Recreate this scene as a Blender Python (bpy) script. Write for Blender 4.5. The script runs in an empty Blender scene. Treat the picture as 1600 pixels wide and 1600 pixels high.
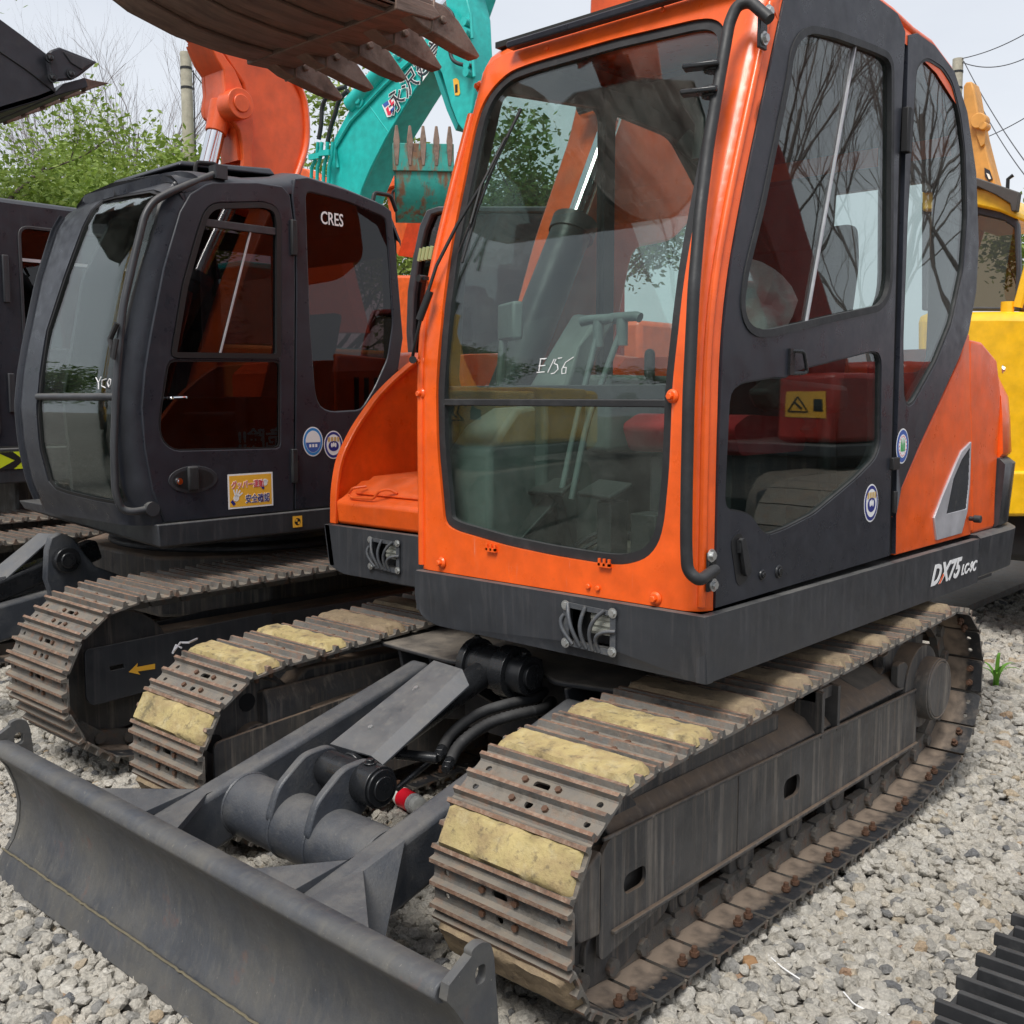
import bpy, bmesh, math, random
from mathutils import Vector, Matrix, noise as mnoise
from mathutils.geometry import delaunay_2d_cdt
sc = bpy.context.scene
col = sc.collection
R = math.radians

# ---------------------------------------------------------------- camera
F_, CH, HOR, VRX = 1640.0, 1.6, 620.0, 2300.0
PITCH = math.atan((800 - HOR) / F_)
PSI = math.atan2((VRX - 800) / F_, math.cos(PITCH) + math.sin(PITCH) * (800 - HOR) / F_)
cd = bpy.data.cameras.new("camera")
cam = bpy.data.objects.new("camera", cd)
col.objects.link(cam)
cam.location = (0, 0, CH)
cam.rotation_euler = (R(90) - PITCH, 0, PSI)
cd.sensor_width = 36
cd.lens = 36 * F_ / 1600
cd.clip_start = 0.05
cd.clip_end = 800
sc.camera = cam
sc.render.resolution_x = sc.render.resolution_y = 1024
sc.view_settings.view_transform = 'Standard'
sc.view_settings.look = 'None'
sc.view_settings.gamma = 1
sc.view_settings.exposure = 0.60
sc.view_settings.use_curve_mapping = False

# ---------------------------------------------------------------- sky: pale overcast
w = bpy.data.worlds.new("World")
sc.world = w
w.use_nodes = True
nt = w.node_tree
for n in list(nt.nodes): nt.nodes.remove(n)
N = nt.nodes.new
wo = N('ShaderNodeOutputWorld'); bg1 = N('ShaderNodeBackground'); bg2 = N('ShaderNodeBackground'); mx = N('ShaderNodeMixShader')
sky = N('ShaderNodeTexSky'); sky.sky_type = 'NISHITA'; sky.sun_disc = False
SUN_EL, SUN_ROT = R(58), R(163)
sky.sun_elevation = SUN_EL; sky.sun_rotation = SUN_ROT; sky.air_density = 1.4; sky.dust_density = 3
bg1.inputs[1].default_value = 0.10
tc = N('ShaderNodeTexCoord'); mp = N('ShaderNodeMapping'); mp.inputs['Scale'].default_value = (1, 1, 3.2)
ns = N('ShaderNodeTexNoise'); ns.inputs['Scale'].default_value = 1.7; ns.inputs['Detail'].default_value = 5; ns.inputs['Roughness'].default_value = .55
cr = N('ShaderNodeValToRGB')
cr.color_ramp.elements[0].position = .3; cr.color_ramp.elements[0].color = (.465, .495, .55, 1)
cr.color_ramp.elements[1].position = .72; cr.color_ramp.elements[1].color = (.585, .61, .65, 1)
L = nt.links.new
L(tc.outputs['Generated'], mp.inputs[0]); L(mp.outputs[0], ns.inputs['Vector']); L(ns.outputs[0], cr.inputs[0])
L(cr.outputs[0], bg2.inputs[0]); bg2.inputs[1].default_value = 1.0
L(sky.outputs[0], bg1.inputs[0]); mx.inputs[0].default_value = .93
L(bg1.outputs[0], mx.inputs[1]); L(bg2.outputs[0], mx.inputs[2]); L(mx.outputs[0], wo.inputs[0])
sd = bpy.data.lights.new("sun", 'SUN'); sd.energy = 2.3; sd.angle = R(24); sd.color = (1, .965, .91)
so = bpy.data.objects.new("sun", sd); col.objects.link(so)
sun_dir = Vector((math.sin(SUN_ROT) * math.cos(SUN_EL), math.cos(SUN_ROT) * math.cos(SUN_EL), math.sin(SUN_EL)))
so.rotation_euler = sun_dir.to_track_quat('Z', 'Y').to_euler()
try:
    sc.cycles.max_bounces = 8; sc.cycles.transparent_max_bounces = 12; sc.cycles.use_denoising = True
    sc.cycles.caustics_reflective = False; sc.cycles.caustics_refractive = False
except Exception: pass

# ---------------------------------------------------------------- sight lines: pixel (1600 grid) -> point on a real surface
_c, _s = math.cos(PSI), math.sin(PSI)
def ray(u, v):
    x = (u - 800) / F_; y = -(v - 800) / F_
    Fw = math.cos(PITCH) + y * math.sin(PITCH); Z = -math.sin(PITCH) + y * math.cos(PITCH)
    return Vector((x * _c - Fw * _s, x * _s + Fw * _c, Z))
O = Vector((0, 0, CH))
def PX(u, v, x): r = ray(u, v); return O + r * (x / r.x)
def PY(u, v, y): r = ray(u, v); return O + r * (y / r.y)
def PZ(u, v, z): r = ray(u, v); return O + r * ((z - CH) / r.z)
def PD(u, v, d): r = ray(u, v); return O + r * (d / math.hypot(r.x, r.y))
def lerpf(tab):
    def f(t):
        if t <= tab[0][0]: return tab[0][1]
        for (a, fa), (b, fb) in zip(tab, tab[1:]):
            if t <= b:
                k = (t - a) / (b - a); return fa + (fb - fa) * k
        return tab[-1][1]
    return f
def PF(u, v, prof, off=0.0, corner=None):
    "point where the sight line meets the curved front whose depth y depends on z"
    y = prof(1.6) + off
    for _ in range(40 if corner else 14):
        p = PY(u, v, y); k = .25 if corner else .5; y = (1 - k) * y + k * (prof(p.z) + off + (corner(p.x) if corner else 0))
    return PY(u, v, y)

# ---------------------------------------------------------------- scene objects
def tagit(o, label=None, cat=None, group=None, kind=None):
    if label: o['label'] = label
    if cat: o['category'] = cat
    if group: o['group'] = group
    if kind: o['kind'] = kind
    return o
def root(name, label, cat, loc, group=None):
    o = bpy.data.objects.new(name, None); col.objects.link(o); o.location = loc
    o.empty_display_size = .3
    return tagit(o, label, cat, group)

def rnd(pts, r, n=5, closed=True):
    "round the corners of a 2D/3D polyline; r number or list"
    P = [Vector(p) for p in pts]; out = []; m = len(P)
    for i in range(m):
        ri = r[i] if isinstance(r, (list, tuple)) else r
        if (not closed and i in (0, m - 1)) or ri <= 0: out.append(P[i]); continue
        a, b, c = P[i - 1], P[i], P[(i + 1) % m]
        d1 = (a - b); d2 = (c - b); l1, l2 = d1.length, d2.length
        if l1 < 1e-9 or l2 < 1e-9: out.append(b); continue
        k = min(ri, l1 * .49, l2 * .49)
        s, e = b + d1 / l1 * k, b + d2 / l2 * k
        for j in range(n + 1):
            t = j / n
            out.append(s * (1 - t) ** 2 + b * 2 * t * (1 - t) + e * t * t)
    return out
class Arc:
    "sheet whose left and right edges roll back round a corner; p runs along the sheet"
    def __init__(s, xl, xr, rl, rr): s.xl, s.xr, s.rl, s.rr = xl, xr, rl, rr; s.p0 = xl + rl - rl * math.pi / 2; s.p1 = xr - rr + rr * math.pi / 2
    def xy(s, p):
        if p > s.xr - s.rr: t = (p - (s.xr - s.rr)) / s.rr; return s.xr - s.rr + s.rr * math.sin(t), s.rr * (1 - math.cos(t)), t
        if p < s.xl + s.rl: t = (s.xl + s.rl - p) / s.rl; return s.xl + s.rl - s.rl * math.sin(t), s.rl * (1 - math.cos(t)), -t
        return p, 0, 0
    def inv(s, x):
        if x > s.xr - s.rr: return s.xr - s.rr + s.rr * math.asin(min(1, (x - s.xr + s.rr) / s.rr))
        if x < s.xl + s.rl: return s.xl + s.rl - s.rl * math.asin(min(1, (s.xl + s.rl - x) / s.rl))
        return x
    def fm(s, prof, off=0):
        def f(p, z, d): x, dy, t = s.xy(p); e = d + off; return (x - math.sin(t) * e, prof(z) + dy + math.cos(t) * e, z)
        return f
    def cols(s): return [s.p0 + (s.xl + s.rl - s.p0) * k / 4 for k in range(1, 5)] + [s.xr - s.rr + (s.p1 - s.xr + s.rr) * k / 5 for k in range(0, 5)]
def inside(p, poly):
    x, y = p[0], p[1]; r = False; j = len(poly) - 1
    for i in range(len(poly)):
        xi, yi = poly[i][0], poly[i][1]; xj, yj = poly[j][0], poly[j][1]
        if (yi > y) != (yj > y) and x < (xj - xi) * (y - yi) / (yj - yi) + xi: r = not r
        j = i
    return r
def circ(cx, cy, r, n=16, ry=None, a0=0):
    ry = ry or r
    return [(cx + r * math.cos(a0 + 2 * math.pi * i / n), cy + ry * math.sin(a0 + 2 * math.pi * i / n)) for i in range(n)]

class MB:
    def __init__(s): s.v = []; s.f = []; s.m = []; s.mi = 0
    def mat(s, i): s.mi = i; return s
    def add(s, vs, fs):
        b = len(s.v); s.v += [Vector(p) for p in vs]
        for f in fs: s.f.append([b + i for i in f]); s.m.append(s.mi)
        return s
    def box(s, x0, x1, y0, y1, z0, z1):
        x0, x1 = sorted((x0, x1)); y0, y1 = sorted((y0, y1)); z0, z1 = sorted((z0, z1))
        return s.add([(x0,y0,z0),(x1,y0,z0),(x1,y1,z0),(x0,y1,z0),(x0,y0,z1),(x1,y0,z1),(x1,y1,z1),(x0,y1,z1)],
                     [(0,3,2,1),(4,5,6,7),(0,1,5,4),(1,2,6,5),(2,3,7,6),(3,0,4,7)])
    def obox(s, c, M, hx, hy, hz):
        c = Vector(c); vs = []
        for dz in (-hz, hz):
            for dx, dy in ((-hx,-hy),(hx,-hy),(hx,hy),(-hx,hy)): vs.append(c + M @ Vector((dx, dy, dz)))
        return s.add(vs, [(0,3,2,1),(4,5,6,7),(0,1,5,4),(1,2,6,5),(2,3,7,6),(3,0,4,7)])
    def beam(s, a, b, wd, ht, up=(0,0,1)):
        a, b = Vector(a), Vector(b); d = (b - a); l = d.length; d.normalize()
        sd = d.cross(Vector(up)).normalized(); u = sd.cross(d)
        M = Matrix((sd, d, u)).transposed()
        return s.obox((a + b) / 2, M, wd / 2, l / 2, ht / 2)
    def cyl(s, a, b, r, r2=None, n=20, cap=True):
        a, b = Vector(a), Vector(b); r2 = r if r2 is None else r2
        d = (b - a).normalized(); t = Vector((0,0,1)) if abs(d.z) < .9 else Vector((1,0,0))
        x = d.cross(t).normalized(); y = x.cross(d)
        vs = []
        for c, rr in ((a, r), (b, r2)):
            for i in range(n):
                an = 2 * math.pi * i / n; vs.append(c + (x * math.cos(an) + y * math.sin(an)) * rr)
        fs = [(i, (i + 1) % n, n + (i + 1) % n, n + i) for i in range(n)]
        if cap: fs += [tuple(reversed(range(n))), tuple(range(n, 2 * n))]
        return s.add(vs, fs)
    def tube(s, path, r, n=8, closed=False):
        P = [Vector(p) for p in path]; m = len(P); vs = []; prev = None
        for i in range(m):
            if closed: d = P[(i + 1) % m] - P[i - 1]
            else: d = P[min(i + 1, m - 1)] - P[max(i - 1, 0)]
            if d.length < 1e-9: d = Vector((0, 0, 1))
            d.normalize()
            if prev is None:
                t = Vector((0, 0, 1)) if abs(d.z) < .9 else Vector((1, 0, 0)); x = d.cross(t).normalized()
            else: x = (prev - d * prev.dot(d)).normalized()
            prev = x; y = d.cross(x); rr = r[i] if isinstance(r, (list, tuple)) else r
            for k in range(n):
                an = 2 * math.pi * k / n; vs.append(P[i] + (x * math.cos(an) + y * math.sin(an)) * rr)
        fs = []
        for i in range(m if closed else m - 1):
            a = i * n; b = ((i + 1) % m) * n
            for k in range(n): fs.append((a + k, a + (k + 1) % n, b + (k + 1) % n, b + k))
        if not closed: fs += [tuple(reversed(range(n))), tuple(range((m - 1) * n, m * n))]
        return s.add(vs, fs)
    def prism(s, pts, vec):
        P = [Vector(p) for p in pts]; n = len(P); vec = Vector(vec)
        return s.add(P + [p + vec for p in P], [tuple(range(n)), tuple(reversed(range(n, 2 * n)))] + [(i, n + i, n + (i + 1) % n, (i + 1) % n) for i in range(n)])
    def loft(s, rings, closed=True, cap=True):
        n = len(rings[0]); vs = [p for r_ in rings for p in r_]; fs = []
        for i in range(len(rings) - 1):
            for k in range(n if closed else n - 1):
                fs.append((i * n + k, i * n + (k + 1) % n, (i + 1) * n + (k + 1) % n, (i + 1) * n + k))
        if cap and closed: fs += [tuple(reversed(range(n))), tuple(range((len(rings) - 1) * n, len(rings) * n))]
        return s.add(vs, fs)
    def panel(s, outline, holes, fmap, t, grid=None, cols=()):
        "sheet with holes; fmap(p, q, depth) -> 3D; t thickness"
        if grid:
            gm_ = min(grid) if isinstance(grid, tuple) else grid
            def dens(poly):
                o = []
                for i in range(len(poly)):
                    a, b = Vector(poly[i][:2]), Vector(poly[(i + 1) % len(poly)][:2]); k = max(1, int((b - a).length / gm_ + .5))
                    o += [tuple(a.lerp(b, j / k)) for j in range(k)]
                return o
            outline = dens([tuple(q)[:2] for q in outline]); holes = [dens([tuple(q)[:2] for q in h]) for h in holes]
        pts = [Vector((p[0], p[1])) for p in outline]; edges = [(i, (i + 1) % len(pts)) for i in range(len(pts))]
        for h in holes:
            b = len(pts); pts += [Vector((p[0], p[1])) for p in h]; edges += [(b + i, b + (i + 1) % len(h)) for i in range(len(h))]
        if grid:
            xs = [p[0] for p in outline]; ys = [p[1] for p in outline]
            gx, gy = grid if isinstance(grid, tuple) else (grid, grid)
            x = min(xs) + gx / 2
            while x < max(xs):
                y = min(ys) + gy / 2
                while y < max(ys):
                    if inside((x, y), outline) and not any(inside((x, y), h) for h in holes): pts.append(Vector((x, y)))
                    y += gy
                x += gx
        for cx_ in cols:
            y = min(p[1] for p in outline) + .01
            while y < max(p[1] for p in outline):
                if inside((cx_, y), outline) and not any(inside((cx_, y), h) for h in holes): pts.append(Vector((cx_, y)))
                y += .045
        V, E_, Fc, *_ = delaunay_2d_cdt(pts, edges, [], 0, 1e-6)
        keep = []
        for f in Fc:
            c = sum((V[i] for i in f), Vector((0, 0))) / len(f)
            if inside(c, outline) and not any(inside(c, h) for h in holes): keep.append(list(f))
        n = len(V)
        vs = [fmap(p.x, p.y, 0.0) for p in V] + [fmap(p.x, p.y, t) for p in V]
        fs = [tuple(f) for f in keep] + [tuple(n + i for i in reversed(f)) for f in keep]
        cnt = {}
        for f in keep:
            for i in range(len(f)):
                a, b = f[i], f[(i + 1) % len(f)]; cnt[(a, b)] = 1
        for (a, b) in cnt:
            if (b, a) not in cnt: fs.append((b, a, n + a, n + b))
        return s.add(vs, fs)
    def blob(s, c, r, squash=(1, 1, 1), sub=2, amp=.3, sc_=1.0, seed=0):
        bm = bmesh.new(); bmesh.ops.create_icosphere(bm, subdivisions=sub, radius=1)
        vs = []
        for v in bm.verts:
            k = 1 + amp * mnoise.noise(v.co * sc_ + Vector((seed * 3.1, seed, -seed)))
            vs.append(Vector(c) + Vector((v.co.x * squash[0], v.co.y * squash[1], v.co.z * squash[2])) * r * k)
        fs = [[v.index for v in f.verts] for f in bm.faces]; bm.free()
        return s.add(vs, fs)
    def rough(s, amp, sc_):
        for v in s.v:
            n_ = mnoise.noise_vector(v * sc_); v += n_ * amp
        return s
    def mesh(s, name, mats, off=(0, 0, 0), smooth=35, fix=True):
        me = bpy.data.meshes.new(name); off = Vector(off)
        me.from_pydata([v - off for v in s.v], [], s.f)
        if not isinstance(mats, (list, tuple)): mats = [mats]
        for m_ in mats: me.materials.append(m_)
        me.polygons.foreach_set('material_index', s.m)
        if fix:
            bm = bmesh.new(); bm.from_mesh(me); bmesh.ops.recalc_face_normals(bm, faces=bm.faces); bm.to_mesh(me); bm.free()
        if smooth:
            me.polygons.foreach_set('use_smooth', [True] * len(me.polygons))
            try: me.set_sharp_from_angle(angle=R(smooth))
            except Exception: pass
        return me
    def clusters(s, gap=.0015):
        par = list(range(len(s.v)))
        def fd(a):
            while par[a] != a: par[a] = par[par[a]]; a = par[a]
            return a
        for f in s.f:
            a = fd(f[0])
            for i in f[1:]: par[fd(i)] = a
        bx = {}
        for f in s.f:
            r_ = fd(f[0]); b = bx.get(r_)
            if b is None: b = bx[r_] = [1e9]*3 + [-1e9]*3
            for i in f:
                v = s.v[i]
                for k in range(3): b[k] = min(b[k], v[k]); b[3+k] = max(b[3+k], v[k])
        ks = list(bx); cp = {k: k for k in ks}
        def fc(a):
            while cp[a] != a: a = cp[a]
            return a
        if len(ks) > 150: return None
        for i, a in enumerate(ks):
            A = bx[a]
            for b in ks[i+1:]:
                B = bx[b]
                if all(A[k] - gap <= B[3+k] and B[k] - gap <= A[3+k] for k in range(3)):
                    x, y = fc(a), fc(b)
                    if x != y: cp[x] = y
        gr = {}
        for fi, f in enumerate(s.f): gr.setdefault(fc(fd(f[0])), []).append(fi)
        return list(gr.values())
    def build(s, name, mats, parent=None, bevel=0, smooth=35, label=None, seg=2, fix=True, split=True, **kw):
        if split and 'kind' not in kw:
            cl = s.clusters()
            if cl and len(cl) > 1:
                first = None
                for g in cl:
                    m_ = MB(); mp_ = {}
                    for fi in g:
                        ff = []
                        for i in s.f[fi]:
                            if i not in mp_: mp_[i] = len(m_.v); m_.v.append(s.v[i])
                            ff.append(mp_[i])
                        m_.f.append(ff); m_.m.append(s.m[fi])
                    o = m_.build(name, mats, parent, bevel, smooth, label, seg, fix, False, **kw)
                    first = first or o
                return first
        off = Vector((0, 0, 0)); p = parent
        while p is not None: off += p.location; p = p.parent
        me = s.mesh(name, mats, off, smooth, fix)
        o = bpy.data.objects.new(name, me); col.objects.link(o)
        if parent: o.parent = parent
        if bevel:
            b = o.modifiers.new('bevel', 'BEVEL'); b.width = bevel; b.segments = seg; b.limit_method = 'ANGLE'; b.angle_limit = R(40)
            b.use_clamp_overlap = True
        if label: o['label'] = label
        for k, v_ in kw.items(): o[k] = v_
        return o
def inst(src, parent, M, name=None):
    o = src.copy(); col.objects.link(o); o.parent = parent; o.matrix_local = M
    for ch in src.children:
        c = ch.copy(); col.objects.link(c); c.parent = o
    return o

# ---------------------------------------------------------------- materials
def mat(name, base, rough=.5, metal=0, layers=(), bump=0, bscale=60, spec=.5, coat=0, rvar=.12, dust=None, streak=None, bdetail=4, coord='Object'):
    """layers: (colour, scale xyz or number, low, high, amount) noise masks laid over the base colour"""
    m = bpy.data.materials.new(name); m.use_nodes = True; t = m.node_tree; n = t.nodes; l = t.links.new
    b = n['Principled BSDF']; b.inputs['Metallic'].default_value = metal; b.inputs['Specular IOR Level'].default_value = spec
    if coat: b.inputs['Coat Weight'].default_value = coat; b.inputs['Coat Roughness'].default_value = .12
    tc = n.new('ShaderNodeTexCoord'); oi = n.new('ShaderNodeObjectInfo')
    ad = n.new('ShaderNodeVectorMath'); ad.operation = 'ADD'
    ml = n.new('ShaderNodeMath'); ml.operation = 'MULTIPLY'; ml.inputs[1].default_value = 37.0
    l(oi.outputs['Random'], ml.inputs[0]); l(tc.outputs[coord], ad.inputs[0]); l(ml.outputs[0], ad.inputs[1])
    def noi(scale, det=4, ro=.6):
        q = n.new('ShaderNodeTexNoise'); q.inputs['Detail'].default_value = det; q.inputs['Roughness'].default_value = ro
        if isinstance(scale, (tuple, list)):
            mp_ = n.new('ShaderNodeMapping'); mp_.inputs['Scale'].default_value = scale; l(ad.outputs[0], mp_.inputs[0]); l(mp_.outputs[0], q.inputs['Vector']); q.inputs['Scale'].default_value = 1
        else: l(ad.outputs[0], q.inputs['Vector']); q.inputs['Scale'].default_value = scale
        return q.outputs[0]
    def mr(src, a, b_, c=0, d=1):
        q = n.new('ShaderNodeMapRange'); q.inputs[1].default_value = a; q.inputs[2].default_value = b_; q.inputs[3].default_value = c; q.inputs[4].default_value = d; q.clamp = True
        l(src, q.inputs[0]); return q.outputs[0]
    def mul(a, b_):
        q = n.new('ShaderNodeMath'); q.operation = 'MULTIPLY'
        l(a, q.inputs[0])
        if isinstance(b_, (int, float)): q.inputs[1].default_value = b_
        else: l(b_, q.inputs[1])
        return q.outputs[0]
    def mixc(fac, a, c2):
        q = n.new('ShaderNodeMix'); q.data_type = 'RGBA'; l(fac, q.inputs[0])
        if isinstance(a, tuple): q.inputs[6].default_value = (*a, 1)
        else: l(a, q.inputs[6])
        if isinstance(c2, tuple): q.inputs[7].default_value = (*c2, 1)
        else: l(c2, q.inputs[7])
        return q.outputs[2]
    v = noi(9 if not isinstance(bscale, tuple) else 9, 5)
    dark = tuple(c * .82 for c in base); lite = tuple(min(1, c * 1.15) for c in base)
    cur = mixc(mr(v, .3, .7), dark, lite)
    rsrc = mr(noi(14, 6), .3, .7, max(.02, rough - rvar), min(1, rough + rvar))
    for (c_, s_, lo, hi, am) in layers:
        f = mul(mr(noi(s_, 6, .65), lo, hi), am); cur = mixc(f, cur, c_)
        q = n.new('ShaderNodeMix'); q.data_type = 'FLOAT'; l(f, q.inputs[0]); l(rsrc, q.inputs[2]); q.inputs[3].default_value = .85; rsrc = q.outputs[0]
    if dust:
        c_, am = dust; g = n.new('ShaderNodeNewGeometry'); sp = n.new('ShaderNodeSeparateXYZ'); l(g.outputs['Normal'], sp.inputs[0])
        f = mul(mul(mr(sp.outputs[2], .25, .95), mr(noi(7, 6, .7), .3, .62, .25, 1)), am); cur = mixc(f, cur, c_)
        q = n.new('ShaderNodeMix'); q.data_type = 'FLOAT'; l(f, q.inputs[0]); l(rsrc, q.inputs[2]); q.inputs[3].default_value = .9; rsrc = q.outputs[0]
    l(cur, b.inputs['Base Color']); l(rsrc, b.inputs['Roughness'])
    if bump:
        bp = n.new('ShaderNodeBump'); bp.inputs['Strength'].default_value = bump; bp.inputs['Distance'].default_value = .004
        l(noi(bscale, bdetail, .65), bp.inputs['Height']); l(bp.outputs[0], b.inputs['Normal'])
    return m
def plain(name, base, rough=.5, metal=0, emit=None, spec=.5):
    m = bpy.data.materials.new(name); m.use_nodes = True; b = m.node_tree.nodes['Principled BSDF']
    b.inputs['Base Color'].default_value = (*base, 1); b.inputs['Roughness'].default_value = rough; b.inputs['Metallic'].default_value = metal; b.inputs['Specular IOR Level'].default_value = spec
    return m
def glass(name, tint, wave=.02, dirt=.1, ior=1.5, dcol=(.35, .36, .33)):
    m = bpy.data.materials.new(name); m.use_nodes = True; t = m.node_tree; n = t.nodes; l = t.links.new
    for q in list(n): n.remove(q)
    o = n.new('ShaderNodeOutputMaterial'); tr = n.new('ShaderNodeBsdfTransparent'); tr.inputs[0].default_value = (*tint, 1)
    g = n.new('ShaderNodeBsdfGlossy'); g.inputs['Roughness'].default_value = .01; g.inputs[0].default_value = (1, 1, 1, 1)
    fr = n.new('ShaderNodeFresnel'); ge = n.new('ShaderNodeNewGeometry'); io = n.new('ShaderNodeMapRange')   # keep the pane from acting as a solid block seen from inside
    io.inputs[3].default_value = ior; io.inputs[4].default_value = 1 / ior; l(ge.outputs['Backfacing'], io.inputs[0]); l(io.outputs[0], fr.inputs[0])
    mu = n.new('ShaderNodeMath'); mu.operation = 'MULTIPLY'; mu.inputs[1].default_value = 1.0; mu.use_clamp = True; l(fr.outputs[0], mu.inputs[0])
    mx = n.new('ShaderNodeMixShader'); l(mu.outputs[0], mx.inputs[0]); l(tr.outputs[0], mx.inputs[1]); l(g.outputs[0], mx.inputs[2])
    df = n.new('ShaderNodeBsdfDiffuse'); df.inputs[0].default_value = (*dcol, 1)
    tc = n.new('ShaderNodeTexCoord'); ns = n.new('ShaderNodeTexNoise'); ns.inputs['Scale'].default_value = 5; ns.inputs['Detail'].default_value = 9; ns.inputs['Roughness'].default_value = .75; l(tc.outputs['Object'], ns.inputs['Vector'])
    r_ = n.new('ShaderNodeMapRange'); r_.inputs[1].default_value = .4; r_.inputs[2].default_value = .85; r_.inputs[4].default_value = dirt; l(ns.outputs[0], r_.inputs[0])
    vo = n.new('ShaderNodeTexVoronoi'); vo.inputs['Scale'].default_value = 70; l(tc.outputs['Object'], vo.inputs['Vector'])
    r2 = n.new('ShaderNodeMapRange'); r2.inputs[1].default_value = .10; r2.inputs[2].default_value = .04; r2.inputs[3].default_value = 0; r2.inputs[4].default_value = dirt * 2.2; l(vo.outputs[0], r2.inputs[0])
    mxx = n.new('ShaderNodeMath'); mxx.operation = 'ADD'; mxx.use_clamp = True; l(r_.outputs[0], mxx.inputs[0]); l(r2.outputs[0], mxx.inputs[1])
    m2 = n.new('ShaderNodeMixShader'); l(mxx.outputs[0], m2.inputs[0]); l(mx.outputs[0], m2.inputs[1]); l(df.outputs[0], m2.inputs[2]); l(m2.outputs[0], o.inputs[0])
    if wave:
        n2 = n.new('ShaderNodeTexNoise'); n2.inputs['Scale'].default_value = 3.5; n2.inputs['Detail'].default_value = 1; l(tc.outputs['Object'], n2.inputs['Vector'])
        bp = n.new('ShaderNodeBump'); bp.inputs['Strength'].default_value = wave; bp.inputs['Distance'].default_value = .05; l(n2.outputs[0], bp.inputs['Height']); l(bp.outputs[0], g.inputs['Normal'])
    return m

DUSTC = (.20, .17, .13)
M = {}
M['orange'] = mat('orange_paint', (.88, .115, .010), .36, layers=[((.45, .06, .02), 30, .62, .8, .35), ((.6, .3, .15), (6, 6, 1.2), .6, .85, .25), ((.55, .42, .34), (70, 70, 4), .64, .76, .35), ((.30, .16, .10), 170, .70, .77, .5)], coat=.25, bump=.12, bscale=26, dust=((.5, .25, .14), .18))
M['orange2'] = mat('bright_orange_paint', (.80, .115, .022), .42, coat=.15, bump=.06, bscale=15, layers=[((.5, .1, .04), 12, .6, .85, .3)])
M['black'] = mat('black_cab_paint', (.022, .025, .034), .34, layers=[((.075, .078, .09), (5, 5, 5), .52, .85, .22), ((.20, .20, .20), 150, .69, .78, .3), ((.11, .11, .115), (40, 40, 2), .6, .8, .25)], bump=.08, bscale=18, dust=((.14, .14, .14), .35))
M['skirt'] = mat('charcoal_skirt_paint', (.036, .039, .045), .40, layers=[((.13, .12, .12), (45, 45, 1.6), .52, .8, .35), ((.5, .5, .48), 180, .72, .78, .45)], bump=.08, bscale=40, dust=((.20, .19, .17), .5))
M['blade'] = mat('dark_grey_blade_steel', (.060, .065, .075), .45, layers=[((.115, .108, .093), 4, .40, .66, .7), ((.17, .16, .135), (50, 16, 14), .50, .78, .35), ((.55, .50, .40), (260, 60, 40), .66, .74, .7), ((.15, .07, .045), 9, .62, .74, .5)], bump=.35, bscale=55)
M['arm'] = mat('dark_blue_grey_casting', (.052, .058, .070), .40, layers=[((.13, .125, .115), 7, .48, .72, .45), ((.5, .42, .25), 110, .70, .77, .6), ((.20, .19, .17), 60, .6, .75, .4)], bump=.4, bscale=120, dust=((.15, .14, .125), .45))
M['frame'] = mat('muddy_black_track_frame', (.046, .047, .050), .45, layers=[((.42, .36, .29), (30, 30, 1.4), .52, .70, .6), ((.16, .15, .14), 5, .40, .66, .5), ((.10, .09, .078), 7, .40, .65, .55), ((.22, .17, .125), (60, 60, 3), .52, .7, .4), ((.32, .11, .04), 22, .68, .8, .5)], bump=.35, bscale=50, dust=((.27, .19, .13), .95))
M['shoe'] = mat('worn_steel_track_shoe', (.125, .120, .112), .55, metal=.1, layers=[((.20, .165, .125), 16, .42, .66, .5), ((.23, .11, .06), 24, .52, .70, .6), ((.5, .47, .4), 140, .68, .76, .6), ((.015, .016, .018), 11, .56, .7, .6)], bump=.6, bscale=110, dust=((.28, .235, .18), .5))
M['shoerust'] = mat('rusty_grouser_edge', (.20, .115, .075), .7, layers=[((.40, .32, .25), 55, .45, .7, .55), ((.06, .05, .045), 14, .52, .68, .7)], bump=.7, bscale=130)
M['shoein'] = mat('mud_stained_inner_shoe', (.020, .021, .023), .5, layers=[((.30, .20, .14), (3, 5, 5), .38, .58, .9), ((.30, .235, .19), 34, .52, .7, .5)], bump=.4, bscale=70)
M['rust'] = mat('rusty_bolt', (.11, .055, .032), .75, layers=[((.06, .04, .03), 40, .5, .7, .6)], bump=.5, bscale=150)
M['pad'] = mat('worn_yellow_tan_pad', (.42, .335, .150), .85, layers=[((.26, .18, .10), 13, .42, .66, .65), ((.09, .07, .05), 34, .55, .68, .7), ((.52, .45, .27), 22, .52, .7, .5), ((.05, .045, .04), 7, .60, .70, .65)], bump=1, bscale=60)
M['pad2'] = mat('dirty_brown_pad', (.26, .195, .120), .85, layers=[((.17, .125, .085), 12, .42, .68, .7), ((.07, .06, .05), 30, .57, .7, .6), ((.42, .33, .19), 25, .55, .7, .5)], bump=1, bscale=60)
M['bucket'] = mat('brown_rusted_bucket_steel', (.20, .135, .105), .5, metal=.1, layers=[((.075, .052, .043), (22, 2.2, 22), .45, .65, .7), ((.20, .125, .09), (70, 3, 70), .55, .75, .5), ((.27, .12, .06), 9, .62, .75, .4)], bump=.5, bscale=(90, 8, 90))
M['bkblack'] = mat('black_bucket_paint', (.030, .032, .040), .42, layers=[((.10, .09, .08), 10, .55, .8, .4), ((.2, .12, .08), 60, .7, .8, .4)], bump=.15, bscale=30, metal=.1)
M['tooth'] = mat('worn_bucket_tooth_steel', (.22, .15, .115), .5, metal=.2, layers=[((.07, .045, .035), 12, .45, .65, .6), ((.28, .17, .11), 35, .58, .74, .5)], bump=.5, bscale=60)
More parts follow.
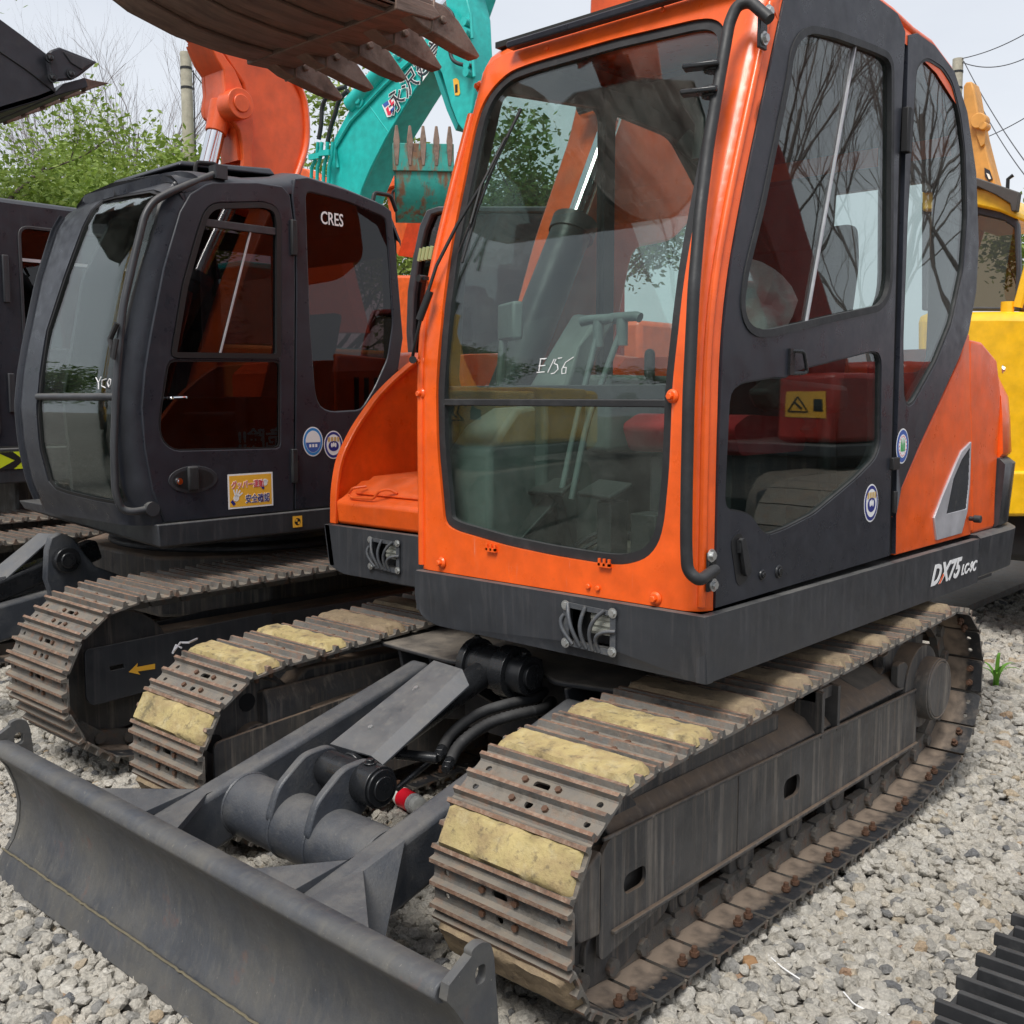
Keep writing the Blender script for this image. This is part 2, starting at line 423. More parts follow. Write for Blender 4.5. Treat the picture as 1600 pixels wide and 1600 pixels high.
M['rubber'] = mat('black_rubber', (.017, .018, .02), .55, layers=[((.10, .10, .10), 12, .5, .8, .3)], bump=.2, bscale=60, dust=((.14, .135, .13), .3))
M['trim'] = plain('black_trim', (.012, .012, .013), .5)
M['dark'] = plain('dark_interior_plastic', (.024, .027, .026), .6)
M['grey'] = mat('grey_green_interior_plastic', (.11, .13, .12), .6, bump=.05)
M['mach'] = mat('black_machined_steel', (.014, .015, .017), .3, layers=[((.1, .09, .08), 15, .6, .8, .35)], bump=.1, bscale=50)
M['guard'] = mat('grey_cylinder_guard_plate', (.085, .092, .104), .42, metal=.2, layers=[((.20, .19, .17), 38, .52, .7, .45), ((.5, .48, .42), 190, .70, .77, .5)], bump=.2, bscale=60, dust=((.19, .18, .165), .5))
M['chrome'] = plain('chrome_rod', (.75, .76, .78), .12, 1)
M['zinc'] = plain('zinc_bolt', (.55, .56, .55), .35, .8)
M['white'] = plain('white_marking', (.85, .85, .85), .5)
M['silver'] = mat('silver_trim', (.50, .50, .53), .4, metal=.3)
M['yellow'] = mat('yellow_paint', (.86, .50, .012), .4, coat=.2, layers=[((.6, .33, .03), (5, 5, 1), .55, .8, .3)], bump=.04, bscale=10)
M['ochre'] = mat('ochre_boom_paint', (.62, .30, .07), .5, layers=[((.3, .15, .05), 8, .55, .8, .4)])
M['teal'] = mat('teal_paint', (.012, .47, .43), .42, coat=.15, layers=[((.01, .36, .34), 4, .5, .75, .4)], bump=.04, bscale=9)
M['tealw'] = mat('rust_worn_teal_bucket_paint', (.025, .30, .26), .6, layers=[((.20, .095, .05), (7, 7, 2.2), .46, .58, .95), ((.06, .05, .05), 5, .58, .68, .8)], bump=.3, bscale=30)
M['red'] = mat('dark_red_paint', (.38, .022, .012), .4, coat=.2)
M['glass'] = glass('windscreen_glass', (.90, .965, .94), .0015, .05)
M['glass_low'] = glass('lower_windscreen_glass', (.86, .94, .91), .0015, .08)
M['glass_side'] = glass('side_window_glass', (.72, .79, .77), .008, .03)
M['glass_dark'] = glass('dark_tinted_window_glass', (.24, .20, .21), .008, .015, ior=1.5)
M['glass_green'] = glass('green_curved_windscreen_glass', (.80, .89, .85), .014, .04)
M['glass_brown'] = glass('brown_tinted_cab_window_glass', (.42, .37, .28), .01, .03)
M['concrete'] = mat('weathered_concrete', (.42, .39, .31), .85, bump=.3, bscale=12, layers=[((.28, .26, .2), (4, 4, .6), .5, .75, .5)])
M['bark'] = mat('grey_brown_bark', (.10, .078, .06), .9, bump=.6, bscale=20)
M['twig'] = plain('pale_bare_twigs', (.20, .165, .155), .9)
M['wire'] = plain('dark_cable', (.05, .05, .055), .6)
def leafmat(name, c1, c2, c3):
    m = bpy.data.materials.new(name); m.use_nodes = True; t = m.node_tree; n = t.nodes; l = t.links.new
    b = n['Principled BSDF']; b.inputs['Roughness'].default_value = .55
    g = n.new('ShaderNodeNewGeometry'); r_ = n.new('ShaderNodeValToRGB'); l(g.outputs['Random Per Island'], r_.inputs[0])
    e = r_.color_ramp.elements; e[0].color = (*c1, 1); e[1].color = (*c3, 1); q = e.new(.5); q.color = (*c2, 1)
    l(r_.outputs[0], b.inputs['Base Color'])
    tr = n.new('ShaderNodeBsdfTranslucent'); l(r_.outputs[0], tr.inputs[0]); mx = n.new('ShaderNodeMixShader'); mx.inputs[0].default_value = .38
    l(b.outputs[0], mx.inputs[1]); l(tr.outputs[0], mx.inputs[2]); l(mx.outputs[0], n['Material Output'].inputs[0]); return m
M['leaf'] = leafmat('fresh_green_leaves', (.13, .20, .03), (.23, .33, .055), (.33, .42, .10))
M['leaf2'] = leafmat('mid_green_leaves', (.06, .12, .022), (.10, .18, .035), (.16, .25, .055))
M['dryleaf'] = leafmat('reddish_brown_leaves', (.20, .09, .05), (.25, .12, .07), (.16, .12, .06))

def text_obj(txt, size, origin, xdir, ydir, material, parent, name='lettering', shear=0, extr=.0006, bold=0, spacing=1, align='LEFT', xs=1.0):
    cu = bpy.data.curves.new(name, 'FONT'); cu.body = txt; cu.size = size; cu.extrude = extr; cu.shear = shear; cu.offset = bold
    cu.space_character = spacing; cu.align_x = align; cu.resolution_u = 3
    tmp = bpy.data.objects.new('tmp', cu); col.objects.link(tmp)
    dg = bpy.context.evaluated_depsgraph_get(); me = bpy.data.meshes.new_from_object(tmp.evaluated_get(dg))
    bpy.data.objects.remove(tmp); bpy.data.curves.remove(cu)
    me.name = name; me.transform(Matrix.Diagonal((xs, 1, 1, 1)))
    x = Vector(xdir).normalized(); y = Vector(ydir); y = (y - x * y.dot(x)).normalized(); z = x.cross(y)
    Mx = Matrix((x, y, z)).transposed().to_4x4(); Mx.translation = Vector(origin)
    me.transform(Mx)
    off = Vector((0, 0, 0)); p = parent
    while p is not None: off += p.location; p = p.parent
    me.transform(Matrix.Translation(-off)); me.materials.clear(); me.materials.append(material)
    o = bpy.data.objects.new(name, me); col.objects.link(o); o.parent = parent
    return o
def hexbolt(mb, p, n_, r=.012, h=.01, washer=True):
    p, n_ = Vector(p), Vector(n_).normalized()
    if washer: mb.cyl(p, p + n_ * h * .35, r * 1.55, n=14)
    mb.cyl(p, p + n_ * h, r, n=6); return mb
PHASE_N, PHASE_F = 0, 0
# ================================================================ tracks
SHIFT = 4
def shoein_mat():
    m = mat('mud_stained_inner_shoe_face', (.020, .021, .024), .5, layers=[((.34, .27, .21), 20, .50, .75, .25)], bump=.4, bscale=70)
    t = m.node_tree; n = t.nodes; l = t.links.new; b = n['Principled BSDF']
    src = b.inputs['Base Color'].links[0].from_socket
    tc = n.new('ShaderNodeTexCoord'); sp = n.new('ShaderNodeSeparateXYZ'); l(tc.outputs['Object'], sp.inputs[0])
    ns = n.new('ShaderNodeTexNoise'); ns.inputs['Scale'].default_value = 14; ns.inputs['Detail'].default_value = 6; l(tc.outputs['Object'], ns.inputs['Vector'])
    ma = n.new('ShaderNodeMath'); ma.operation = 'ABSOLUTE'; l(sp.outputs[0], ma.inputs[0])
    mm = n.new('ShaderNodeMath'); mm.operation = 'MULTIPLY_ADD'; l(ns.outputs[0], mm.inputs[0]); mm.inputs[1].default_value = .16; l(ma.outputs[0], mm.inputs[2])
    mr = n.new('ShaderNodeMapRange'); mr.inputs[1].default_value = .262; mr.inputs[2].default_value = .195; mr.inputs[3].default_value = 0; mr.inputs[4].default_value = .85; l(mm.outputs[0], mr.inputs[0])
    mx = n.new('ShaderNodeMix'); mx.data_type = 'RGBA'; l(mr.outputs[0], mx.inputs[0]); l(src, mx.inputs[6]); mx.inputs[7].default_value = (.37, .285, .215, 1)
    l(mx.outputs[2], b.inputs['Base Color']); return m
M['shoein'] = shoein_mat()

def hull2(pts):
    pts = sorted(set((round(a, 5), round(b, 5)) for a, b in pts))
    def half(ps):
        h = []
        for p in ps:
            while len(h) >= 2 and (h[-1][0]-h[-2][0])*(p[1]-h[-2][1])-(h[-1][1]-h[-2][1])*(p[0]-h[-2][0]) <= 0: h.pop()
            h.append(p)
        return h
    a = half(pts); b = half(pts[::-1]); return a[:-1] + b[:-1]
def resample(loop, k):
    P = [Vector(p) for p in loop]; m = len(P); ls = [(P[(i+1) % m]-P[i]).length for i in range(m)]; T = sum(ls); out = []
    i = 0; acc = 0
    for j in range(k):
        t = T * j / k
        while acc + ls[i] < t: acc += ls[i]; i += 1
        out.append(P[i].lerp(P[(i+1) % m], (t-acc)/ls[i]))
    return out, T
def shoe_mesh(width, p, g=.022, holes=True, gn=3):
    mb = MB(); hw, hp = width/2, p*.455
    hl = []
    if holes:
        for q in (-.030, .030):
            for sx in (-1, 1): hl.append(circ(sx*(hw-.045), q, .0095, 10))
        hl.append(rnd([(-.026,.018),(.026,.018),(.026,.040),(-.026,.040)], .01, 3)); hl.append(circ(0, -.030, .013, 10))
    out = rnd([(-hw,-hp),(hw,-hp),(hw,hp),(-hw,hp)], .012, 3)
    mb.mat(0).panel(out, hl, lambda a, b, d: (a, b, d), .008)
    base = len(mb.f)
    for i, f in enumerate(mb.f):
        if all(mb.v[k].z < .001 for k in f): mb.m[i] = 1
    pos = (-hp*.90, 0, hp*.90)
    for q in pos:
        pr = [(-.024,.007),(-.012,.011),(-.0055,g+.005),(.0055,g+.005),(.012,.011),(.024,.007)]
        if q != 0: pr = [(-.015,.007),(-.009,.011),(-.0055,g+.005),(.0055,g+.005),(.009,.011),(.015,.007)]
        n = len(pr)
        vs = [(-hw, q+a, b) for a, b in pr] + [(hw, q+a, b) for a, b in pr]
        for i in range(n-1):
            mb.mat(2 if i == 2 else 0); mb.add([vs[i], vs[i+1], vs[n+i+1], vs[n+i]], [(0,1,2,3)])
        mb.mat(0).add(vs, [tuple(range(n)), tuple(reversed(range(n, 2*n)))])
    mb.mat(3)
    for q in (-.030, .032):
        for sx in (-1, 1): hexbolt(mb, (sx*.055, q, .008), (0,0,1), .0095, .009, False)
    mb.mat(0)
    for sx in (-1, 1):
        mb.box(sx*.045, sx*.078, -p*.52, p*.36, -.066, -.001)
        mb.cyl((sx*.03, -p*.5, -.035), (sx*.095, -p*.5, -.035), .024, n=10)
    return mb.mesh('track_shoe', [M['shoe'], M['shoein'], M['shoerust'], M['rust']])
def make_track(parent, xc, width, circles, extra, p, pads, phase=0, mesh=None, g=.022, padname='pad'):
    pts = list(extra)
    for (cy, cz, r) in circles: pts += circ(cy, cz, r, 72)
    loop = hull2(pts); _, T = resample(loop, 10); k = int(round(T / p)); k += k % 2
    L0 = [Vector(q) for q in loop]; fi = min(range(len(L0)), key=lambda i: L0[i].x); loop = [tuple(q) for q in L0[fi:] + L0[:fi]]
    P, _ = resample(loop, k); P2, _ = resample(loop, k*8); P = [P2[(i*8+SHIFT) % (k*8)] for i in range(k)]
    me = mesh or shoe_mesh(width, T/k, g)
    padme = []
    if pads:
        for s in range(4):
            mb = MB(); hw = width/2 - .012
            vs, fs = [], []
            nx, ny = 26, 9
            for j in range(ny+1):
                for i in range(nx+1):
                    x = -hw+2*hw*i/nx; y = -.058+.116*j/ny
                    ex = min(1, (hw-abs(x))/.014); ey = min(1, (.058-abs(y))/.016)
                    h = .010 + .030*math.sqrt(max(0, 1-(1-min(ex, 1))**2))**.5*math.sqrt(max(0, 1-(1-min(ey, 1))**2))**.5
                    nz = mnoise.noise(Vector((x*22, y*22, s*7.7))); n2 = mnoise.noise(Vector((x*70, y*70, s*3.3)))
                    n3 = max(0, mnoise.noise(Vector((x*9, y*30, s*5.1)))-.25)
                    edge = max(0, 1-min(ex, ey))
                    vs.append((x+.006*mnoise.noise(Vector((y*40, s, 1)))*(1 if abs(x) > hw-.02 else 0), y+.005*nz*edge*2, h+.004*nz+.002*n2-.012*n3))
            for j in range(ny):
                for i in range(nx): a = j*(nx+1)+i; fs.append((a, a+1, a+nx+2, a+nx+1))
            mb.add(vs, fs)
            mb.box(-hw+.008, hw-.008, -.052, .052, .008, .014)
            padme.append((mb.mesh('rubber_pad', M['pad'], smooth=60, fix=False), mb.mesh('rubber_pad', M['pad2'], smooth=60, fix=False)))
    boltme = MB(); boltme.cyl((0, 0, .002), (0, 0, -.03), .0085, n=8); boltme.cyl((0, 0, -.004), (0, 0, -.016), .014, n=6)
    boltme = boltme.mesh('pad_bolt', M['rust'])
    off = Vector((0, 0, 0)); q_ = parent
    while q_ is not None: off += q_.location; q_ = q_.parent
    first = None
    for i in range(k):
        a, b = P[i], P[(i+1) % k]; c = (a+b)/2; d = (b-a).normalized()
        ny_, nz_ = d.y, -d.x       # outward for ccw hull
        X = Vector((1, 0, 0)); Y = Vector((0, d.x, d.y)); Z = Vector((0, ny_, nz_))
        if X.cross(Y).dot(Z) < 0: Y = -Y
        Mx = Matrix((X, Y, Z)).transposed().to_4x4(); Mx.translation = Vector((xc, c.x, c.y)) - off
        o = bpy.data.objects.new('track_shoe', me); col.objects.link(o); o.parent = parent; o.matrix_local = Mx
        if pads and (i+phase) % 2 == 0:
            low = (c.y > .62 and c.x > 2.55) or c.y < .27
            pm = padme[i//2 % 4][1 if low else 0]
            po = bpy.data.objects.new('rubber_pad', pm); col.objects.link(po); po.parent = o
            for q in (-.030, .030): bo = bpy.data.objects.new('pad_bolt', boltme); col.objects.link(bo); bo.parent = o; bo.location = (width/2-.045, q, 0)
    return me

def wheel(mb, x0, x1, y, z, r, hub=.1, n=40):
    mb.cyl((x0, y, z), (x1, y, z), r, n=n)

# ================================================================ orange excavator
EX = root('excavator', 'orange excavator nearest the camera, with black door and grey blade', 'excavator', (-2.44, 3.1, 0))
TC = [(2.09, .355, .30), (4.21, .43, .32)]
TE = [(3.8, .045)]
me_ = make_track(EX, -1.67, .46, TC, TE, .15, True, PHASE_N)
make_track(EX, -3.235, .46, TC, TE, .15, True, PHASE_F, mesh=me_)

def side_frame(sgn, xo):
    "track frame whose outer wall stands at x=xo; sgn +1: outer side faces +x"
    fr = MB()
    # inner box
    i0 = xo - sgn*.055
    sec = [(i0, .235), (i0, .445), (xo-sgn*.014, .452), (xo-sgn*.06, .50), (xo-sgn*.21, .555), (xo-sgn*.24, .50), (xo-sgn*.24, .235)]
    fr.prism([(a, 2.12, b) for a, b in sec], (0, 1.98, 0))
    f = fr.build('track_frame', M['frame'], EX, bevel=.008)
    pl = MB()
    out = rnd([(2.05, .145), (2.36, .20), (4.14, .21), (4.14, .435), (2.75, .465), (2.10, .475), (2.05, .43)], [.03, .02, .01, .03, .03, .03, .04], 4)
    h1 = rnd([(2.155, .29), (2.255, .29), (2.255, .345), (2.155, .345)], .025, 4)
    h2 = rnd([(3.03, .29), (3.14, .29), (3.14, .36), (3.03, .36)], .03, 4)
    pl.panel(out, [h1, h2], lambda a, b, d: (xo - sgn*d, a, b), .012)
    pl.build('side_plate', M['frame'], f, bevel=.005)
    lp = MB(); lp.box(xo-sgn*.02, xo+sgn*.012, 2.1, 4.14, .205, .217); lp.box(xo, xo+sgn*.004, 2.735, 2.75, .22, .46)
    lp.tube([(xo+sgn*.001, 2.06+.05*0, .475), (xo+sgn*.001, 2.75, .465), (xo+sgn*.001, 4.12, .435)], .006)
    lp.box(xo-sgn*.10, xo+sgn*.004, 3.28, 3.30, .44, .60); lp.box(xo-sgn*.10, xo+sgn*.004, 3.40, 3.42, .44, .60); lp.box(xo-sgn*.10, xo-sgn*.02, 3.28, 3.42, .56, .60)
    lp.build('flange', M['frame'], f, bevel=.003)
    # front yoke blocks
    yk = MB(); yk.prism([(xo-sgn*.03, a, b) for a, b in rnd([(2.03,.06),(2.2,.06),(2.42,.15),(2.42,.21),(2.05,.21),(2.03,.17)], .03)], (-sgn*.05, 0, 0))
    yk.prism([(xo+sgn*.0, a, b) for a, b in rnd([(1.96,.23),(2.06,.22),(2.06,.45),(1.97,.40),(1.94,.33)], .02)], (-sgn*.07, 0, 0))
    yk.build('idler_yoke', M['frame'], EX, bevel=.006)
    xc = xo - sgn*.11
    idl = MB(); idl.cyl((xc-.06, 2.09, .355), (xc+.06, 2.09, .355), .235, n=36); idl.cyl((xc-.02, 2.09, .355), (xc+.02, 2.09, .355), .255, n=36); idl.cyl((xc-.10, 2.09, .355), (xc+.10, 2.09, .355), .08, n=20)
    for i in range(5):
        a = i*1.256; 
    ido = idl.build('idler_wheel', M['frame'], EX, bevel=.006)
    hb = MB()
    for i in range(5):
        a = i*1.256+.4; c = (2.09+.155*math.cos(a), .355+.155*math.sin(a)); hb.cyl((xc-.062, *c), (xc+.062, *c), .034, n=14)
    hb.build('idler_hole', M['trim'], ido)
    sp = MB(); teeth = 21; prof = []
    for i in range(teeth*2):
        a = math.pi*i/teeth; r_ = .262 if i % 2 else .225; prof.append((xc-.025, 4.21+r_*math.cos(a), .43+r_*math.sin(a)))
    sp.prism(prof, (.05, 0, 0)); sp.cyl((xc-.03, 4.21, .43), (xc+.1*sgn, 4.21, .43), .17, n=30)
    so_ = sp.build('drive_sprocket', M['frame'], EX, bevel=.004)
    fd = MB(); fd.cyl((xc, 4.24, .42), (xo+sgn*.045, 4.24, .42), .128, n=36); fd.cyl((xo+sgn*.045, 4.24, .42), (xo+sgn*.052, 4.24, .42), .112, n=36)
    fd.tube([(xo+sgn*.047, 4.24+.118*math.cos(t/18*math.pi), .42+.118*math.sin(t/18*math.pi)) for t in range(36)], .006, closed=True)
    fd.build('final_drive', M['frame'], EX, bevel=.004)
    fw = MB()
    fw.prism([(xo-sgn*.02, a, b) for a, b in rnd([(4.05,.20),(4.16,.20),(4.19,.30),(4.17,.46),(4.05,.56),(3.98,.56),(3.98,.47),(4.05,.44)], .02)], (-sgn*.03, 0, 0))
    fw.build('drive_bracket', M['frame'], EX, bevel=.004)
    for i in range(5):
        y = 2.52 + i*.33; rl = MB()
        for dx in (-.045, .045): rl.cyl((xc+dx-.02, y, .145), (xc+dx+.02, y, .145), .078, n=22)
        rl.cyl((xc-.075, y, .150), (xc+.075, y, .150), .04, n=16)
        rl.box(xc+sgn*.066, xc+sgn*.082, y-.04, y+.04, .16, .24)
        rl.build('track_roller', M['frame'], EX, bevel=.004)
    cr_ = MB(); cr_.cyl((xc-.08, 3.35, .60), (xc+.08, 3.35, .60), .05, n=18); cr_.build('carrier_roller', M['frame'], EX)
    ch = MB(); ch.prism([(xc-.05, a, b) for a, b in [(2.25,.50),(2.45,.50),(3.1,.50),(3.1,.56),(2.35,.58)]], (.1,0,0)); ch.build('recoil_cover', M['frame'], EX, bevel=.01)
side_frame(1, -1.56)
# far side: its inner wall faces the camera
def far_frame():
    side_frame(-1, -3.345)
    pl = MB(); xi = -3.045
    out = rnd([(1.86, .10), (2.2, .10), (2.3, .13), (3.0, .13), (3.0, .50), (2.8, .50), (2.0, .45), (1.86, .44)], .03, 4)
    h = rnd([(2.01, .30), (2.16, .31), (2.16, .36), (2.01, .35)], .024, 4)
    pl.panel(out, [h], lambda a, b, d: (xi - d, a, b), .014)
    q = pl.build('inner_side_plate', M['frame'], EX, bevel=.005)
    b2 = MB(); b2.prism([(xi-.016, a, b) for a, b in [(2.25,.13),(3.0,.13),(3.0,.495),(2.8,.495),(2.3,.46)]], (-.2, 0, 0)); b2.build('frame_box', M['frame'], EX, bevel=.006)
far_frame()

# ---- lower body between the tracks
M['deck'] = mat('dusty_black_deck', (.030, .032, .037), .5, layers=[((.14, .12, .10), 6, .45, .7, .4)], bump=.3, bscale=50, dust=((.215, .185, .15), 1.0))
lb = MB()
dk = [(-3.08, 3.0), (-2.80, 2.66), (-2.08, 2.66), (-1.82, 3.0), (-1.82, 3.75), (-2.1, 4.0), (-2.8, 4.0), (-3.08, 3.75)]
dk2_ = [(-3.12, 2.70), (-3.04, 2.58), (-2.62, 2.56), (-2.50, 2.66), (-2.28, 2.66), (-2.18, 2.60), (-1.92, 2.66), (-1.80, 2.80), (-1.82, 3.75), (-2.1, 4.0), (-2.8, 4.0), (-3.08, 3.75)]
lb.prism([(a, b, .650) for a, b in rnd([(*q, 0) for q in dk2_], .03) for a, b in [(a, b)]] if False else [(q.x, q.y, .650) for q in rnd([(*q_, 0) for q_ in dk2_], .03)], (0, 0, .018))
lb.prism([(a*.94-2.44*.06, b+.12, .34) for a, b in dk], (0, 0, .309))
for s, yy in ((-1, 2.85), (1, 2.85), (-1, 3.75), (1, 3.75)):
    lb.prism([(-2.44+s*.45, yy, .36), (-2.44+s*.82, yy-.02, .30), (-2.44+s*.82, yy-.02, .50), (-2.44+s*.45, yy, .655)], (0, .24, 0))
for x in (-2.95, -2.78, -2.13, -1.98): lb.prism([(x-.008, 2.60, .6495), (x-.008, 2.66, .40), (x-.008, 2.80, .36), (x-.008, 2.80, .6495)], (.016, 0, 0))
lb.build('lower_body', M['deck'], EX, bevel=.006)
tt = MB(); tt.cyl((-2.44, 3.32, .677), (-2.44, 3.32, .80), .44, n=56); tt.cyl((-2.44, 3.32, .70), (-2.44, 3.32, .73), .47, n=56)
tt.build('slew_ring', M['frame'], EX, bevel=.004)

# ---- dozer blade
BX0, BX1 = -3.54, -1.40
bl = MB()
fpr = [(1.332, .440), (1.352, .415), (1.385, .365), (1.408, .30), (1.418, .235), (1.412, .17), (1.392, .115), (1.362, .072), (1.352, .060)]
n_ = 24; rings = []
for i in range(n_+1):
    x = BX0 + (BX1-BX0)*i/n_
    rings.append([(x, a, b) for a, b in fpr] + [(x, a+.022, b) for a, b in reversed(fpr)])
bl.loft(rings); 
blade = bl.build('blade', M['blade'], EX, smooth=50)
b2 = MB(); b2.loft([[(x, 1.318, .440), (x, 1.326, .458), (x, 1.345, .468), (x, 1.385, .462), (x, 1.400, .448), (x, 1.398, .415), (x, 1.36, .412), (x, 1.33, .422)] for x in [BX0+.004+(BX1-BX0-.008)*i/20 for i in range(21)]])
b2.build('blade_top_bar', M['blade'], blade, bevel=.004, smooth=60)
b3 = MB(); b3.prism([(BX0, a, b) for a, b in [(1.322, .002), (1.338, .0), (1.366, .085), (1.352, .092)]], (BX1-BX0, 0, 0)); b3.build('cutting_edge', M['blade'], blade, bevel=.002)
wl = MB(); rr = random.Random(3); wl.tube([(BX0+(BX1-BX0)*i/120, 1.350+rr.uniform(-.0015, .0015), .093+rr.uniform(-.0015, .0015)) for i in range(121)], .0035, 6)
wl.build('weld_bead', mat('weld_bead_ochre', (.15, .13, .085), .7, bump=.6, bscale=120), blade)
for x0, x1 in ((BX0-.022, BX0), (BX1, BX1+.022)):
    e = MB(); out = [(1.322, 0)] + [(a-.004, b) for a, b in reversed(fpr)] + [(1.335, .47), (1.395, .515), (1.425, .522), (1.452, .51), (1.462, .48), (1.475, .33), (1.50, .16), (1.50, 0)]
    e.panel(rnd(out[:11], 0) + rnd(out[11:], .012), [rnd([(1.408,.435),(1.438,.435),(1.438,.475),(1.408,.475)], .014, 4)], lambda a, b, d: (x0+d, a, b), x1-x0)
    e.build('blade_end_plate', M['blade'], blade, bevel=.004)
arms = MB()
zt = lambda y: .408 + .257*(y-1.7)
for x in (-2.80, -2.06):
    pts = [(1.40, zt(1.40)-.19), (1.40, zt(1.40)), (2.58, zt(2.58)), (2.62, zt(2.58)-.10), (2.55, zt(2.5)-.17)]
    arms.prism([(x-.045, max(1.428, a), b) for a, b in pts], (.09, 0, 0))
arm_o = arms.build('push_arm', M['arm'], EX, bevel=.018, seg=3)
gs = MB()
for x, sd in ((-2.80, -1), (-2.80, 1), (-2.06, -1), (-2.06, 1)):
    z0 = zt(1.45)
    o_ = .34 if sd*(x+2.43) > 0 else .22
    # sloped gusset from arm down to the blade back, with raised rim
    gs.prism([(x+sd*.03, 1.72, z0+.035), (x+sd*.03, 1.66, z0+.03), (x+sd*o_, 1.425, z0+.02), (x+sd*.03, 1.425, z0-.0)], (0, 0, .022))
    gs.prism([(x+sd*.03, 1.50, z0-.15), (x+sd*.03, 1.64, z0-.12), (x+sd*(o_-.06), 1.435, z0-.15)], (0, 0, .02))
gs.prism([(-2.03, 1.50, zt(1.5)+.003), (-2.03, 1.78, zt(1.78)+.003), (-1.86, 1.50, .10), (-1.80, 1.44, .02), (-1.98, 1.44, .25)], (.02, .01, 0))
gs.build('arm_gusset', M['arm'], arm_o, bevel=.008, seg=3)
ct = MB(); ct.cyl((-2.76, 1.80, .325), (-2.10, 1.80, .325), .098, n=44)
for x in (-2.755, -2.105): ct.tube([(x, 1.80+.097*math.cos(t/14*math.pi), .325+.097*math.sin(t/14*math.pi)) for t in range(28)], .006, 6, closed=True)
for x in (-2.515, -2.345): ct.tube([(x+dx, 1.80+.098*math.cos(t/14*math.pi), .325+.098*math.sin(t/14*math.pi)) for dx in (0,) for t in range(28)], .005, 6, closed=True)
ct.build('cross_tube', M['arm'], arm_o, smooth=50)
PY_, PZ_ = 1.915, .475
cl = MB()
for x in (-2.535, -2.352):
    cl.prism([(x, a, b) for a, b in rnd([(1.70, .36), (1.74, .46), (1.84, .535), (1.94, .54), (1.985, .49), (1.98, .43), (1.93, .40), (1.88, .36), (1.80, .32)], .03, 4)], (.028, 0, 0))
cl.build('clevis_plate', M['arm'], arm_o, bevel=.006)
pb = MB(); pb.cyl((-2.345, PY_, PZ_), (-2.255, PY_, PZ_), .062, n=36); pb.cyl((-2.255, PY_, PZ_), (-2.245, PY_, PZ_), .055, n=36); pb.cyl((-2.245, PY_, PZ_), (-2.238, PY_, PZ_), .036, n=30)
hexbolt(pb, (-2.30, PY_+.0, PZ_+.062), (0, 0, 1), .013, .014)
pb.build('pivot_pin', M['mach'], arm_o, bevel=.005)
UY, UZ = 2.57, .675
cy = MB(); A_ = Vector((-2.43, PY_, PZ_)); B_ = Vector((-2.43, UY, UZ)); D_ = (B_-A_).normalized()
cy.cyl((-2.50, PY_, PZ_), (-2.36, PY_, PZ_), .055, n=28); cy.cyl(A_+D_*.04, A_+D_*.16, .045, .03, n=20); cy.cyl(A_+D_*.16, A_+D_*.20, .056, n=30); cy.cyl(A_+D_*.20, B_-D_*.05, .047, n=30)
cyo = cy.build('blade_cylinder', M['mach'], EX, bevel=.004)
up = MB()
up.cyl((-2.49, UY, UZ), (-2.37, UY, UZ), .075, n=32); up.cyl((-2.37, UY, UZ), (-2.31, UY, UZ), .088, n=32); up.cyl((-2.31, UY, UZ), (-2.25, UY, UZ), .066, n=32); up.cyl((-2.25, UY, UZ), (-2.235, UY, UZ), .044, n=26); up.cyl((-2.52, UY, UZ), (-2.49, UY, UZ), .09, n=32)
hexbolt(up, (-2.28, UY, UZ+.066), (0, 0, 1), .012, .012); hexbolt(up, (-2.50, UY, UZ+.088), (0, 0, 1), .012, .012)
up.prism([(-2.52, UY-.03, UZ-.09), (-2.52, UY+.14, UZ-.2), (-2.52, UY+.14, UZ+.02)], (.03, 0, 0)); up.prism([(-2.37, UY-.03, UZ-.09), (-2.37, UY+.14, UZ-.2), (-2.37, UY+.14, UZ+.02)], (.05, 0, 0))
up.build('cylinder_bracket', M['mach'], EX, bevel=.005)
gp = MB(); a1, a2 = PX(516, 1170, -2.53), PX(678, 1039, -2.53); f1, f2 = PX(580, 1189, -2.345), PX(722, 1053, -2.345); g1, g2 = PX(598, 1203, -2.30), PX(733, 1078, -2.30)
dn = Vector((0, .002, -.005))
for q_ in (a1, a2, f1, f2, g1, g2): q_.z += .016
gp.add([a1, f1, f2, a2, a1+dn, f1+dn, f2+dn, a2+dn], [(0,1,2,3), (7,6,5,4), (0,4,5,1), (2,6,7,3), (3,7,4,0)])
gp.add([f1, g1, g2, f2, f1+dn, g1+dn, g2+dn, f2+dn], [(0,1,2,3), (7,6,5,4), (0,4,5,1), (1,5,6,2), (2,6,7,3)])
gpo = gp.build('cylinder_guard', M['guard'], cyo, smooth=20)
gb = MB(); nn = (f1-a1).cross(a2-a1).normalized(); nn = nn if nn.z > 0 else -nn
for t in (.22, .68):
    c_ = a1.lerp(a2, t).lerp(f1.lerp(f2, t), .45); gb.cyl(c_, c_+nn*.003, .014, n=20); hexbolt(gb, c_+nn*.003, nn, .0085, .008, False)
gb.build('guard_bolt', M['zinc'], cyo)
hs = MB()
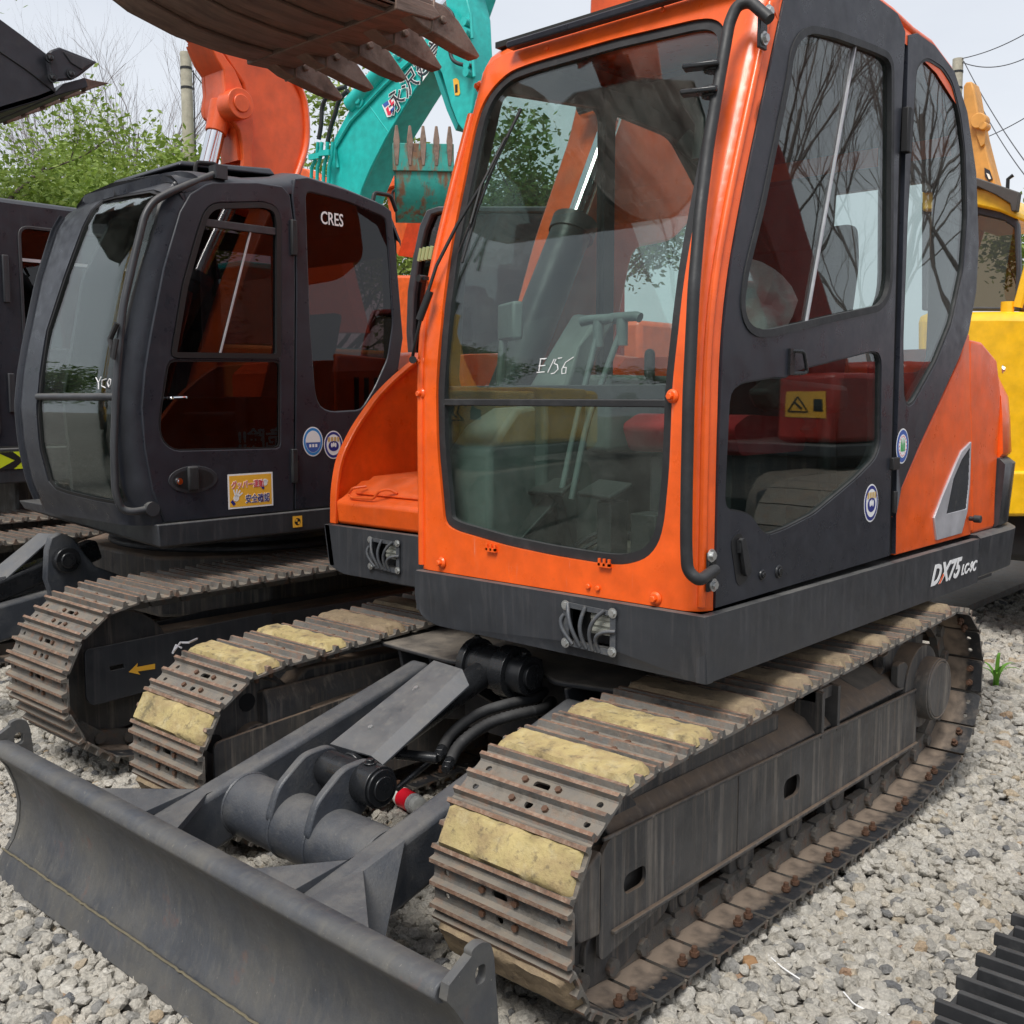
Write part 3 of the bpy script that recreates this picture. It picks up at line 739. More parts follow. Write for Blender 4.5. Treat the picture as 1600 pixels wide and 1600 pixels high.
for k, (dx, dz) in enumerate(((0, 0), (.035, -.03))):
    path = [PY(u, v, y_)+Vector((dx, 0, dz)) for u, v, y_ in ((850, 1080, 2.76), (838, 1092, 2.62), (800, 1098, 2.52), (752, 1112, 2.42), (718, 1134, 2.32), (700, 1152, 2.26), (690, 1172, 2.20))]
    pp = rnd(path, .06, 6, closed=False); full = []
    for i in range(len(pp)-1):
        s_ = max(1, int((pp[i+1]-pp[i]).length/.006))
        for j in range(s_): full.append(pp[i].lerp(pp[i+1], j/s_))
    rr_ = [.0165 + (.0022 if (k and i % 2) else 0) for i in range(len(full))]
    hs.tube(full, [q*1.1 for q in rr_], 10)
    hend = full[-1]; hs_end = globals().setdefault('HE', []); hs_end.append((full[-4], full[-1]))
hs.build('hydraulic_hose', M['rubber'], cyo, smooth=60)
ft = MB()
for dx in (0, .035):
    a_, b_ = HE[0 if dx == 0 else 1]; d_ = (b_-a_).normalized(); ft.cyl(b_-d_*.03, b_+d_*.05, .0145, n=12); ft.cyl(b_+d_*.01, b_+d_*.03, .02, n=6)
q_ = HE[0][1]+(HE[0][1]-HE[0][0]).normalized()*.05; ft.cyl(q_, q_+Vector((-.12, -.06, .0)), .017, n=14); ft.obox(q_+Vector((-.14, -.05, .03)), Matrix.Rotation(.5, 3, 'Z'), .03, .035, .03); ft.cyl((-2.34, 2.05, .41), (-2.34, 2.30, .50), .010, n=10)
ft.build('hose_fitting', M['mach'], cyo, bevel=.002)

# ---- skirt of the upper structure
def lampguard(o, cx, y, cz, s=1.0):
    g = MB(); w_, h_ = .098*s, .068*s
    g.panel([(cx-w_, cz-h_*.94), (cx+w_, cz-h_*1.06), (cx+w_, cz+h_*.9), (cx-w_, cz+h_)], [rnd([(cx-w_*.78, cz-h_*.72), (cx+w_*.80, cz-h_*.78), (cx+w_*.80, cz+h_*.70), (cx-w_*.78, cz+h_*.76)], .008)], lambda a, b, d: (a, y-.006+d, b), .006)
    def bar(pts): g.tube([(cx+a*w_, y-.006-b*.02, cz+c*h_) for a, b, c in pts], .0064*s, 8)
    def quad(a, b, c, bow=.9):
        bar([((1-t)**2*a[0]+2*t*(1-t)*b[0]+t*t*c[0], bow*math.sin(t*math.pi)*.9, (1-t)**2*a[1]+2*t*(1-t)*b[1]+t*t*c[1]) for t in [i/9 for i in range(10)]])
    quad((-.82, .95), (-.60, .10), (-.33, -.88)); quad((-.12, .93), (-.32, .0), (-.08, -.92)); quad((.60, .90), (-.02, .20), (.17, -.95)); quad((1.0, .05), (.18, .05), (.40, -.97)); quad((-.96, .42), (-1.22, .05), (-.62, -.85), .5)
    go_ = g.build('lamp_guard', M['guard'], o, smooth=50)
    zb = MB()
    for a in (-.9, .9):
        for b in (-.85, .85): hexbolt(zb, (cx+a*w_, y-.006, cz+b*h_), (0, -1, 0), .010*s, .008)
    zb.build('guard_bolt', M['zinc'], o)
    lh = MB(); lh.mat(0).box(cx-w_*.8, cx+w_*.85, y+.05, y+.06, cz-h_*.8, cz+h_*.8)
    lh.mat(1).box(cx-w_*.05, cx+w_*.78, y+.012, y+.045, cz-h_*.25, cz+h_*.62)
    for k in range(3): lh.box(cx-w_*.02, cx+w_*.75, y+.006, y+.012, cz-h_*.12+k*.019*s, cz-h_*.12+k*.019*s+.009)
    lh.build('work_lamp', [M['trim'], M['lampglass']], o)
M['lampglass'] = plain('lamp_reflector', (.42, .43, .38), .35, .4)
sk = MB()
hole = rnd([(-1.985, .86), (-1.80, .86), (-1.80, .972), (-1.985, .972)], .006)
fr_out = rnd([(-2.665, 1.003), (-2.665, .88), (-2.60, .82), (-1.50, .812), (-1.50, 1.003)], [.01, .05, .05, 0, 0], 5)
sk.panel(fr_out, [hole], lambda a, b, d: (a, 2.43 - .018*(1-min(1, max(0, (b-.812)/.04)))*-1 + d, b), .03)
sk.prism([(-1.5015, a, b) for a, b in rnd([(2.440, .8135), (2.440, 1.0015), (4.60, 1.0015), (4.60, .8135)], [0, 0, 0, 0])], (-.03, 0, 0))
sk.prism([(-2.64, 2.47, .83), (-1.535, 2.47, .83), (-1.535, 4.6, .83), (-2.64, 4.6, .83)], (0, 0, .01))
sk.box(-3.40, -1.54, 2.95, 4.9, .80, .99)
sk.box(-2.68, -2.64, 2.45, 3.0, .86, 1.0)
sko = sk.build('skirt_panel', M['skirt'], EX, bevel=.006, seg=3)
lampguard(EX, -1.893, 2.427, .916)
sk2 = MB()
hole = rnd([(-3.20, .93), (-3.06, .93), (-3.06, 1.03), (-3.20, 1.03)], .006)
sk2.panel(rnd([(-3.52, 1.07), (-3.49, .90), (-3.40, .872), (-2.90, .872), (-2.90, 1.07)], [.02, .03, .03, 0, 0], 5), [hole], lambda a, b, d: (a, 2.70+d, b), .03)
sk2.box(-3.50, -2.70, 2.74, 3.2, .88, .90); sk2.prism([(-3.515, 2.70, 1.07), (-3.485, 2.70, .90), (-3.485, 4.9, .90), (-3.515, 4.9, 1.07)], (.03, 0, 0)); sk2.box(-2.93, -2.90, 2.73, 3.2, .88, 1.07)
sk2.build('right_skirt_panel', M['skirt'], EX, bevel=.006)
lampguard(EX, -3.13, 2.697, .98, .92)
# rear end of skirt and counterweight
def ring(z, ins, y0=4.6, xl=-1.50, r=.40, yr=5.43):
    xl -= ins; yr -= ins; pts = [(xl, y0, z)]
    for i in range(13):
        a = math.pi/2*i/12; pts.append((xl-r+r*math.cos(a), yr-r+r*math.sin(a), z))
    xr = -4.99-xl
    for i in range(13):
        a = math.pi/2*i/12; pts.append((xr+r-r*math.sin(a), yr-r+r*math.cos(a), z))
    pts.append((xr, y0, z)); return pts
cw = MB(); cw.loft([ring(.80, .06, 4.62), ring(.83, .015, 4.62), ring(1.0, .004, 4.62), ring(1.012, .02, 4.62)]); cw.build('rear_skirt', M['skirt'], EX, smooth=50)
cw = MB(); cw.loft([ring(1.015, .05, 4.93), ring(1.03, .03, 4.93), ring(1.30, .015, 4.93), ring(1.325, .04, 4.93)]); cw.build('counterweight', M['skirt'], EX, smooth=50)
def side_z(mb_, pts, x, t): mb_.prism([(x, a, b) for a, b in pts], (t, 0, 0))
hd = MB(); hd.loft([ring(1.33, .045, 4.94), ring(1.35, .03, 4.94), ring(1.50, .04, 4.94), ring(1.60, .05, 4.94), ring(1.70, .09, 4.92), ring(1.78, .17, 4.9), ring(1.81, .30, 4.88)]); hd.build('rear_hood', M['orange'], EX, smooth=60)
hb_ = MB()
for (u, v) in ((1566, 577), (1574, 706)):
    p = PX(u, v, -1.60); hexbolt(hb_, p, (1, .2, 0), .012, .012)
hb_.build('hood_bolt', M['zinc'], EX)
# engine cover core (both sides), vents on the right flank
ec = MB(); ec.loft([ring(1.03, .05, 4.44), ring(1.5, .06, 4.44), ring(1.68, .10, 4.46), ring(1.80, .22, 4.48)]); 
ec.build('engine_cover', M['orange'], EX, smooth=60)
rp2 = MB()
q = [PX(*p, -1.545) for p in [(1521, 838), (1519, 700), (1516, 615), (1517, 530), (1525, 533), (1540, 545), (1548, 590), (1548, 608), (1556, 720), (1553, 838)]]
rp2.prism([(-1.548, p.y, max(1.012, p.z)) for p in q[:4]] + [(-1.548, 4.66, 1.83), (-1.548, 4.86, 1.76), (-1.548, 4.93, 1.62), (-1.548, 4.935, 1.50), (-1.548, 4.925, 1.012)], (-.04, 0, 0))
rp2.build('side_access_panel', M['orange'], EX, bevel=.014, seg=3)
rp = MB()
out = [(1398, 868), (1400, 800), (1408, 763), (1440, 693), (1476, 617), (1501, 562), (1509, 528), (1515, 522), (1516, 610), (1518, 690), (1517, 838)]
o3 = [PX(u, v, -1.545) for u, v in out]
gr_out = [(1515, 690), (1500, 705), (1490, 727), (1470, 775), (1457, 809), (1461, 844), (1500, 833), (1509, 799), (1513, 755)]
rp.panel([(p.y, max(p.z, 1.012)) for p in o3], [], lambda a, b, d: (-1.545-d, a, b), .03)
rp.build('rear_side_panel', M['orange'], EX, bevel=.005)
gv = MB()
g3 = [PX(u, v, -1.545) for u, v in gr_out]; g3 = [(p.y, p.z) for p in g3]
m3 = [PX(u, v, -1.545) for u, v in [(1513, 699), (1500, 718), (1487, 748), (1476, 803), (1507, 795), (1511, 755)]]; m3 = [(p.y, p.z) for p in m3]
gv.panel(g3, [m3], lambda a, b, d: (-1.537-d, a, b), .01)
gvo = gv.build('vent_trim', M['silver'], EX, bevel=.002)
gv = MB(); gv.panel(m3, [], lambda a, b, d: (-1.543-d, a, b), .002)
gv.build('vent_back', M['trim'], gvo)
gv = MB(); c0 = min(p[0] for p in m3); c1 = max(p[0] for p in m3); z0 = min(p[1] for p in m3); z1 = max(p[1] for p in m3)
k = c0
while k < c1 + .3:
    s_ = []
    for i in range(61):
        t = i/60; z = z0+(z1-z0)*t; y = k-(z-z0)*.35
        if inside((y, z), m3): s_.append((y, z))
    if len(s_) > 2: gv.beam((-1.5405, *s_[0]), (-1.5405, *s_[-1]), .003, .004, up=(1, 0, 0))
    k += .0095
gv.build('vent_mesh', M['guard'], gvo, kind='stuff')
kn = MB(); p = PX(1514, 810, -1.54); kn.cyl(p, p+Vector((.035, 0, 0)), .010, n=12); kn.cyl(p+Vector((.02, 0, 0)), p+Vector((.05, 0, 0)), .016, n=14); kn.build('hood_latch', M['rubber'], EX, bevel=.003)
# decal DX75LC-9C
a = PX(1453, 903, -1.497); b = PX(1506, 880, -1.497); d_ = Vector((0, 1, 0))
hh = PX(1470, 868, -1.497).z - PX(1470, 897, -1.497).z
DEC = []
text_obj('DX75', .108, (-1.498, a.y+.01, .872), (0, 1, 0), (0, 0, 1), M['white'], EX, 'model_lettering', shear=.45, bold=.0035, spacing=1.0, xs=1.15)
text_obj('LC-9C', .058, (-1.498, a.y+.340, .873), (0, 1, 0), (0, 0, 1), M['white'], EX, 'model_lettering', shear=.45, bold=.002, spacing=1.0, xs=1.1)
ob = MB(); ob.prism([(-1.4975, a.y+.095, .868), (-1.4975, a.y+.112, .868), (-1.4975, a.y+.150, .898), (-1.4975, a.y+.138, .905)], (.0005, 0, 0)); ob.build('model_lettering', M['orange'], EX)

# ---- cab
_PR = lerpf([(1.0, 2.460), (1.8, 2.462), (2.0, 2.51), (2.2, 2.575), (2.67, 2.745), (3.1, 2.90)])
def PRO(z): return sum(_PR(z+k*.035) for k in range(-5, 6))/11 if z > 1.5 else 2.460
XL, XR = -2.685, -1.53
def crn(x, rl=.05, rr=.06):
    y = 0
    if x > XR-rr: t = min(1, (x-(XR-rr))/rr); y += rr*(1-math.sqrt(max(0, 1-t*t)))
    if x < XL+rl: t = min(1, ((XL+rl)-x)/rl); y += rl*(1-math.sqrt(max(0, 1-t*t)))
    return y
def pfx(pts, off=0): return [(p.x, p.z) for p in (PF(u, v, PRO, off) for u, v in pts)]
ws_out = [(694, 819), (683, 700), (681, 625), (690, 500), (706, 375), (725, 280), (741, 200), (752, 165), (768, 138), (794, 112), (830, 98), (960, 60), (1087, 30), (1110, 28), (1126, 34), (1134, 50), (1133, 80), (1119, 162), (1097, 280), (1075, 400), (1060, 520), (1050, 612), (1046, 731), (1038, 815), (1030, 848), (1012, 872), (975, 884), (938, 881), (860, 868), (790, 853), (740, 838), (712, 830)]
wsh = [(min(q[0], XR-.068), q[1]) for q in rnd(pfx(ws_out), .05, 3)]
cxm = sum(p[0] for p in wsh)/len(wsh); czm = sum(p[1] for p in wsh)/len(wsh)
def shrink(poly, k):
    cx_ = sum(p[0] for p in poly)/len(poly); cz_ = sum(p[1] for p in poly)/len(poly); o = []
    m = len(poly)
    for i in range(m):
        a, b, c = Vector(poly[i-1][:2]), Vector(poly[i][:2]), Vector(poly[(i+1) % m][:2])
        d = (c-a); nrm = Vector((-d.y, d.x)); nrm = nrm.normalized() if nrm.length > 1e-9 else Vector((0, 0))
        if nrm.dot(Vector((cx_, cz_))-b) < 0: nrm = -nrm
        o.append(tuple(b+nrm*k))
    return o
def area(poly): return sum(poly[i-1][0]*poly[i][1]-poly[i][0]*poly[i-1][1] for i in range(len(poly)))/2
def offs(poly, k):
    "inset by k (positive = smaller), mitred at the corners"
    Q = [Vector(p[:2]) for p in poly]; Q = [q for i, q in enumerate(Q) if (q-Q[i-1]).length > 1e-6]; m = len(Q); s_ = 1 if area([tuple(q) for q in Q]) > 0 else -1; o = []
    for i in range(m):
        d1 = (Q[i]-Q[i-1]).normalized(); d2 = (Q[(i+1) % m]-Q[i]).normalized(); n1 = Vector((-d1.y, d1.x)); n2 = Vector((-d2.y, d2.x)); nn_ = n1+n2
        if nn_.length < 1e-6: nn_ = n1
        nn_.normalize(); o.append(tuple(Q[i]+nn_*s_*k/max(.45, nn_.dot(n1))))
    return o
outl = rnd([(XL, 1.005), (XR, 1.005), (XR, 2.78), (XL, 2.78)], [.01, 0, .03, .18], 8)
def ffm(a, b, d):
    e = 0
    return (a if d == 0 else a, PRO(b)+crn(a)+d, b)
AO = Arc(XL, XR, .05, .06); AF = AO.fm(PRO)
outl = rnd([(AO.p0, 1.005), (AO.p1, 1.005), (AO.p1, 2.78), (AO.p0, 2.78)], [.01, 0, .03, .18], 8)
cf = MB(); cf.panel(outl, [[(AO.inv(a), b) for a, b in wsh]], AF, .03, grid=(.06, .045), cols=AO.cols())
cfo = cf.build('cab_front_frame', M['orange'], EX, bevel=.006, seg=2, smooth=50)
# raised outer bead along the A pillars
bd = MB()
bd.tube([(XR-.012, PRO(z)+crn(XR-.012)-.004, z) for z in [1.02+i*.06 for i in range(29)]], .012, 8)
bd.tube([(XL+.02, PRO(z)+crn(XL+.02)-.003, z) for z in [1.02+i*.06 for i in range(27)]], .014, 8)
bd.build('pillar_bead', M['orange'], cfo, smooth=60)
# rubber seal + glass
def seal(pts, prof_f, r, closed=True, **k): mb_ = MB(); mb_.tube([prof_f(a, b) for a, b in pts], r, 8, closed=closed); return mb_
sl = MB(); inn = offs(wsh, .030)
sl.panel(offs(wsh, .001), [inn], lambda a, b, d: (a, PRO(b)+.010+d, b), .02, grid=None)
sl.build('windscreen_seal', M['rubber'], cfo, bevel=.004)
zd = PF(860, 630, PRO).z
up_ = [p for p in offs(wsh, .024)]
def clip(poly, z, above):
    o = []; m = len(poly)
    for i in range(m):
        a, b = poly[i], poly[(i+1) % m]; ia = (a[1] > z) == above; ib = (b[1] > z) == above
        if ia: o.append(a)
        if ia != ib: t = (z-a[1])/(b[1]-a[1]); o.append((a[0]+(b[0]-a[0])*t, z))
    return o
g_ = MB(); g_.panel(clip(up_, zd+.01, True), [], lambda a, b, d: (a, PRO(b)+.020+d, b), .004, grid=.05); g_.build('windscreen', M['glass'], cfo, smooth=60)
g_ = MB(); g_.panel(clip(up_, zd-.01, False), [], lambda a, b, d: (a, PRO(b)+.026+d, b), .004, grid=.2); g_.build('lower_windscreen', M['glass_low'], cfo, smooth=60)
g_ = MB(); xs_ = [p[0] for p in clip(up_, zd+.01, True) if abs(p[1]-zd-.01) < .004]; g_.box(min(xs_), max(xs_), PRO(zd)+.010, PRO(zd)+.032, zd-.010, zd+.012); g_.box(min(xs_), max(xs_), PRO(zd)+.034, PRO(zd)+.06, zd-.005, zd+.055); g_.build('windscreen_divider', M['rubber'], cfo, bevel=.003)
# bolts and clips on the front frame
bb = MB()
for (u, v) in ((691, 879), (1025, 935), (657, 615), (1051, 619), (656, 565), (742, 133), (706, 270)): 
    p = PF(u, v, PRO); nrm = Vector((-.15, -1, 0)) if u < 760 else Vector((0, -1, 0)); p.y = PRO(p.z)+crn(min(XR, max(XL, p.x)))-.002
    bb.cyl(p, p+nrm*.008, .021, .015, n=20); bb.cyl(p+nrm*.008, p+nrm*.020, .0105, n=6)
for (u, v) in ((920, 916), (935, 919), (855, 76), (1037, 15)):
    p = PF(u, v, PRO); bb.cyl(p, p+Vector((0, -.008, 0)), .008, n=10)
bb.build('frame_bolt', M['orange'], cfo, bevel=.002, smooth=50)
for (u, v) in ((770, 860), (947, 884)):
    c_ = MB(); p = PF(u, v, PRO); c_.box(p.x-.022, p.x+.022, p.y-.012, p.y, p.z-.004, p.z+.008)
    for dx in (-.018, 0, .018): c_.box(p.x+dx-.004, p.x+dx+.004, p.y-.012, p.y-.006, p.z, p.z+.022)
    c_.build('trim_clip', M['orange'], cfo)
# roof
path = [(2.775, 2.74), (2.80, 2.80), (2.86, 2.845), (2.95, 2.872), (3.15, 2.892), (3.45, 2.905), (3.75, 2.893), (3.98, 2.862), (4.20, 2.79), (4.32, 2.68), (4.40, 2.52)]
xs = [(XL+.0, -.08), (XL+.012, -.04), (XL+.04, -.012), (XL+.12, 0), (-2.1, .012), (XR-.12, 0), (XR-.04, -.012), (XR-.012, -.03), (XR, -.055)]
vs = []; fs = []
for t in (0, .035):
    for (x, dz) in xs:
        for (y, z) in path: vs.append((x, y + (t if z < 2.8 and y < 3 else (-t if y > 4.25 else 0)), z+dz-t))
nx, ny = len(xs), len(path)
for L_ in range(2):
    for i in range(nx-1):
        for j in range(ny-1): a0 = L_*nx*ny+i*ny+j; fs.append((a0, a0+1, a0+ny+1, a0+ny))
B0 = nx*ny
for i in range(nx-1):
    for j in (0, ny-1): a0 = i*ny+j; fs.append((a0, a0+ny, B0+a0+ny, B0+a0))
for j in range(ny-1):
    for i in (0, nx-1): a0 = i*ny+j; fs.append((a0, a0+1, B0+a0+1, B0+a0))
rf = MB(); rf.add(vs, fs); rfo = rf.build('roof', M['orange'], EX, smooth=60)
rl_ = MB(); rl_.box(XL+.17, XR-.02, 2.735, 2.775, 2.775, 2.80); rl_.build('roof_visor', M['black'], rfo, bevel=.006)
# side: orange rim frame, door, rear quarter
SX = XR
win_u = [(1155, 495), (1153, 470), (1160, 420), (1186, 315), (1225, 124), (1232, 75), (1245, 50), (1264, 40), (1300, 48), (1360, 70), (1385, 82), (1393, 100), (1393, 200), (1391, 440), (1385, 470), (1371, 487), (1300, 503), (1200, 527), (1178, 527), (1163, 515)]
win_l = [(1138, 613), (1155, 597), (1208, 588), (1226, 590), (1240, 578), (1360, 548), (1371, 551), (1375, 563), (1374, 697), (1366, 718), (1337, 748), (1270, 804), (1225, 827), (1195, 838), (1183, 824), (1172, 806), (1155, 800), (1134, 797), (1130, 780)]
win_r = [(1430, 107), (1437, 95), (1448, 90), (1472, 105), (1487, 128), (1500, 180), (1507, 236), (1510, 337), (1504, 422), (1486, 506), (1461, 568), (1425, 633), (1415, 636), (1410, 620), (1409, 534), (1416, 337)]
yz = lambda pts, x=SX, r=.03: [tuple(q) for q in rnd([(p.y, p.z) for p in (PX(u, v, x) for u, v in pts)], r, 2)]
door_px = [(1113, 953), (1108, 894), (1106, 700), (1121, 517), (1140, 400), (1163, 281), (1190, 150), (1214, 28), (1222, -8), (1245, -30), (1290, -36), (1360, -8), (1400, 22), (1412, 50), (1402, 250), (1393, 600), (1387, 868)]
dpts = yz(door_px, SX, 0); dpts = [(max(a, PRO(b)+.063), max(b, 1.012)) for a, b in dpts]
dm = MB(); dm.panel(dpts, [yz(win_u), yz(win_l)], lambda a, b, d: (SX+.006-d, a, b), .03, grid=.11)
dro = dm.build('door', M['black'], EX, bevel=.006, seg=3)
q_px = [(1398, 866), (1400, 700), (1409, 400), (1418, 55), (1432, 52), (1460, 72), (1490, 112), (1510, 175), (1524, 270), (1528, 380), (1524, 455), (1512, 520), (1497, 560), (1472, 615), (1437, 691), (1407, 762), (1399, 805)]
qp = yz(q_px, SX, 0); qp = [(a, max(b, 1.012)) for a, b in qp]
qm = MB(); qm.panel(qp, [yz(win_r)], lambda a, b, d: (SX+.004-d, a, b), .03)
qro = qm.build('rear_quarter_panel', M['black'], EX, bevel=.006, seg=3)
rimp = offs([p for p in dpts[:13]] + [p for p in qp[4:]], -.014)
rm = MB(); rm.panel([(a, max(b, 1.01)) for a, b in rimp], [offs(yz(win_u), -.02), offs(yz(win_l), -.02), offs(yz(win_r), -.015)], lambda a, b, d: (SX-.026-d, a, b), .03)
rm.build('cab_side_frame', M['dark'], EX, bevel=.004)
rm = MB(); rp_ = [q for q in offs([p for p in dpts[:13]] + [p for p in qp[4:]], -.012)]; rs_ = [q for q in rp_ if q[1] > 2.66 or q[0] > 3.75]
rm.tube([(SX-.022, a, b) for a, b in rs_], .016, 8); rm.build('side_rim', M['orange'], EX, smooth=60)
dk2 = MB(); dk2.panel(yz([(1390, 868), (1396, 600), (1406, 250), (1415, 52), (1421, 56), (1411, 400), (1402, 700), (1400, 868)]), [], lambda a, b, d: (SX-.012-d, a, b), .004); dk2.build('door_gap_seal', M['trim'], EX)
def sideglass(px, x, m, parent, name='window_pane'):
    g = MB(); g.panel(yz(px), [], lambda a, b, d: (x-d, a, b), .004, grid=None); return g.build(name, m, parent, smooth=0)
def sideseal(px, x, parent, wid=.018, name='window_seal', mt='rubber', proud=.006, smooth=True):
    P = yz(px); g = MB(); g.panel(P, [offs(P, wid)], lambda a, b, d: (x+proud-d, a, b), .018); return g.build(name, M[mt], parent, bevel=.004)
sideglass(win_u, SX-.006, M['glass_side'], dro); sideseal(win_u, SX+.004, dro, .022)
sideglass(win_l, SX-.006, M['glass_side'], dro); sideseal(win_l, SX-.004, dro, .005)
sideglass(win_r, SX-.006, M['glass_side'], qro); sideseal(win_r, SX-.004, qro, .010)
dv = MB(); a, b = PX(1336, 72, SX-.003), PX(1259, 508, SX-.003); dv.beam(a, b, .007, .008, up=(1, 0, 0)); dv.build('sliding_pane_edge', M['silver'], dro)
# door furniture
hn = MB()
for p_, w2, h2 in ((PX(1410, 205, SX), .022, .075),):
    hn.box(SX+.004, SX+.028, p_.y-w2, p_.y+w2, p_.z-h2, p_.z+h2); hn.cyl((SX+.02, p_.y-.005, p_.z-h2), (SX+.02, p_.y-.005, p_.z+h2), .012, n=12)
hn.build('door_hinge', M['trim'], dro, bevel=.003)
hn = MB(); p_ = PX(1393, 724, SX); hn.box(SX+.004, SX+.02, p_.y-.03, p_.y+.03, p_.z-.022, p_.z+.022); p_ = PX(1394, 780, SX); hn.box(SX+.004, SX+.016, p_.y-.012, p_.y+.012, p_.z-.05, p_.z+.03); hn.build('door_hinge', M['trim'], dro, bevel=.003)
ht = MB()
a, b = PX(1232, 548, SX), PX(1236, 584, SX)
ht.box(SX+.004, SX+.014, a.y-.012, a.y+.016, b.z-.004, a.z+.006)
ht.tube(rnd([a+Vector((.006, 0, 0)), a+Vector((.028, .045, -.002)), b+Vector((.028, .05, .004)), b+Vector((.006, .0, 0))], .012, 4, closed=False), .006)
ht.build('door_pull', M['mach'], dro)
lh = MB(); rec = yz([(1139, 845), (1148, 835), (1155, 836), (1163, 870), (1166, 895), (1162, 905), (1152, 913), (1148, 908)])
lh.prism([(SX+.0065, a, b) for a, b in offs(rec, -.004)], (.0015, 0, 0)); lh.build('door_handle_recess', M['trim'], dro)
lh = MB(); lev = yz([(1147, 842), (1153, 838), (1165, 893), (1155, 903)]); lh.prism([(SX+.012, a, b) for a, b in lev], (.012, 0, 0)); lh.prism([(SX+.008, a, b) for a, b in lev[:2]+[(lev[1][0]+.005, lev[1][1]-.03), (lev[0][0]+.002, lev[0][1]-.03)]], (.012, 0, 0)); lh.build('door_handle', M['rubber'], dro, bevel=.003)
lk = MB()
for (u, v, r_) in ((1190, 898, .017), (1216, 893, .022)):
    p = PX(u, v, SX+.006); lk.cyl(p, p+Vector((.006, 0, 0)), r_, r_*.85, n=22); lk.cyl(p+Vector((.006, 0, 0)), p+Vector((.010, 0, 0)), r_*.55, n=18)
lk.build('door_lock', M['mach'], dro, bevel=.0015)
# round stickers
def disc(mb, c, r, xoff, sz=1.0, n=32): mb.prism([(c.x+xoff, c.y+r*math.cos(2*math.pi*i/n), c.z+r*sz*math.sin(2*math.pi*i/n)) for i in range(n)], (.0004, 0, 0))
M['navy'] = plain('navy_print', (.02, .03, .22), .4); M['skyb'] = plain('light_blue_print', (.03, .25, .62), .4); M['green'] = plain('green_print', (.02, .35, .08), .4); M['gold'] = plain('tan_print', (.62, .42, .16), .4)
M['bluep'] = plain('blue_print', (.05, .12, .42), .4); M['redp'] = plain('red_print', (.75, .03, .08), .4); M['yelp'] = plain('orange_yellow_print', (.90, .48, .05), .45)
def sticker(parent, c, r, kind, sz=1.15):
    s_ = MB(); mats = [M['white'], M['bluep'] if kind == 'tree' else M['navy'] if kind == 'hand' else M['skyb'], M['white'], M['green'] if kind == 'tree' else M['gold'] if kind == 'hand' else M['bluep'], M['redp']]
    s_.mat(0); disc(s_, c, r, 0, sz)
    s_.mat(1); disc(s_, c, r*.92, .0006, sz); 
    s_.mat(2); disc(s_, c, r*(.66 if kind == 'tree' else .74), .0012, sz)
    if kind == 'tree':
        s_.mat(4)
        for i in range(16): a = i*.3927; disc(s_, c+Vector((0, .56*r*math.cos(a), .56*sz*r*math.sin(a))), r*.05, .0018, 1, 8)
        s_.mat(3)
        for k in (-1, 0, 1): 
            y0 = c.y+k*r*.24; s_.prism([(c.x+.0018, y0-r*.10, c.z-r*.35), (c.x+.0018, y0+r*.10, c.z-r*.35), (c.x+.0018, y0+r*.09, c.z+r*.1), (c.x+.0018, y0, c.z+r*.45*sz), (c.x+.0018, y0-r*.09, c.z+r*.1)], (.0003, 0, 0))
    elif kind == 'hand':
        s_.mat(1); disc(s_, c+Vector((0, 0, -.10*r)), r*.55, .0018, .8)
        s_.mat(3)
        for k in range(4): yy = c.y+(k-1.5)*r*.33; s_.prism([(c.x+.0022, yy-r*.12, c.z+r*(.32-.03*abs(k-1.5))), (c.x+.0022, yy+r*.12, c.z+r*(.32-.03*abs(k-1.5))), (c.x+.0022, yy+r*.12, c.z+r*.66), (c.x+.0022, yy-r*.12, c.z+r*.66)], (.0003, 0, 0))
        s_.mat(2)
        for k in range(3): disc(s_, c+Vector((0, (k-1)*r*.2, r*(.05*(1-abs(k-1))-.02))), r*.10, .0024, 2, 10)
    else:
        s_.mat(3); s_.prism([(c.x+.0014, c.y+r*.72*math.cos(a), c.z+sz*r*.72*math.sin(a)) for a in [math.pi+math.pi*i/14 for i in range(15)]], (.0003, 0, 0))
        s_.mat(2); s_.prism([(c.x+.002, c.y-r*.70, c.z-r*.06), (c.x+.002, c.y+r*.70, c.z-r*.06), (c.x+.002, c.y+r*.70, c.z+r*.12), (c.x+.002, c.y-r*.70, c.z+r*.12)], (.0002, 0, 0))
        s_.mat(2)
        for k in (-1, 0, 1): s_.prism([(c.x+.002, c.y+k*r*.3-r*.1, c.z-r*.45), (c.x+.002, c.y+k*r*.3+r*.1, c.z-r*.45), (c.x+.002, c.y+k*r*.3+r*.1, c.z-r*.2), (c.x+.002, c.y+k*r*.3-r*.1, c.z-r*.2)], (.0002, 0, 0))
    o = s_.build('round_sticker', mats, parent, smooth=0)
    # ring of tiny writing ticks
    return o
sticker(qro, PX(1410, 697, SX+.0045), .056, 'tree'); sticker(dro, PX(1361, 786, SX+.0065), .058, 'hand')
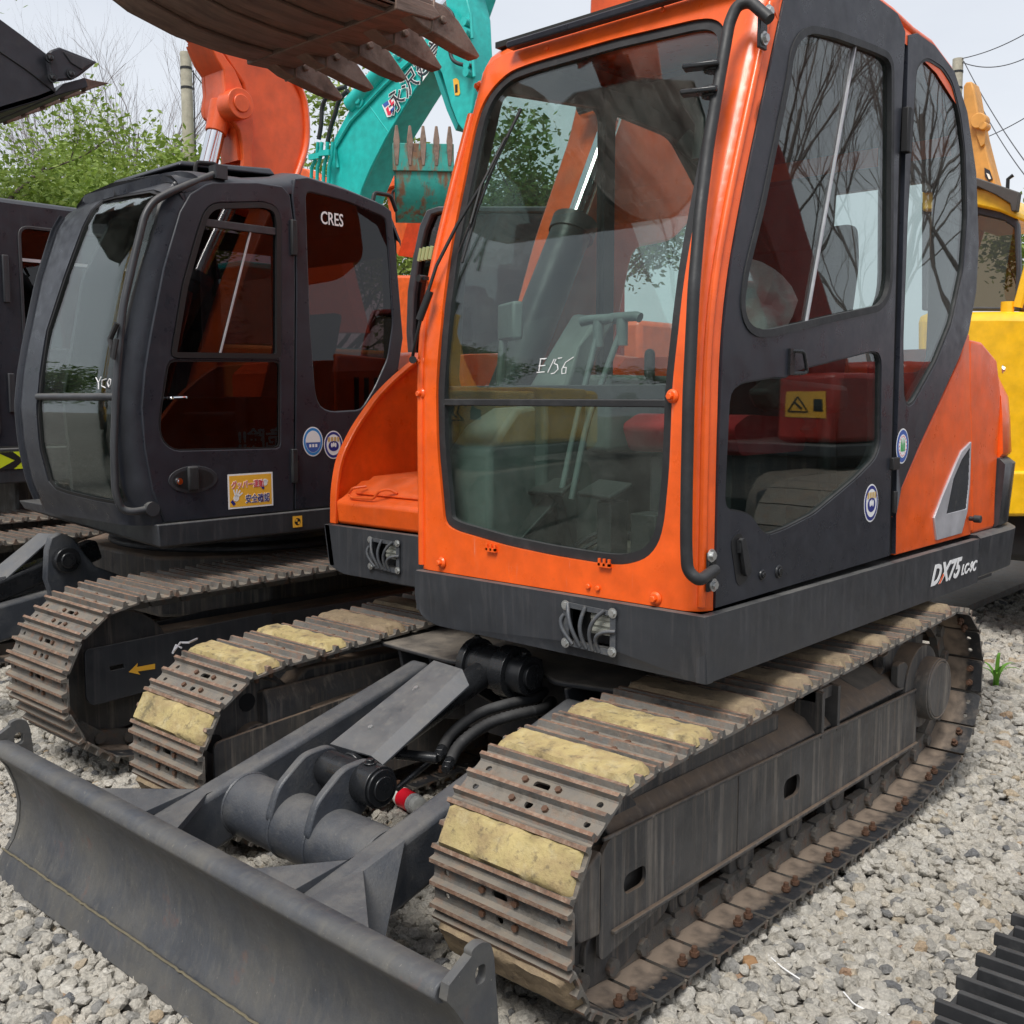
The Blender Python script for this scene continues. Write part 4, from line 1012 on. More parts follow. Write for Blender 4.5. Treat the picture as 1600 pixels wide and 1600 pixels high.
# grab rail on the right A pillar
gr = MB()
def gpt(u, v, off): return PF(u, v, PRO, off)
m0 = PX(1197, 38, SX+.02); base_ = PX(1203, 30, SX+.045)
path = [base_, gpt(1172, 2, -.075), gpt(1152, 8, -.085), gpt(1140, 34, -.085), gpt(1126, 112, -.085), gpt(1107, 225, -.085), gpt(1094, 330, -.085), gpt(1084, 450, -.085), gpt(1076, 619, -.085), gpt(1073, 760, -.085), gpt(1072, 850, -.085), gpt(1074, 892, -.085), gpt(1092, 908, -.075), PX(1117, 890, SX+.02)]
gr.tube(rnd(path, .035, 5, closed=False), .0165, 12)
gro = gr.build('grab_rail', M['rubber'], EX, smooth=60)
gm = MB()
for (u, v) in ((1110, 893), (1190, 45)):
    p = PX(u, v, SX+.006); gm.box(SX+.004, SX+.014, p.y-.022, p.y+.02, p.z-.055, p.z+.055)
gm.build('rail_bracket', M['mach'], gro, bevel=.003)
gm = MB()
for (u, v) in ((1111, 868), (1114, 914), (1194, 60), (1201, 18)):
    p = PX(u, v, SX+.014); hexbolt(gm, p, (1, 0, 0), .012, .012)
gm.build('rail_bolt', M['zinc'], gro)
mc = MB()
for (u, v) in ((1115, 105), (1112, 145)):
    p = gpt(u, v, -.085); mc.obox(p+Vector((-.02, -.03, 0)), Matrix.Rotation(.35, 3, 'Z'), .05, .022, .007); mc.cyl(p-Vector((0, 0, .014)), p+Vector((0, 0, .014)), .028, n=18)
mc.build('mirror_bracket', M['mach'], gro, bevel=.004)
# wiper
wp = MB(); o_ = -.03
wp.tube([gpt(645, 556, -.02), gpt(649, 535, -.045), gpt(662, 478, -.045), gpt(682, 415, -.04), gpt(715, 350, -.035), gpt(755, 285, -.03)], .006, 8)
wp.tube([gpt(655, 500, -.045), gpt(672, 455, -.045)], .013, 8)
wp.tube([gpt(722, 410, -.02), gpt(745, 330, -.018), gpt(770, 262, -.015), gpt(797, 205, -.012), gpt(814, 170, -.01)], .0055, 8)
wp.tube([gpt(735, 350, -.03), gpt(752, 290, -.035), gpt(790, 215, -.03)], .005, 6)
wp.tube([gpt(716, 396, -.02), gpt(735, 350, -.03)], .004, 6)
wp.cyl(gpt(645, 562, -.015), gpt(645, 562, -.06), .013, n=14)
wp.build('wiper', M['trim'], EX, smooth=60)
cb = MB(); p = gpt(664, 436, -.02); cb.cyl(p, p+Vector((.0, -.03, 0)), .012, n=12); cb.box(p.x-.025, p.x+.02, p.y-.02, p.y, p.z-.006, p.z+.006); cb.build('wiper_catch', M['trim'], EX)
# handwriting E156 on the windscreen
def strokes(parent, S, prof, off=.016, r=.0018, name='chalk_lettering'):
    h = MB()
    for s_ in S: h.tube([PF(u, v, prof, off) for u, v in s_], r, 5)
    return h.build(name, M['white'], parent, smooth=60)
strokes(cfo, [[(852, 561), (845, 561), (842, 580)], [(854, 560), (844, 561)], [(852, 571), (842, 572)], [(851, 581), (839, 582)], [(866, 561), (856, 582)], [(878, 559), (872, 560)], [(869, 561), (866, 568), (871, 570), (872, 577), (866, 583), (861, 584)], [(896, 558), (884, 566), (878, 577), (878, 584), (884, 583), (885, 574), (880, 574)]], PRO)
# cab shell behind: right side frame, rear frame, floor
CR = MB()
side_out = rnd([(2.50, 1.01), (2.50, 1.9), (2.62, 2.25), (2.78, 2.70), (2.86, 2.83), (3.4, 2.86), (3.9, 2.84), (4.25, 2.70), (4.40, 2.45), (4.40, 1.01)], .05)
w1 = rnd([(2.62, 1.62), (2.66, 2.05), (2.86, 2.68), (3.45, 2.74), (3.45, 1.62)], .06)
w2 = rnd([(3.52, 1.62), (3.52, 2.74), (3.95, 2.72), (4.28, 2.45), (4.28, 1.62)], .06)
CR.panel([tuple(p) for p in side_out], [[tuple(p) for p in w1], [tuple(p) for p in w2]], lambda a, b, d: (XL+.01+d, a, b), .04)
CR.build('cab_right_wall', M['dark'], EX, bevel=.005)
g_ = MB(); g_.panel([tuple(p) for p in w1], [], lambda a, b, d: (XL+.03+d, a, b), .004); g_.panel([tuple(p) for p in w2], [], lambda a, b, d: (XL+.03+d, a, b), .004); g_.build('right_window_pane', M['glass_side'], EX, smooth=0)
RW = MB(); RW.panel([(XL+.05, 1.01), (XR-.05, 1.01), (XR-.05, 2.55), (XL+.05, 2.55)], [[tuple(p) for p in rnd([(XL+.13, 1.7), (XR-.13, 1.7), (XR-.13, 2.46), (XL+.13, 2.46)], .06)]], lambda a, b, d: (a, 4.33+d, b), .04); RW.build('cab_rear_wall', M['dark'], EX, bevel=.005)
hl_ = MB(); hl_.panel([(XL+.06, 2.80), (XR-.06, 2.80), (XR-.06, 4.3), (XL+.06, 4.3)], [[tuple(p) for p in rnd([(-2.5, 2.95), (-1.72, 2.95), (-1.72, 3.5), (-2.5, 3.5)], .08)]], lambda a, b, d: (a, b, 2.815-max(0, b-3.9)*.5+d), .02, grid=.3); hl_.build('headliner', M['dark'], EX)
fl = MB(); fl.box(XL+.05, XR-.05, 2.50, 4.35, 1.015, 1.05)
fl.build('cab_floor', mat('dusty_floor_mat', (.075, .062, .050), .9, layers=[((.16, .13, .10), 12, .5, .7, .6)], bump=.4, bscale=60), EX)
it = MB()
it.prism([(-2.63, a, b) for a, b in [(2.56, 1.05), (2.56, 1.42), (2.70, 1.56), (3.2, 1.62), (3.6, 1.62), (3.6, 1.05)]], (.20, 0, 0))
it.box(-2.42, -2.30, 3.05, 3.7, 1.40, 1.68)
it.prism([(-2.62, 2.95, 1.62), (-2.42, 2.95, 1.62), (-2.40, 2.98, 1.78), (-2.46, 3.2, 1.90), (-2.60, 3.2, 1.92)], (0, .12, 0))
it.build('console', M['grey'], EX, bevel=.02, seg=3)
it = MB(); it.prism([(-1.78, a, b) for a, b in [(3.15, 1.56), (3.1, 1.62), (3.2, 1.66), (3.7, 1.64), (3.7, 1.54)]], (.09, 0, 0)); it.beam((-1.735, 3.6, 1.56), (-1.735, 3.65, 1.2), .05, .08); it.build('armrest', M['dark'], EX, bevel=.02)
it = MB(); it.obox((-2.50, 2.74, 1.86), Matrix.Rotation(-.5, 3, 'Z'), .085, .02, .065); it.beam((-2.55, 2.76, 1.8), (-2.6, 2.78, 1.5), .03, .03); it.build('monitor', M['grey'], EX, bevel=.01)
it = MB(); it.obox(Vector((-2.50, 2.74, 1.86))+Matrix.Rotation(-.5, 3, 'Z') @ Vector((0, .021, 0)), Matrix.Rotation(-.5, 3, 'Z'), .07, .001, .05); it.build('monitor_screen', M['trim'], EX)
it = MB()
for k in range(3): it.tube(rnd([(-2.35+k*.05, 2.9, 1.06), (-2.3+k*.06, 3.0, 1.12), (-2.2, 3.1+k*.03, 1.08), (-2.1+k*.03, 3.25, 1.30)], .04, 3, closed=False), .009, 6)
it.build('floor_cable', M['rubber'], EX, split=False)
cp = MB(); p = PY(860, 645, 3.0); cp.obox(p+Vector((0, 0, -.01)), Matrix.Rotation(-.5, 3, 'X'), .05, .07, .03); cp.build('switch_panel', M['silver'], EX, bevel=.008)
av = MB(); p = PY(768, 722, 2.78); av.panel([tuple(q) for q in rnd([(p.x-.045, p.z-.085), (p.x+.045, p.z-.085), (p.x+.045, p.z+.085), (p.x-.045, p.z+.085)], .02)], [[tuple(q) for q in rnd([(p.x-.03, p.z-.07), (p.x+.03, p.z-.07), (p.x+.03, p.z+.07), (p.x-.03, p.z+.07)], .01)]], lambda a, b, d: (a, p.y-.02+d, b), .05)
for k in range(6): av.box(p.x-.032, p.x+.032, p.y-.012, p.y+.02, p.z-.062+k*.024, p.z-.056+k*.024)
av.build('air_vent', M['grey'], EX, bevel=.002)
av = MB(); av.box(p.x-.044, p.x+.044, p.y+.03, p.y+.05, p.z-.08, p.z+.08); av.prism([(-2.66, 2.60, 1.05), (-2.40, 2.82, 1.05), (-2.40, 3.0, 1.05), (-2.66, 3.0, 1.05)], (0, 0, .53)); av.build('side_console', mat('green_grey_plastic', (.045, .06, .055), .6), EX, bevel=.02)
lv = MB()
for (b_, m_, t_, hw_) in (((876, 775), (900, 660), (935, 515), .075), ((893, 780), (917, 660), (972, 512), .075)):
    B1, M1, T1 = PY(*b_, 2.80), PY(*m_, 2.86), PY(*t_, 2.95)
    lv.tube(rnd([B1, M1, T1], .08, 4, closed=False), .0115, 10)
    lv.tube([T1+Vector((-hw_, .0, .03)), T1+Vector((-hw_*.5, 0, .036)), T1+Vector((hw_*.8, 0, .036)), T1+Vector((hw_, 0, .03))], .017, 10); lv.cyl(T1-Vector((0, 0, .06)), T1+Vector((0, 0, .03)), .02, n=12)
lv.build('travel_lever', mat('grey_lever_steel', (.10, .125, .12), .45), EX, smooth=60)
pdl = MB()
for (u, v, rz) in ((865, 760, .1), (945, 765, -.1)):
    p = PY(u, v, 2.82); pdl.obox(p, Matrix.Rotation(.35, 3, 'X') @ Matrix.Rotation(rz, 3, 'Z'), .075, .06, .008); pdl.beam(p, (p.x+.02, p.y+.06, 1.06), .035, .035)
pdl.obox(PY(830, 815, 2.75), Matrix.Rotation(.8, 3, 'X') @ Matrix.Rotation(-.3, 3, 'Z'), .035, .11, .01)
pdl.box(-2.16, -2.10, 2.80, 2.90, 1.05, 1.25); pdl.box(-2.02, -1.92, 2.80, 2.9, 1.05, 1.22)
pdl.build('pedal', M['dark'], EX, bevel=.005)
st = MB()
st.mat(1).prism([(-2.28, a, b) for a, b in rnd([(3.15, 1.40), (3.10, 1.50), (3.2, 1.54), (3.62, 1.52), (3.62, 1.40)], .03)], (.46, 0, 0))
st.mat(0).prism([(-2.27, a, b) for a, b in rnd([(3.56, 1.48), (3.62, 1.50), (3.78, 2.12), (3.78, 2.24), (3.90, 2.24), (3.92, 2.1), (3.76, 1.42)], .04)], (.50, 0, 0))
st.prism([(-2.19, a, b) for a, b in rnd([(3.77, 2.15), (3.80, 2.42), (3.92, 2.42), (3.90, 2.15)], .03)], (.32, 0, 0))
st.box(-2.22, -1.88, 3.2, 3.6, 1.05, 1.40); st.cyl((-2.3, 3.3, 1.6), (-2.3, 3.3, 1.78), .02); st.cyl((-1.78, 3.25, 1.55), (-1.78, 3.18, 1.78), .022); st.blob((-1.78, 3.18, 1.80), .035, sub=1, amp=.1)
st.build('operator_seat', [mat('black_seat_fabric', (.03, .032, .034), .9, bump=.5, bscale=90), mat('red_seat_fabric', (.30, .012, .016), .85, bump=.4, bscale=90)], EX, bevel=.025, seg=3)
wr = MB(); wr.blob((-1.95, 3.42, 1.88), .16, (1.0, .7, 1.2), 3, .35, 2.2, 5); wr.build('plastic_seat_wrap', mat('clear_plastic_wrap', (.55, .5, .5), .25, bump=.9, bscale=14, layers=[((.45, .10, .12), 5, .45, .6, .6)]), EX)
hd2 = MB()
for (u, v) in ((1085, 160), (1065, 215)): 
    p = PY(u, v, 2.95); hd2.cyl(p, p+Vector((.05, .05, -.06)), .035, n=16)
hd2.tube([PY(1075, 150, 2.95), PY(1100, 190, 2.95), PY(1095, 250, 2.95)], .03, 10); hd2.build('ceiling_handle', M['dark'], EX, smooth=60)

# ---- right-front fender, tank step and wall
fw_ = MB()
fpx = [(521, 818), (521, 768), (529, 716), (553, 668), (587, 619), (618, 588), (650, 562)]
fo = [PX(u, v, -3.50) for u, v in fpx]
poly = [(p.y, p.z) for p in fo] + [(3.55, 1.80), (4.0, 1.82), (4.0, 1.07)]
fw_.panel(poly, [], lambda a, b, d: (-3.50-d, a, b), .018)
fwo = fw_.build('fender_wall', M['orange'], EX, bevel=.004)
fe = MB()
ed = [Vector((p.x, p.y, p.z)) for p in fo]; ed = rnd(ed, .06, 4, closed=False)
rings = []
for i, p in enumerate(ed):
    d = (ed[min(i+1, len(ed)-1)]-ed[max(i-1, 0)]).normalized(); nrm = Vector((0, -d.z, d.y)); nrm = nrm if nrm.y < 0 else -nrm
    rings.append([p+Vector((-.018, 0, 0))-nrm*.012, p+Vector((-.018, 0, 0))+nrm*.006, p+Vector((.022, 0, 0))+nrm*.006, p+Vector((.022, 0, 0))-nrm*.012])
fe.loft(rings); fe.build('fender_flange', M['orange'], fwo, bevel=.004, smooth=50)
tk = MB()
tk.prism([(-3.475, a, b) for a, b in [(2.735, 1.072), (2.725, 1.17), (2.76, 1.185), (2.86, 1.245), (3.6, 1.26), (3.6, 1.072)]], (.60, 0, 0))
tko = tk.build('tool_box', M['orange'], EX, bevel=.016, seg=3)
tl = MB(); tl.prism([(-3.40, a, b) for a, b in [(2.77, 1.198), (2.775, 1.215), (2.87, 1.268), (3.4, 1.285), (3.4, 1.262), (2.87, 1.252)]], (.5, 0, 0)); tl.build('tool_box_lid', M['orange'], tko, bevel=.012, seg=3)
sh = MB(); z_ = 2.745
sh.tube(rnd([(-3.33, z_+.03, 1.235), (-3.37, z_-.01, 1.228), (-3.41, z_, 1.20), (-3.38, z_-.01, 1.188), (-3.24, z_-.01, 1.192), (-3.21, z_-.005, 1.225), (-3.17, z_+.01, 1.233), (-3.14, z_+.03, 1.218)], .014, 4, closed=False), .0055, 8); sh.build('lid_handle', M['orange'], tko)
# right flank engine covers with louvres and danger decal
rf_ = MB(); rf_.prism([(-3.52, 4.02, 1.075), (-3.52, 4.02, 1.86), (-3.52, 4.9, 1.82), (-3.52, 5.0, 1.6), (-3.52, 5.0, 1.075)], (.04, 0, 0)); rf_.build('right_engine_door', M['orange'], EX, bevel=.01)
rv = MB()
for k in range(6):
    for z0_ in (1.25, 1.52): rv.box(-3.524, -3.50, 4.15+k*.08, 4.185+k*.08, z0_, z0_+.2)
rv.build('louvre', M['trim'], EX)
dc = MB(); dc.mat(0).box(-3.5205, -3.519, 3.05, 3.45, 1.15, 1.28); dc.build('warning_label', [M['yelp']], EX)
text_obj('危険!!', .12, (-3.5195, 3.62, 1.32), (0, -1, 0), (0, 0, 1), M['white'], EX, 'warning_lettering', bold=.003)
text_obj('近づくな', .09, (-3.522, 3.43, 1.18), (0, -1, 0), (0, 0, 1), M['trim'], EX, 'warning_lettering', bold=.002)
# boom + cylinder
BMX = -3.03
bm_ = MB()
bp = [(930, 190), (985, 150), (1005, 40), (1010, -60), (1010, -160)]
pts = [(3.46, 1.15), (3.30, 1.45), (3.42, 1.80), (3.62, 2.30), (3.86, 2.78), (4.0, 3.2), (4.05, 4.2), (4.25, 4.3), (4.32, 3.6), (4.38, 3.1), (4.52, 2.75), (4.55, 2.50), (4.35, 2.35), (4.02, 2.28), (3.80, 1.6), (3.74, 1.15)]
bm_.prism([(BMX-.13, a, b) for a, b in rnd(pts, .08, 5)], (.26, 0, 0))
bmo = bm_.build('boom', M['orange'], EX, bevel=.012)
bf = MB()
for sx in (-.2, .17): bf.prism([(BMX+sx, a, b) for a, b in [(3.1, 1.0), (3.3, 1.55), (3.7, 1.6), (4.0, 1.0)]], (.03, 0, 0))
bf.cyl((BMX-.2, 3.5, 1.35), (BMX+.2, 3.5, 1.35), .05); bf.build('boom_bracket', M['skirt'], EX, bevel=.01)
cyb = MB(); cx_ = BMX+.19
cyb.cyl((cx_, 2.95, 1.35), (cx_, 3.50, 2.30), .085, n=28); cyb.cyl((cx_, 3.49, 2.27), (cx_, 3.52, 2.33), .098, n=28); cyb.build('boom_cylinder', M['skirt'], bmo)
cyb = MB(); cyb.cyl((cx_, 3.50, 2.30), (cx_, 3.80, 2.86), .042, n=24); cyb.cyl((cx_, 3.82, 2.90), (cx_-.2, 3.82, 2.90), .06); cyb.build('cylinder_rod', M['chrome'], bmo)
# arm and bucket (above the frame the arm comes back down)
am = MB(); am.prism([(BMX-.10, a, b) for a, b in rnd([(4.1, 4.05), (4.2, 4.35), (3.6, 4.55), (2.0, 4.05), (1.7, 3.85), (1.72, 3.72), (2.0, 3.78), (3.6, 4.12)], .06)], (.20, 0, 0)); am.build('arm', M['orange'], EX, bevel=.012)
ac = MB(); ac.cyl((BMX, 3.3, 4.68), (BMX, 2.4, 4.42), .055); ac.cyl((BMX, 2.4, 4.42), (BMX, 2.0, 4.30), .03); ac.build('bucket_cylinder', M['skirt'], EX)
lk_ = MB()
for sx in (-.13, .11): lk_.prism([(BMX+sx, a, b) for a, b in [(1.95, 4.32), (2.05, 4.30), (2.25, 3.80), (2.15, 3.74)]], (.02, 0, 0))
lk_.build('bucket_link', M['orange'], EX, bevel=.005)
BK = (-3.44, -2.62)
bo = [(2.50, 2.841), (2.42, 2.838), (2.20, 2.838), (2.02, 2.850), (1.86, 2.885), (1.74, 2.94), (1.65, 3.02), (1.59, 3.14), (1.575, 3.30), (1.60, 3.45), (1.68, 3.60), (1.80, 3.70), (1.96, 3.74)]
b4 = MB(); th = .03
ins_ = []
for i, p in enumerate(bo):
    a = Vector(bo[max(0, i-1)]); b = Vector(bo[min(len(bo)-1, i+1)]); d = (b-a).normalized(); nrm = Vector((d.y, -d.x)); nrm = nrm if nrm.dot(Vector((2.1, 3.3))-Vector(p)) > 0 else -nrm
    ins_.append(tuple(Vector(p)+nrm*th))
rings = []
for i in range(17):
    x = BK[0]+(BK[1]-BK[0])*i/16; rings.append([(x, a, b) for a, b in bo]+[(x, a, b) for a, b in reversed(ins_)])
b4.loft(rings); bko = b4.build('bucket', M['bucket'], EX, bevel=.004, smooth=50)
b5 = MB()
for x in BK: b5.prism([(x-(.0 if x == BK[0] else .022), a, b) for a, b in bo+[(2.2, 3.45), (2.45, 3.05)]], (.022, 0, 0))
b5.build('bucket_side_plate', M['bucket'], bko, bevel=.005)
b6 = MB()
for k in range(4):
    x = BK[0]+.03+k*.205; b6.prism([(x, a, b-.0005) for a, b in [(2.36, 2.839), (2.20, 2.838), (2.02, 2.850), (1.86, 2.885), (1.74, 2.94), (1.735, 2.93), (1.855, 2.872), (2.02, 2.837), (2.20, 2.825), (2.33, 2.826)]], (.13, 0, 0))
b6.build('wear_strip', M['bucket'], bko, bevel=.003)
b7 = MB(); b7.prism([(BK[0]-.006, a, b) for a, b in [(2.33, 2.822), (2.49, 2.830), (2.53, 2.852), (2.49, 2.878), (2.33, 2.875)]], (BK[1]-BK[0]+.012, 0, 0)); b7.build('cutting_lip', M['bucket'], bko, bevel=.004)
tme = MB(); hw_ = .030
prof = [(-.24, .034), (-.14, .050), (-.05, .055), (.02, .030), (.10, -.020), (.138, -.045), (.125, -.060), (.04, -.060), (-.05, -.052), (-.14, -.046), (-.24, -.016)]
wd = lambda y: hw_*(1.0 if y < 0 else 1-.25*y/.13)
vs = [(-wd(a), a, b) for a, b in prof]+[(wd(a), a, b) for a, b in prof]; n = len(prof)
tme.add(vs, [tuple(range(n)), tuple(reversed(range(n, 2*n)))]+[(i, n+i, n+(i+1) % n, (i+1) % n) for i in range(n)])
tme.cyl((hw_-.002, -.055, .005), (hw_+.008, -.055, .005), .014, n=14)
tme.prism([(-hw_-.004, a, b) for a, b in [(-.105, .055), (-.095, .057), (-.095, -.052), (-.105, -.052)]], (2*hw_+.008, 0, 0))
tm_ = tme.mesh('bucket_tooth', M['tooth'], smooth=40)
for k in range(5):
    o = bpy.data.objects.new('bucket_tooth', tm_); col.objects.link(o); o.parent = bko
    o.matrix_local = Matrix.Translation(Vector((BK[0]+.035+k*(BK[1]-BK[0]-.07)/4, 2.60, 2.835)) - EX.location) @ Matrix.Rotation(R(-6), 4, 'X')
    m_ = o.modifiers.new('bevel', 'BEVEL'); m_.width = .006; m_.segments = 2; m_.limit_method = 'ANGLE'; m_.angle_limit = R(40)
# ================================================================ black-cab excavator behind
BE = root('excavator', 'excavator with dark grey cab and bright orange boom beside the nearest one', 'excavator', (-5.5, 3.8, 0))
SH = -4.30
dfr = [(256, 817), (236, 765), (224, 700), (219, 637), (224, 580), (232, 530), (254, 419), (280, 331), (296, 303), (320, 288)]
dfr3 = [PX(u, v, SH) for u, v in dfr]
RH = .13
PRH = lerpf([(p.z, p.y-RH) for p in dfr3])
XHL, XHR = -5.30, SH
def crh(x):
    y = 0; r_ = RH
    if x > XHR-r_: t = min(1, (x-(XHR-r_))/r_); y += r_*(1-math.sqrt(max(0, 1-t*t)))
    if x < XHL+.10: t = min(1, ((XHL+.10)-x)/.10); y += .10*(1-math.sqrt(max(0, 1-t*t)))
    return y
hole_px = [(75, 752), (62, 702), (57, 650), (60, 600), (72, 517), (97, 440), (128, 355), (142, 328), (160, 312), (185, 305), (240, 296), (252, 300), (253, 315), (245, 352), (212, 457), (190, 545), (183, 650), (188, 745), (200, 782), (185, 789), (150, 783), (105, 772), (86, 765)]
hh_ = [(p.x, p.z) for p in (PF(u, v, PRH, 0, crh) for u, v in hole_px)]; hh_ = [(min(a, XHR-.012), b) for a, b in hh_]
zb_, ztp = 1.03, 2.60
outl = rnd([(XHL, zb_), (XHR, zb_), (XHR, ztp), (XHL+.04, ztp)], [.05, 0, .10, .22], 8)
hx = [p[0] for p in hh_]
AH = Arc(XHL, XHR, .10, RH); hh_ = [(min(a, XHR-.02), b) for a, b in hh_]; hp_ = [(AH.inv(a), b) for a, b in hh_]
outl = rnd([(AH.p0, zb_), (AH.p1, zb_), (AH.p1, ztp), (AH.p0, ztp)], [.05, 0, .10, .22], 8)
m_ = MB(); m_.panel(outl, [hp_], AH.fm(PRH), .03, grid=(.05, .05), cols=AH.cols())
hfo = m_.build('cab_front_frame', M['black'], BE, bevel=.008, smooth=60, seg=3)
m_ = MB(); m_.tube([(XHL+.035, PRH(z)+crh(XHL+.03)-.01, z) for z in [1.1+i*.06 for i in range(24)]], .028, 10)

m_.build('pillar_bead', M['black'], hfo, smooth=60)
g_ = MB(); g_.panel(offs(hp_, -.004), [], AH.fm(PRH, .014), .004, grid=.06); g_.build('curved_windscreen', M['glass_green'], hfo, smooth=80)
g_ = MB(); g_.panel(hp_, [offs(hp_, .016)], AH.fm(PRH, .004), .012); g_.build('windscreen_seal', M['trim'], hfo, smooth=60)
zd = PF(110, 620, PRH).z; xs_ = [a for a, b in clip(hh_, zd, True) if abs(b-zd) < .001]
g_ = MB(); g_.tube([(min(xs_)+(max(xs_)-min(xs_))*i/10, PRH(zd)+crh(min(xs_)+(max(xs_)-min(xs_))*i/10)+.004, zd) for i in range(11)], .016, 8); g_.build('windscreen_divider', M['skirt'], hfo, smooth=60)
strokes(hfo, [[(150, 590), (154, 598), (154, 608)], [(158, 589), (154, 598)], [(166, 592), (160, 594), (159, 603), (165, 606)], [(171, 592), (168, 598), (170, 605), (173, 600), (173, 593), (171, 592)]], PRH, .008, .0025)
# side
def yzh(pts, x=SH, r=.03): return [tuple(q) for q in rnd([(p.y, p.z) for p in (PX(u, v, x) for u, v in pts)], r, 2)]
dtop = [(332, 285), (400, 285), (440, 291), (452, 305), (459, 360), (460, 445), (458, 799)]
dph = yzh(dfr + dtop, SH, 0); dph[-1] = (dph[-1][0], dph[0][1])
wu = [(265, 559), (284, 445), (306, 366), (318, 330), (332, 318), (411, 316), (431, 324), (437, 345), (437, 561)]
wl = [(262, 563), (250, 637), (247, 672), (254, 692), (271, 704), (437, 700), (437, 564)]
m_ = MB(); m_.panel(dph, [yzh(wu), yzh(wl)], lambda a, b, d: (SH+.008-d, a, b), .03); hdo = m_.build('door', M['black'], BE, bevel=.007, seg=3)
def paneh(px, x, mt, par, name='window_pane'):
    g = MB(); g.panel(yzh(px), [], lambda a, b, d: (x-d, a, b), .004); g.build(name, mt, par, smooth=0)
paneh(wu, SH-.004, M['glass_dark'], hdo); paneh(wl, SH-.004, M['glass_dark'], hdo)
g = MB(); P_ = yzh(wu); g.panel(P_, [offs(P_, .025)], lambda a, b, d: (SH+.012-d, a, b), .016); g.build('window_seal', M['trim'], hdo, bevel=.004)
g = MB(); P_ = yzh(wl); g.panel(P_, [offs(P_, .006)], lambda a, b, d: (SH+.006-d, a, b), .012); g.build('window_seal', M['trim'], hdo)
g = MB(); g.beam(PX(315, 347, SH), PX(430, 362, SH), .035, .012, up=(1, 0, 0)); g.build('transom', M['skirt'], hdo, bevel=.003)
g = MB(); g.beam(PX(391, 363, SH-.002), PX(343, 556, SH-.002), .008, .008, up=(1, 0, 0)); g.build('sliding_pane_edge', M['silver'], hdo)
g = MB(); c_ = PX(302, 749, SH+.009); g.prism([(SH+.0085, c_.y+.125*math.cos(i*.262), c_.z+.062*math.sin(i*.262)) for i in range(24)], (.003, 0, 0)); g.build('handle_recess', M['skirt'], hdo, bevel=.002)
g = MB(); g.prism([(SH+.012, c_.y+.105*math.cos(i*.262), c_.z+.047*math.sin(i*.262)) for i in range(24)], (.0006, 0, 0)); g.build('handle_recess', M['trim'], hdo)
g = MB(); g.box(SH+.012, SH+.030, c_.y-.035, c_.y+.02, c_.z-.05, c_.z+.06); g.build('door_handle', M['rubber'], hdo, bevel=.008)
g = MB(); q = PX(279, 752, SH+.012); g.cyl(q, q+Vector((.012, 0, 0)), .018, .015, n=18); g.cyl(q+Vector((.012, 0, 0)), q+Vector((.015, 0, 0)), .009, n=14); g.build('door_lock', M['chrome'], hdo)
g = MB(); a, b = PX(262, 622, SH), PX(287, 621, SH); g.tube(rnd([a, a+Vector((.03, 0, 0)), b+Vector((.03, 0, 0)), b], .012, 3, closed=False), .007); g.build('window_handle', M['chrome'], hdo)
for (u, v) in ((456, 372), (457, 728)):
    g = MB(); q = PX(u, v, SH); g.box(SH+.006, SH+.026, q.y-.016, q.y+.016, q.z-.085, q.z+.085); g.build('door_hinge', M['rubber'], hdo, bevel=.005)
# yellow sticker with writing
st_ = MB(); q4 = [PX(*p, SH+.009) for p in ((357, 796), (427, 790), (427, 737), (357, 741))]
y0, y1, z0, z1 = q4[0].y, q4[1].y, q4[0].z, q4[2].z
st_.mat(0).box(SH+.0085, SH+.0092, y0, y1, z0, z1); st_.mat(1).box(SH+.0092, SH+.0096, y0+.008, y1-.008, z0+.008, z1-.008)
sto = st_.build('safety_sticker', [M['white'], M['yelp']], BE, smooth=0)
text_obj('グッパー運動', (z1-z0)*.235, (SH+.0100, y0+.018, z0+(z1-z0)*.60), (0, 1, 0), (0, 0, 1), M['white'], sto, 'sticker_lettering', bold=.002, spacing=1.0, xs=.78)
text_obj('グッパー運動', (z1-z0)*.235, (SH+.0104, y0+.018, z0+(z1-z0)*.60), (0, 1, 0), (0, 0, 1), M['redp'], sto, 'sticker_lettering', bold=.0002, spacing=1.0, xs=.78)
text_obj('安全確認', (z1-z0)*.27, (SH+.0100, y0+(y1-y0)*.37, z0+(z1-z0)*.16), (0, 1, 0), (0, 0, 1), M['white'], sto, 'sticker_lettering', bold=.002, spacing=1.0, xs=.78)
text_obj('安全確認', (z1-z0)*.27, (SH+.0104, y0+(y1-y0)*.37, z0+(z1-z0)*.16), (0, 1, 0), (0, 0, 1), M['navy'], sto, 'sticker_lettering', bold=.0004, spacing=1.0, xs=.78)
def handicon(cy_, cz_, s, fist):
    g = MB(); g.mat(0); g.prism([(SH+.0101, cy_+s*.5*math.cos(i*.45), cz_+s*.45*math.sin(i*.45)) for i in range(14)], (.0004, 0, 0))
    for k in range(4):
        a = .6+k*.42; L_ = s*(.75 if fist else 1.35); g.beam((SH+.0103, cy_+s*.3*math.cos(a), cz_+s*.3*math.sin(a)), (SH+.0103, cy_+L_*math.cos(a), cz_+L_*math.sin(a)), s*.24, .0005, up=(1, 0, 0))
    g.mat(1); g.beam((SH+.0103, cy_-s*.35, cz_-s*.5), (SH+.0103, cy_-s*.7, cz_-s*.8), s*.8, .0005, up=(1, 0, 0)); g.build('hand_print', [M['white'], M['navy']], sto, smooth=0)
handicon(y0+(y1-y0)*.82, z0+(z1-z0)*.68, .028, True); handicon(y0+(y1-y0)*.17, z0+(z1-z0)*.30, .032, False)
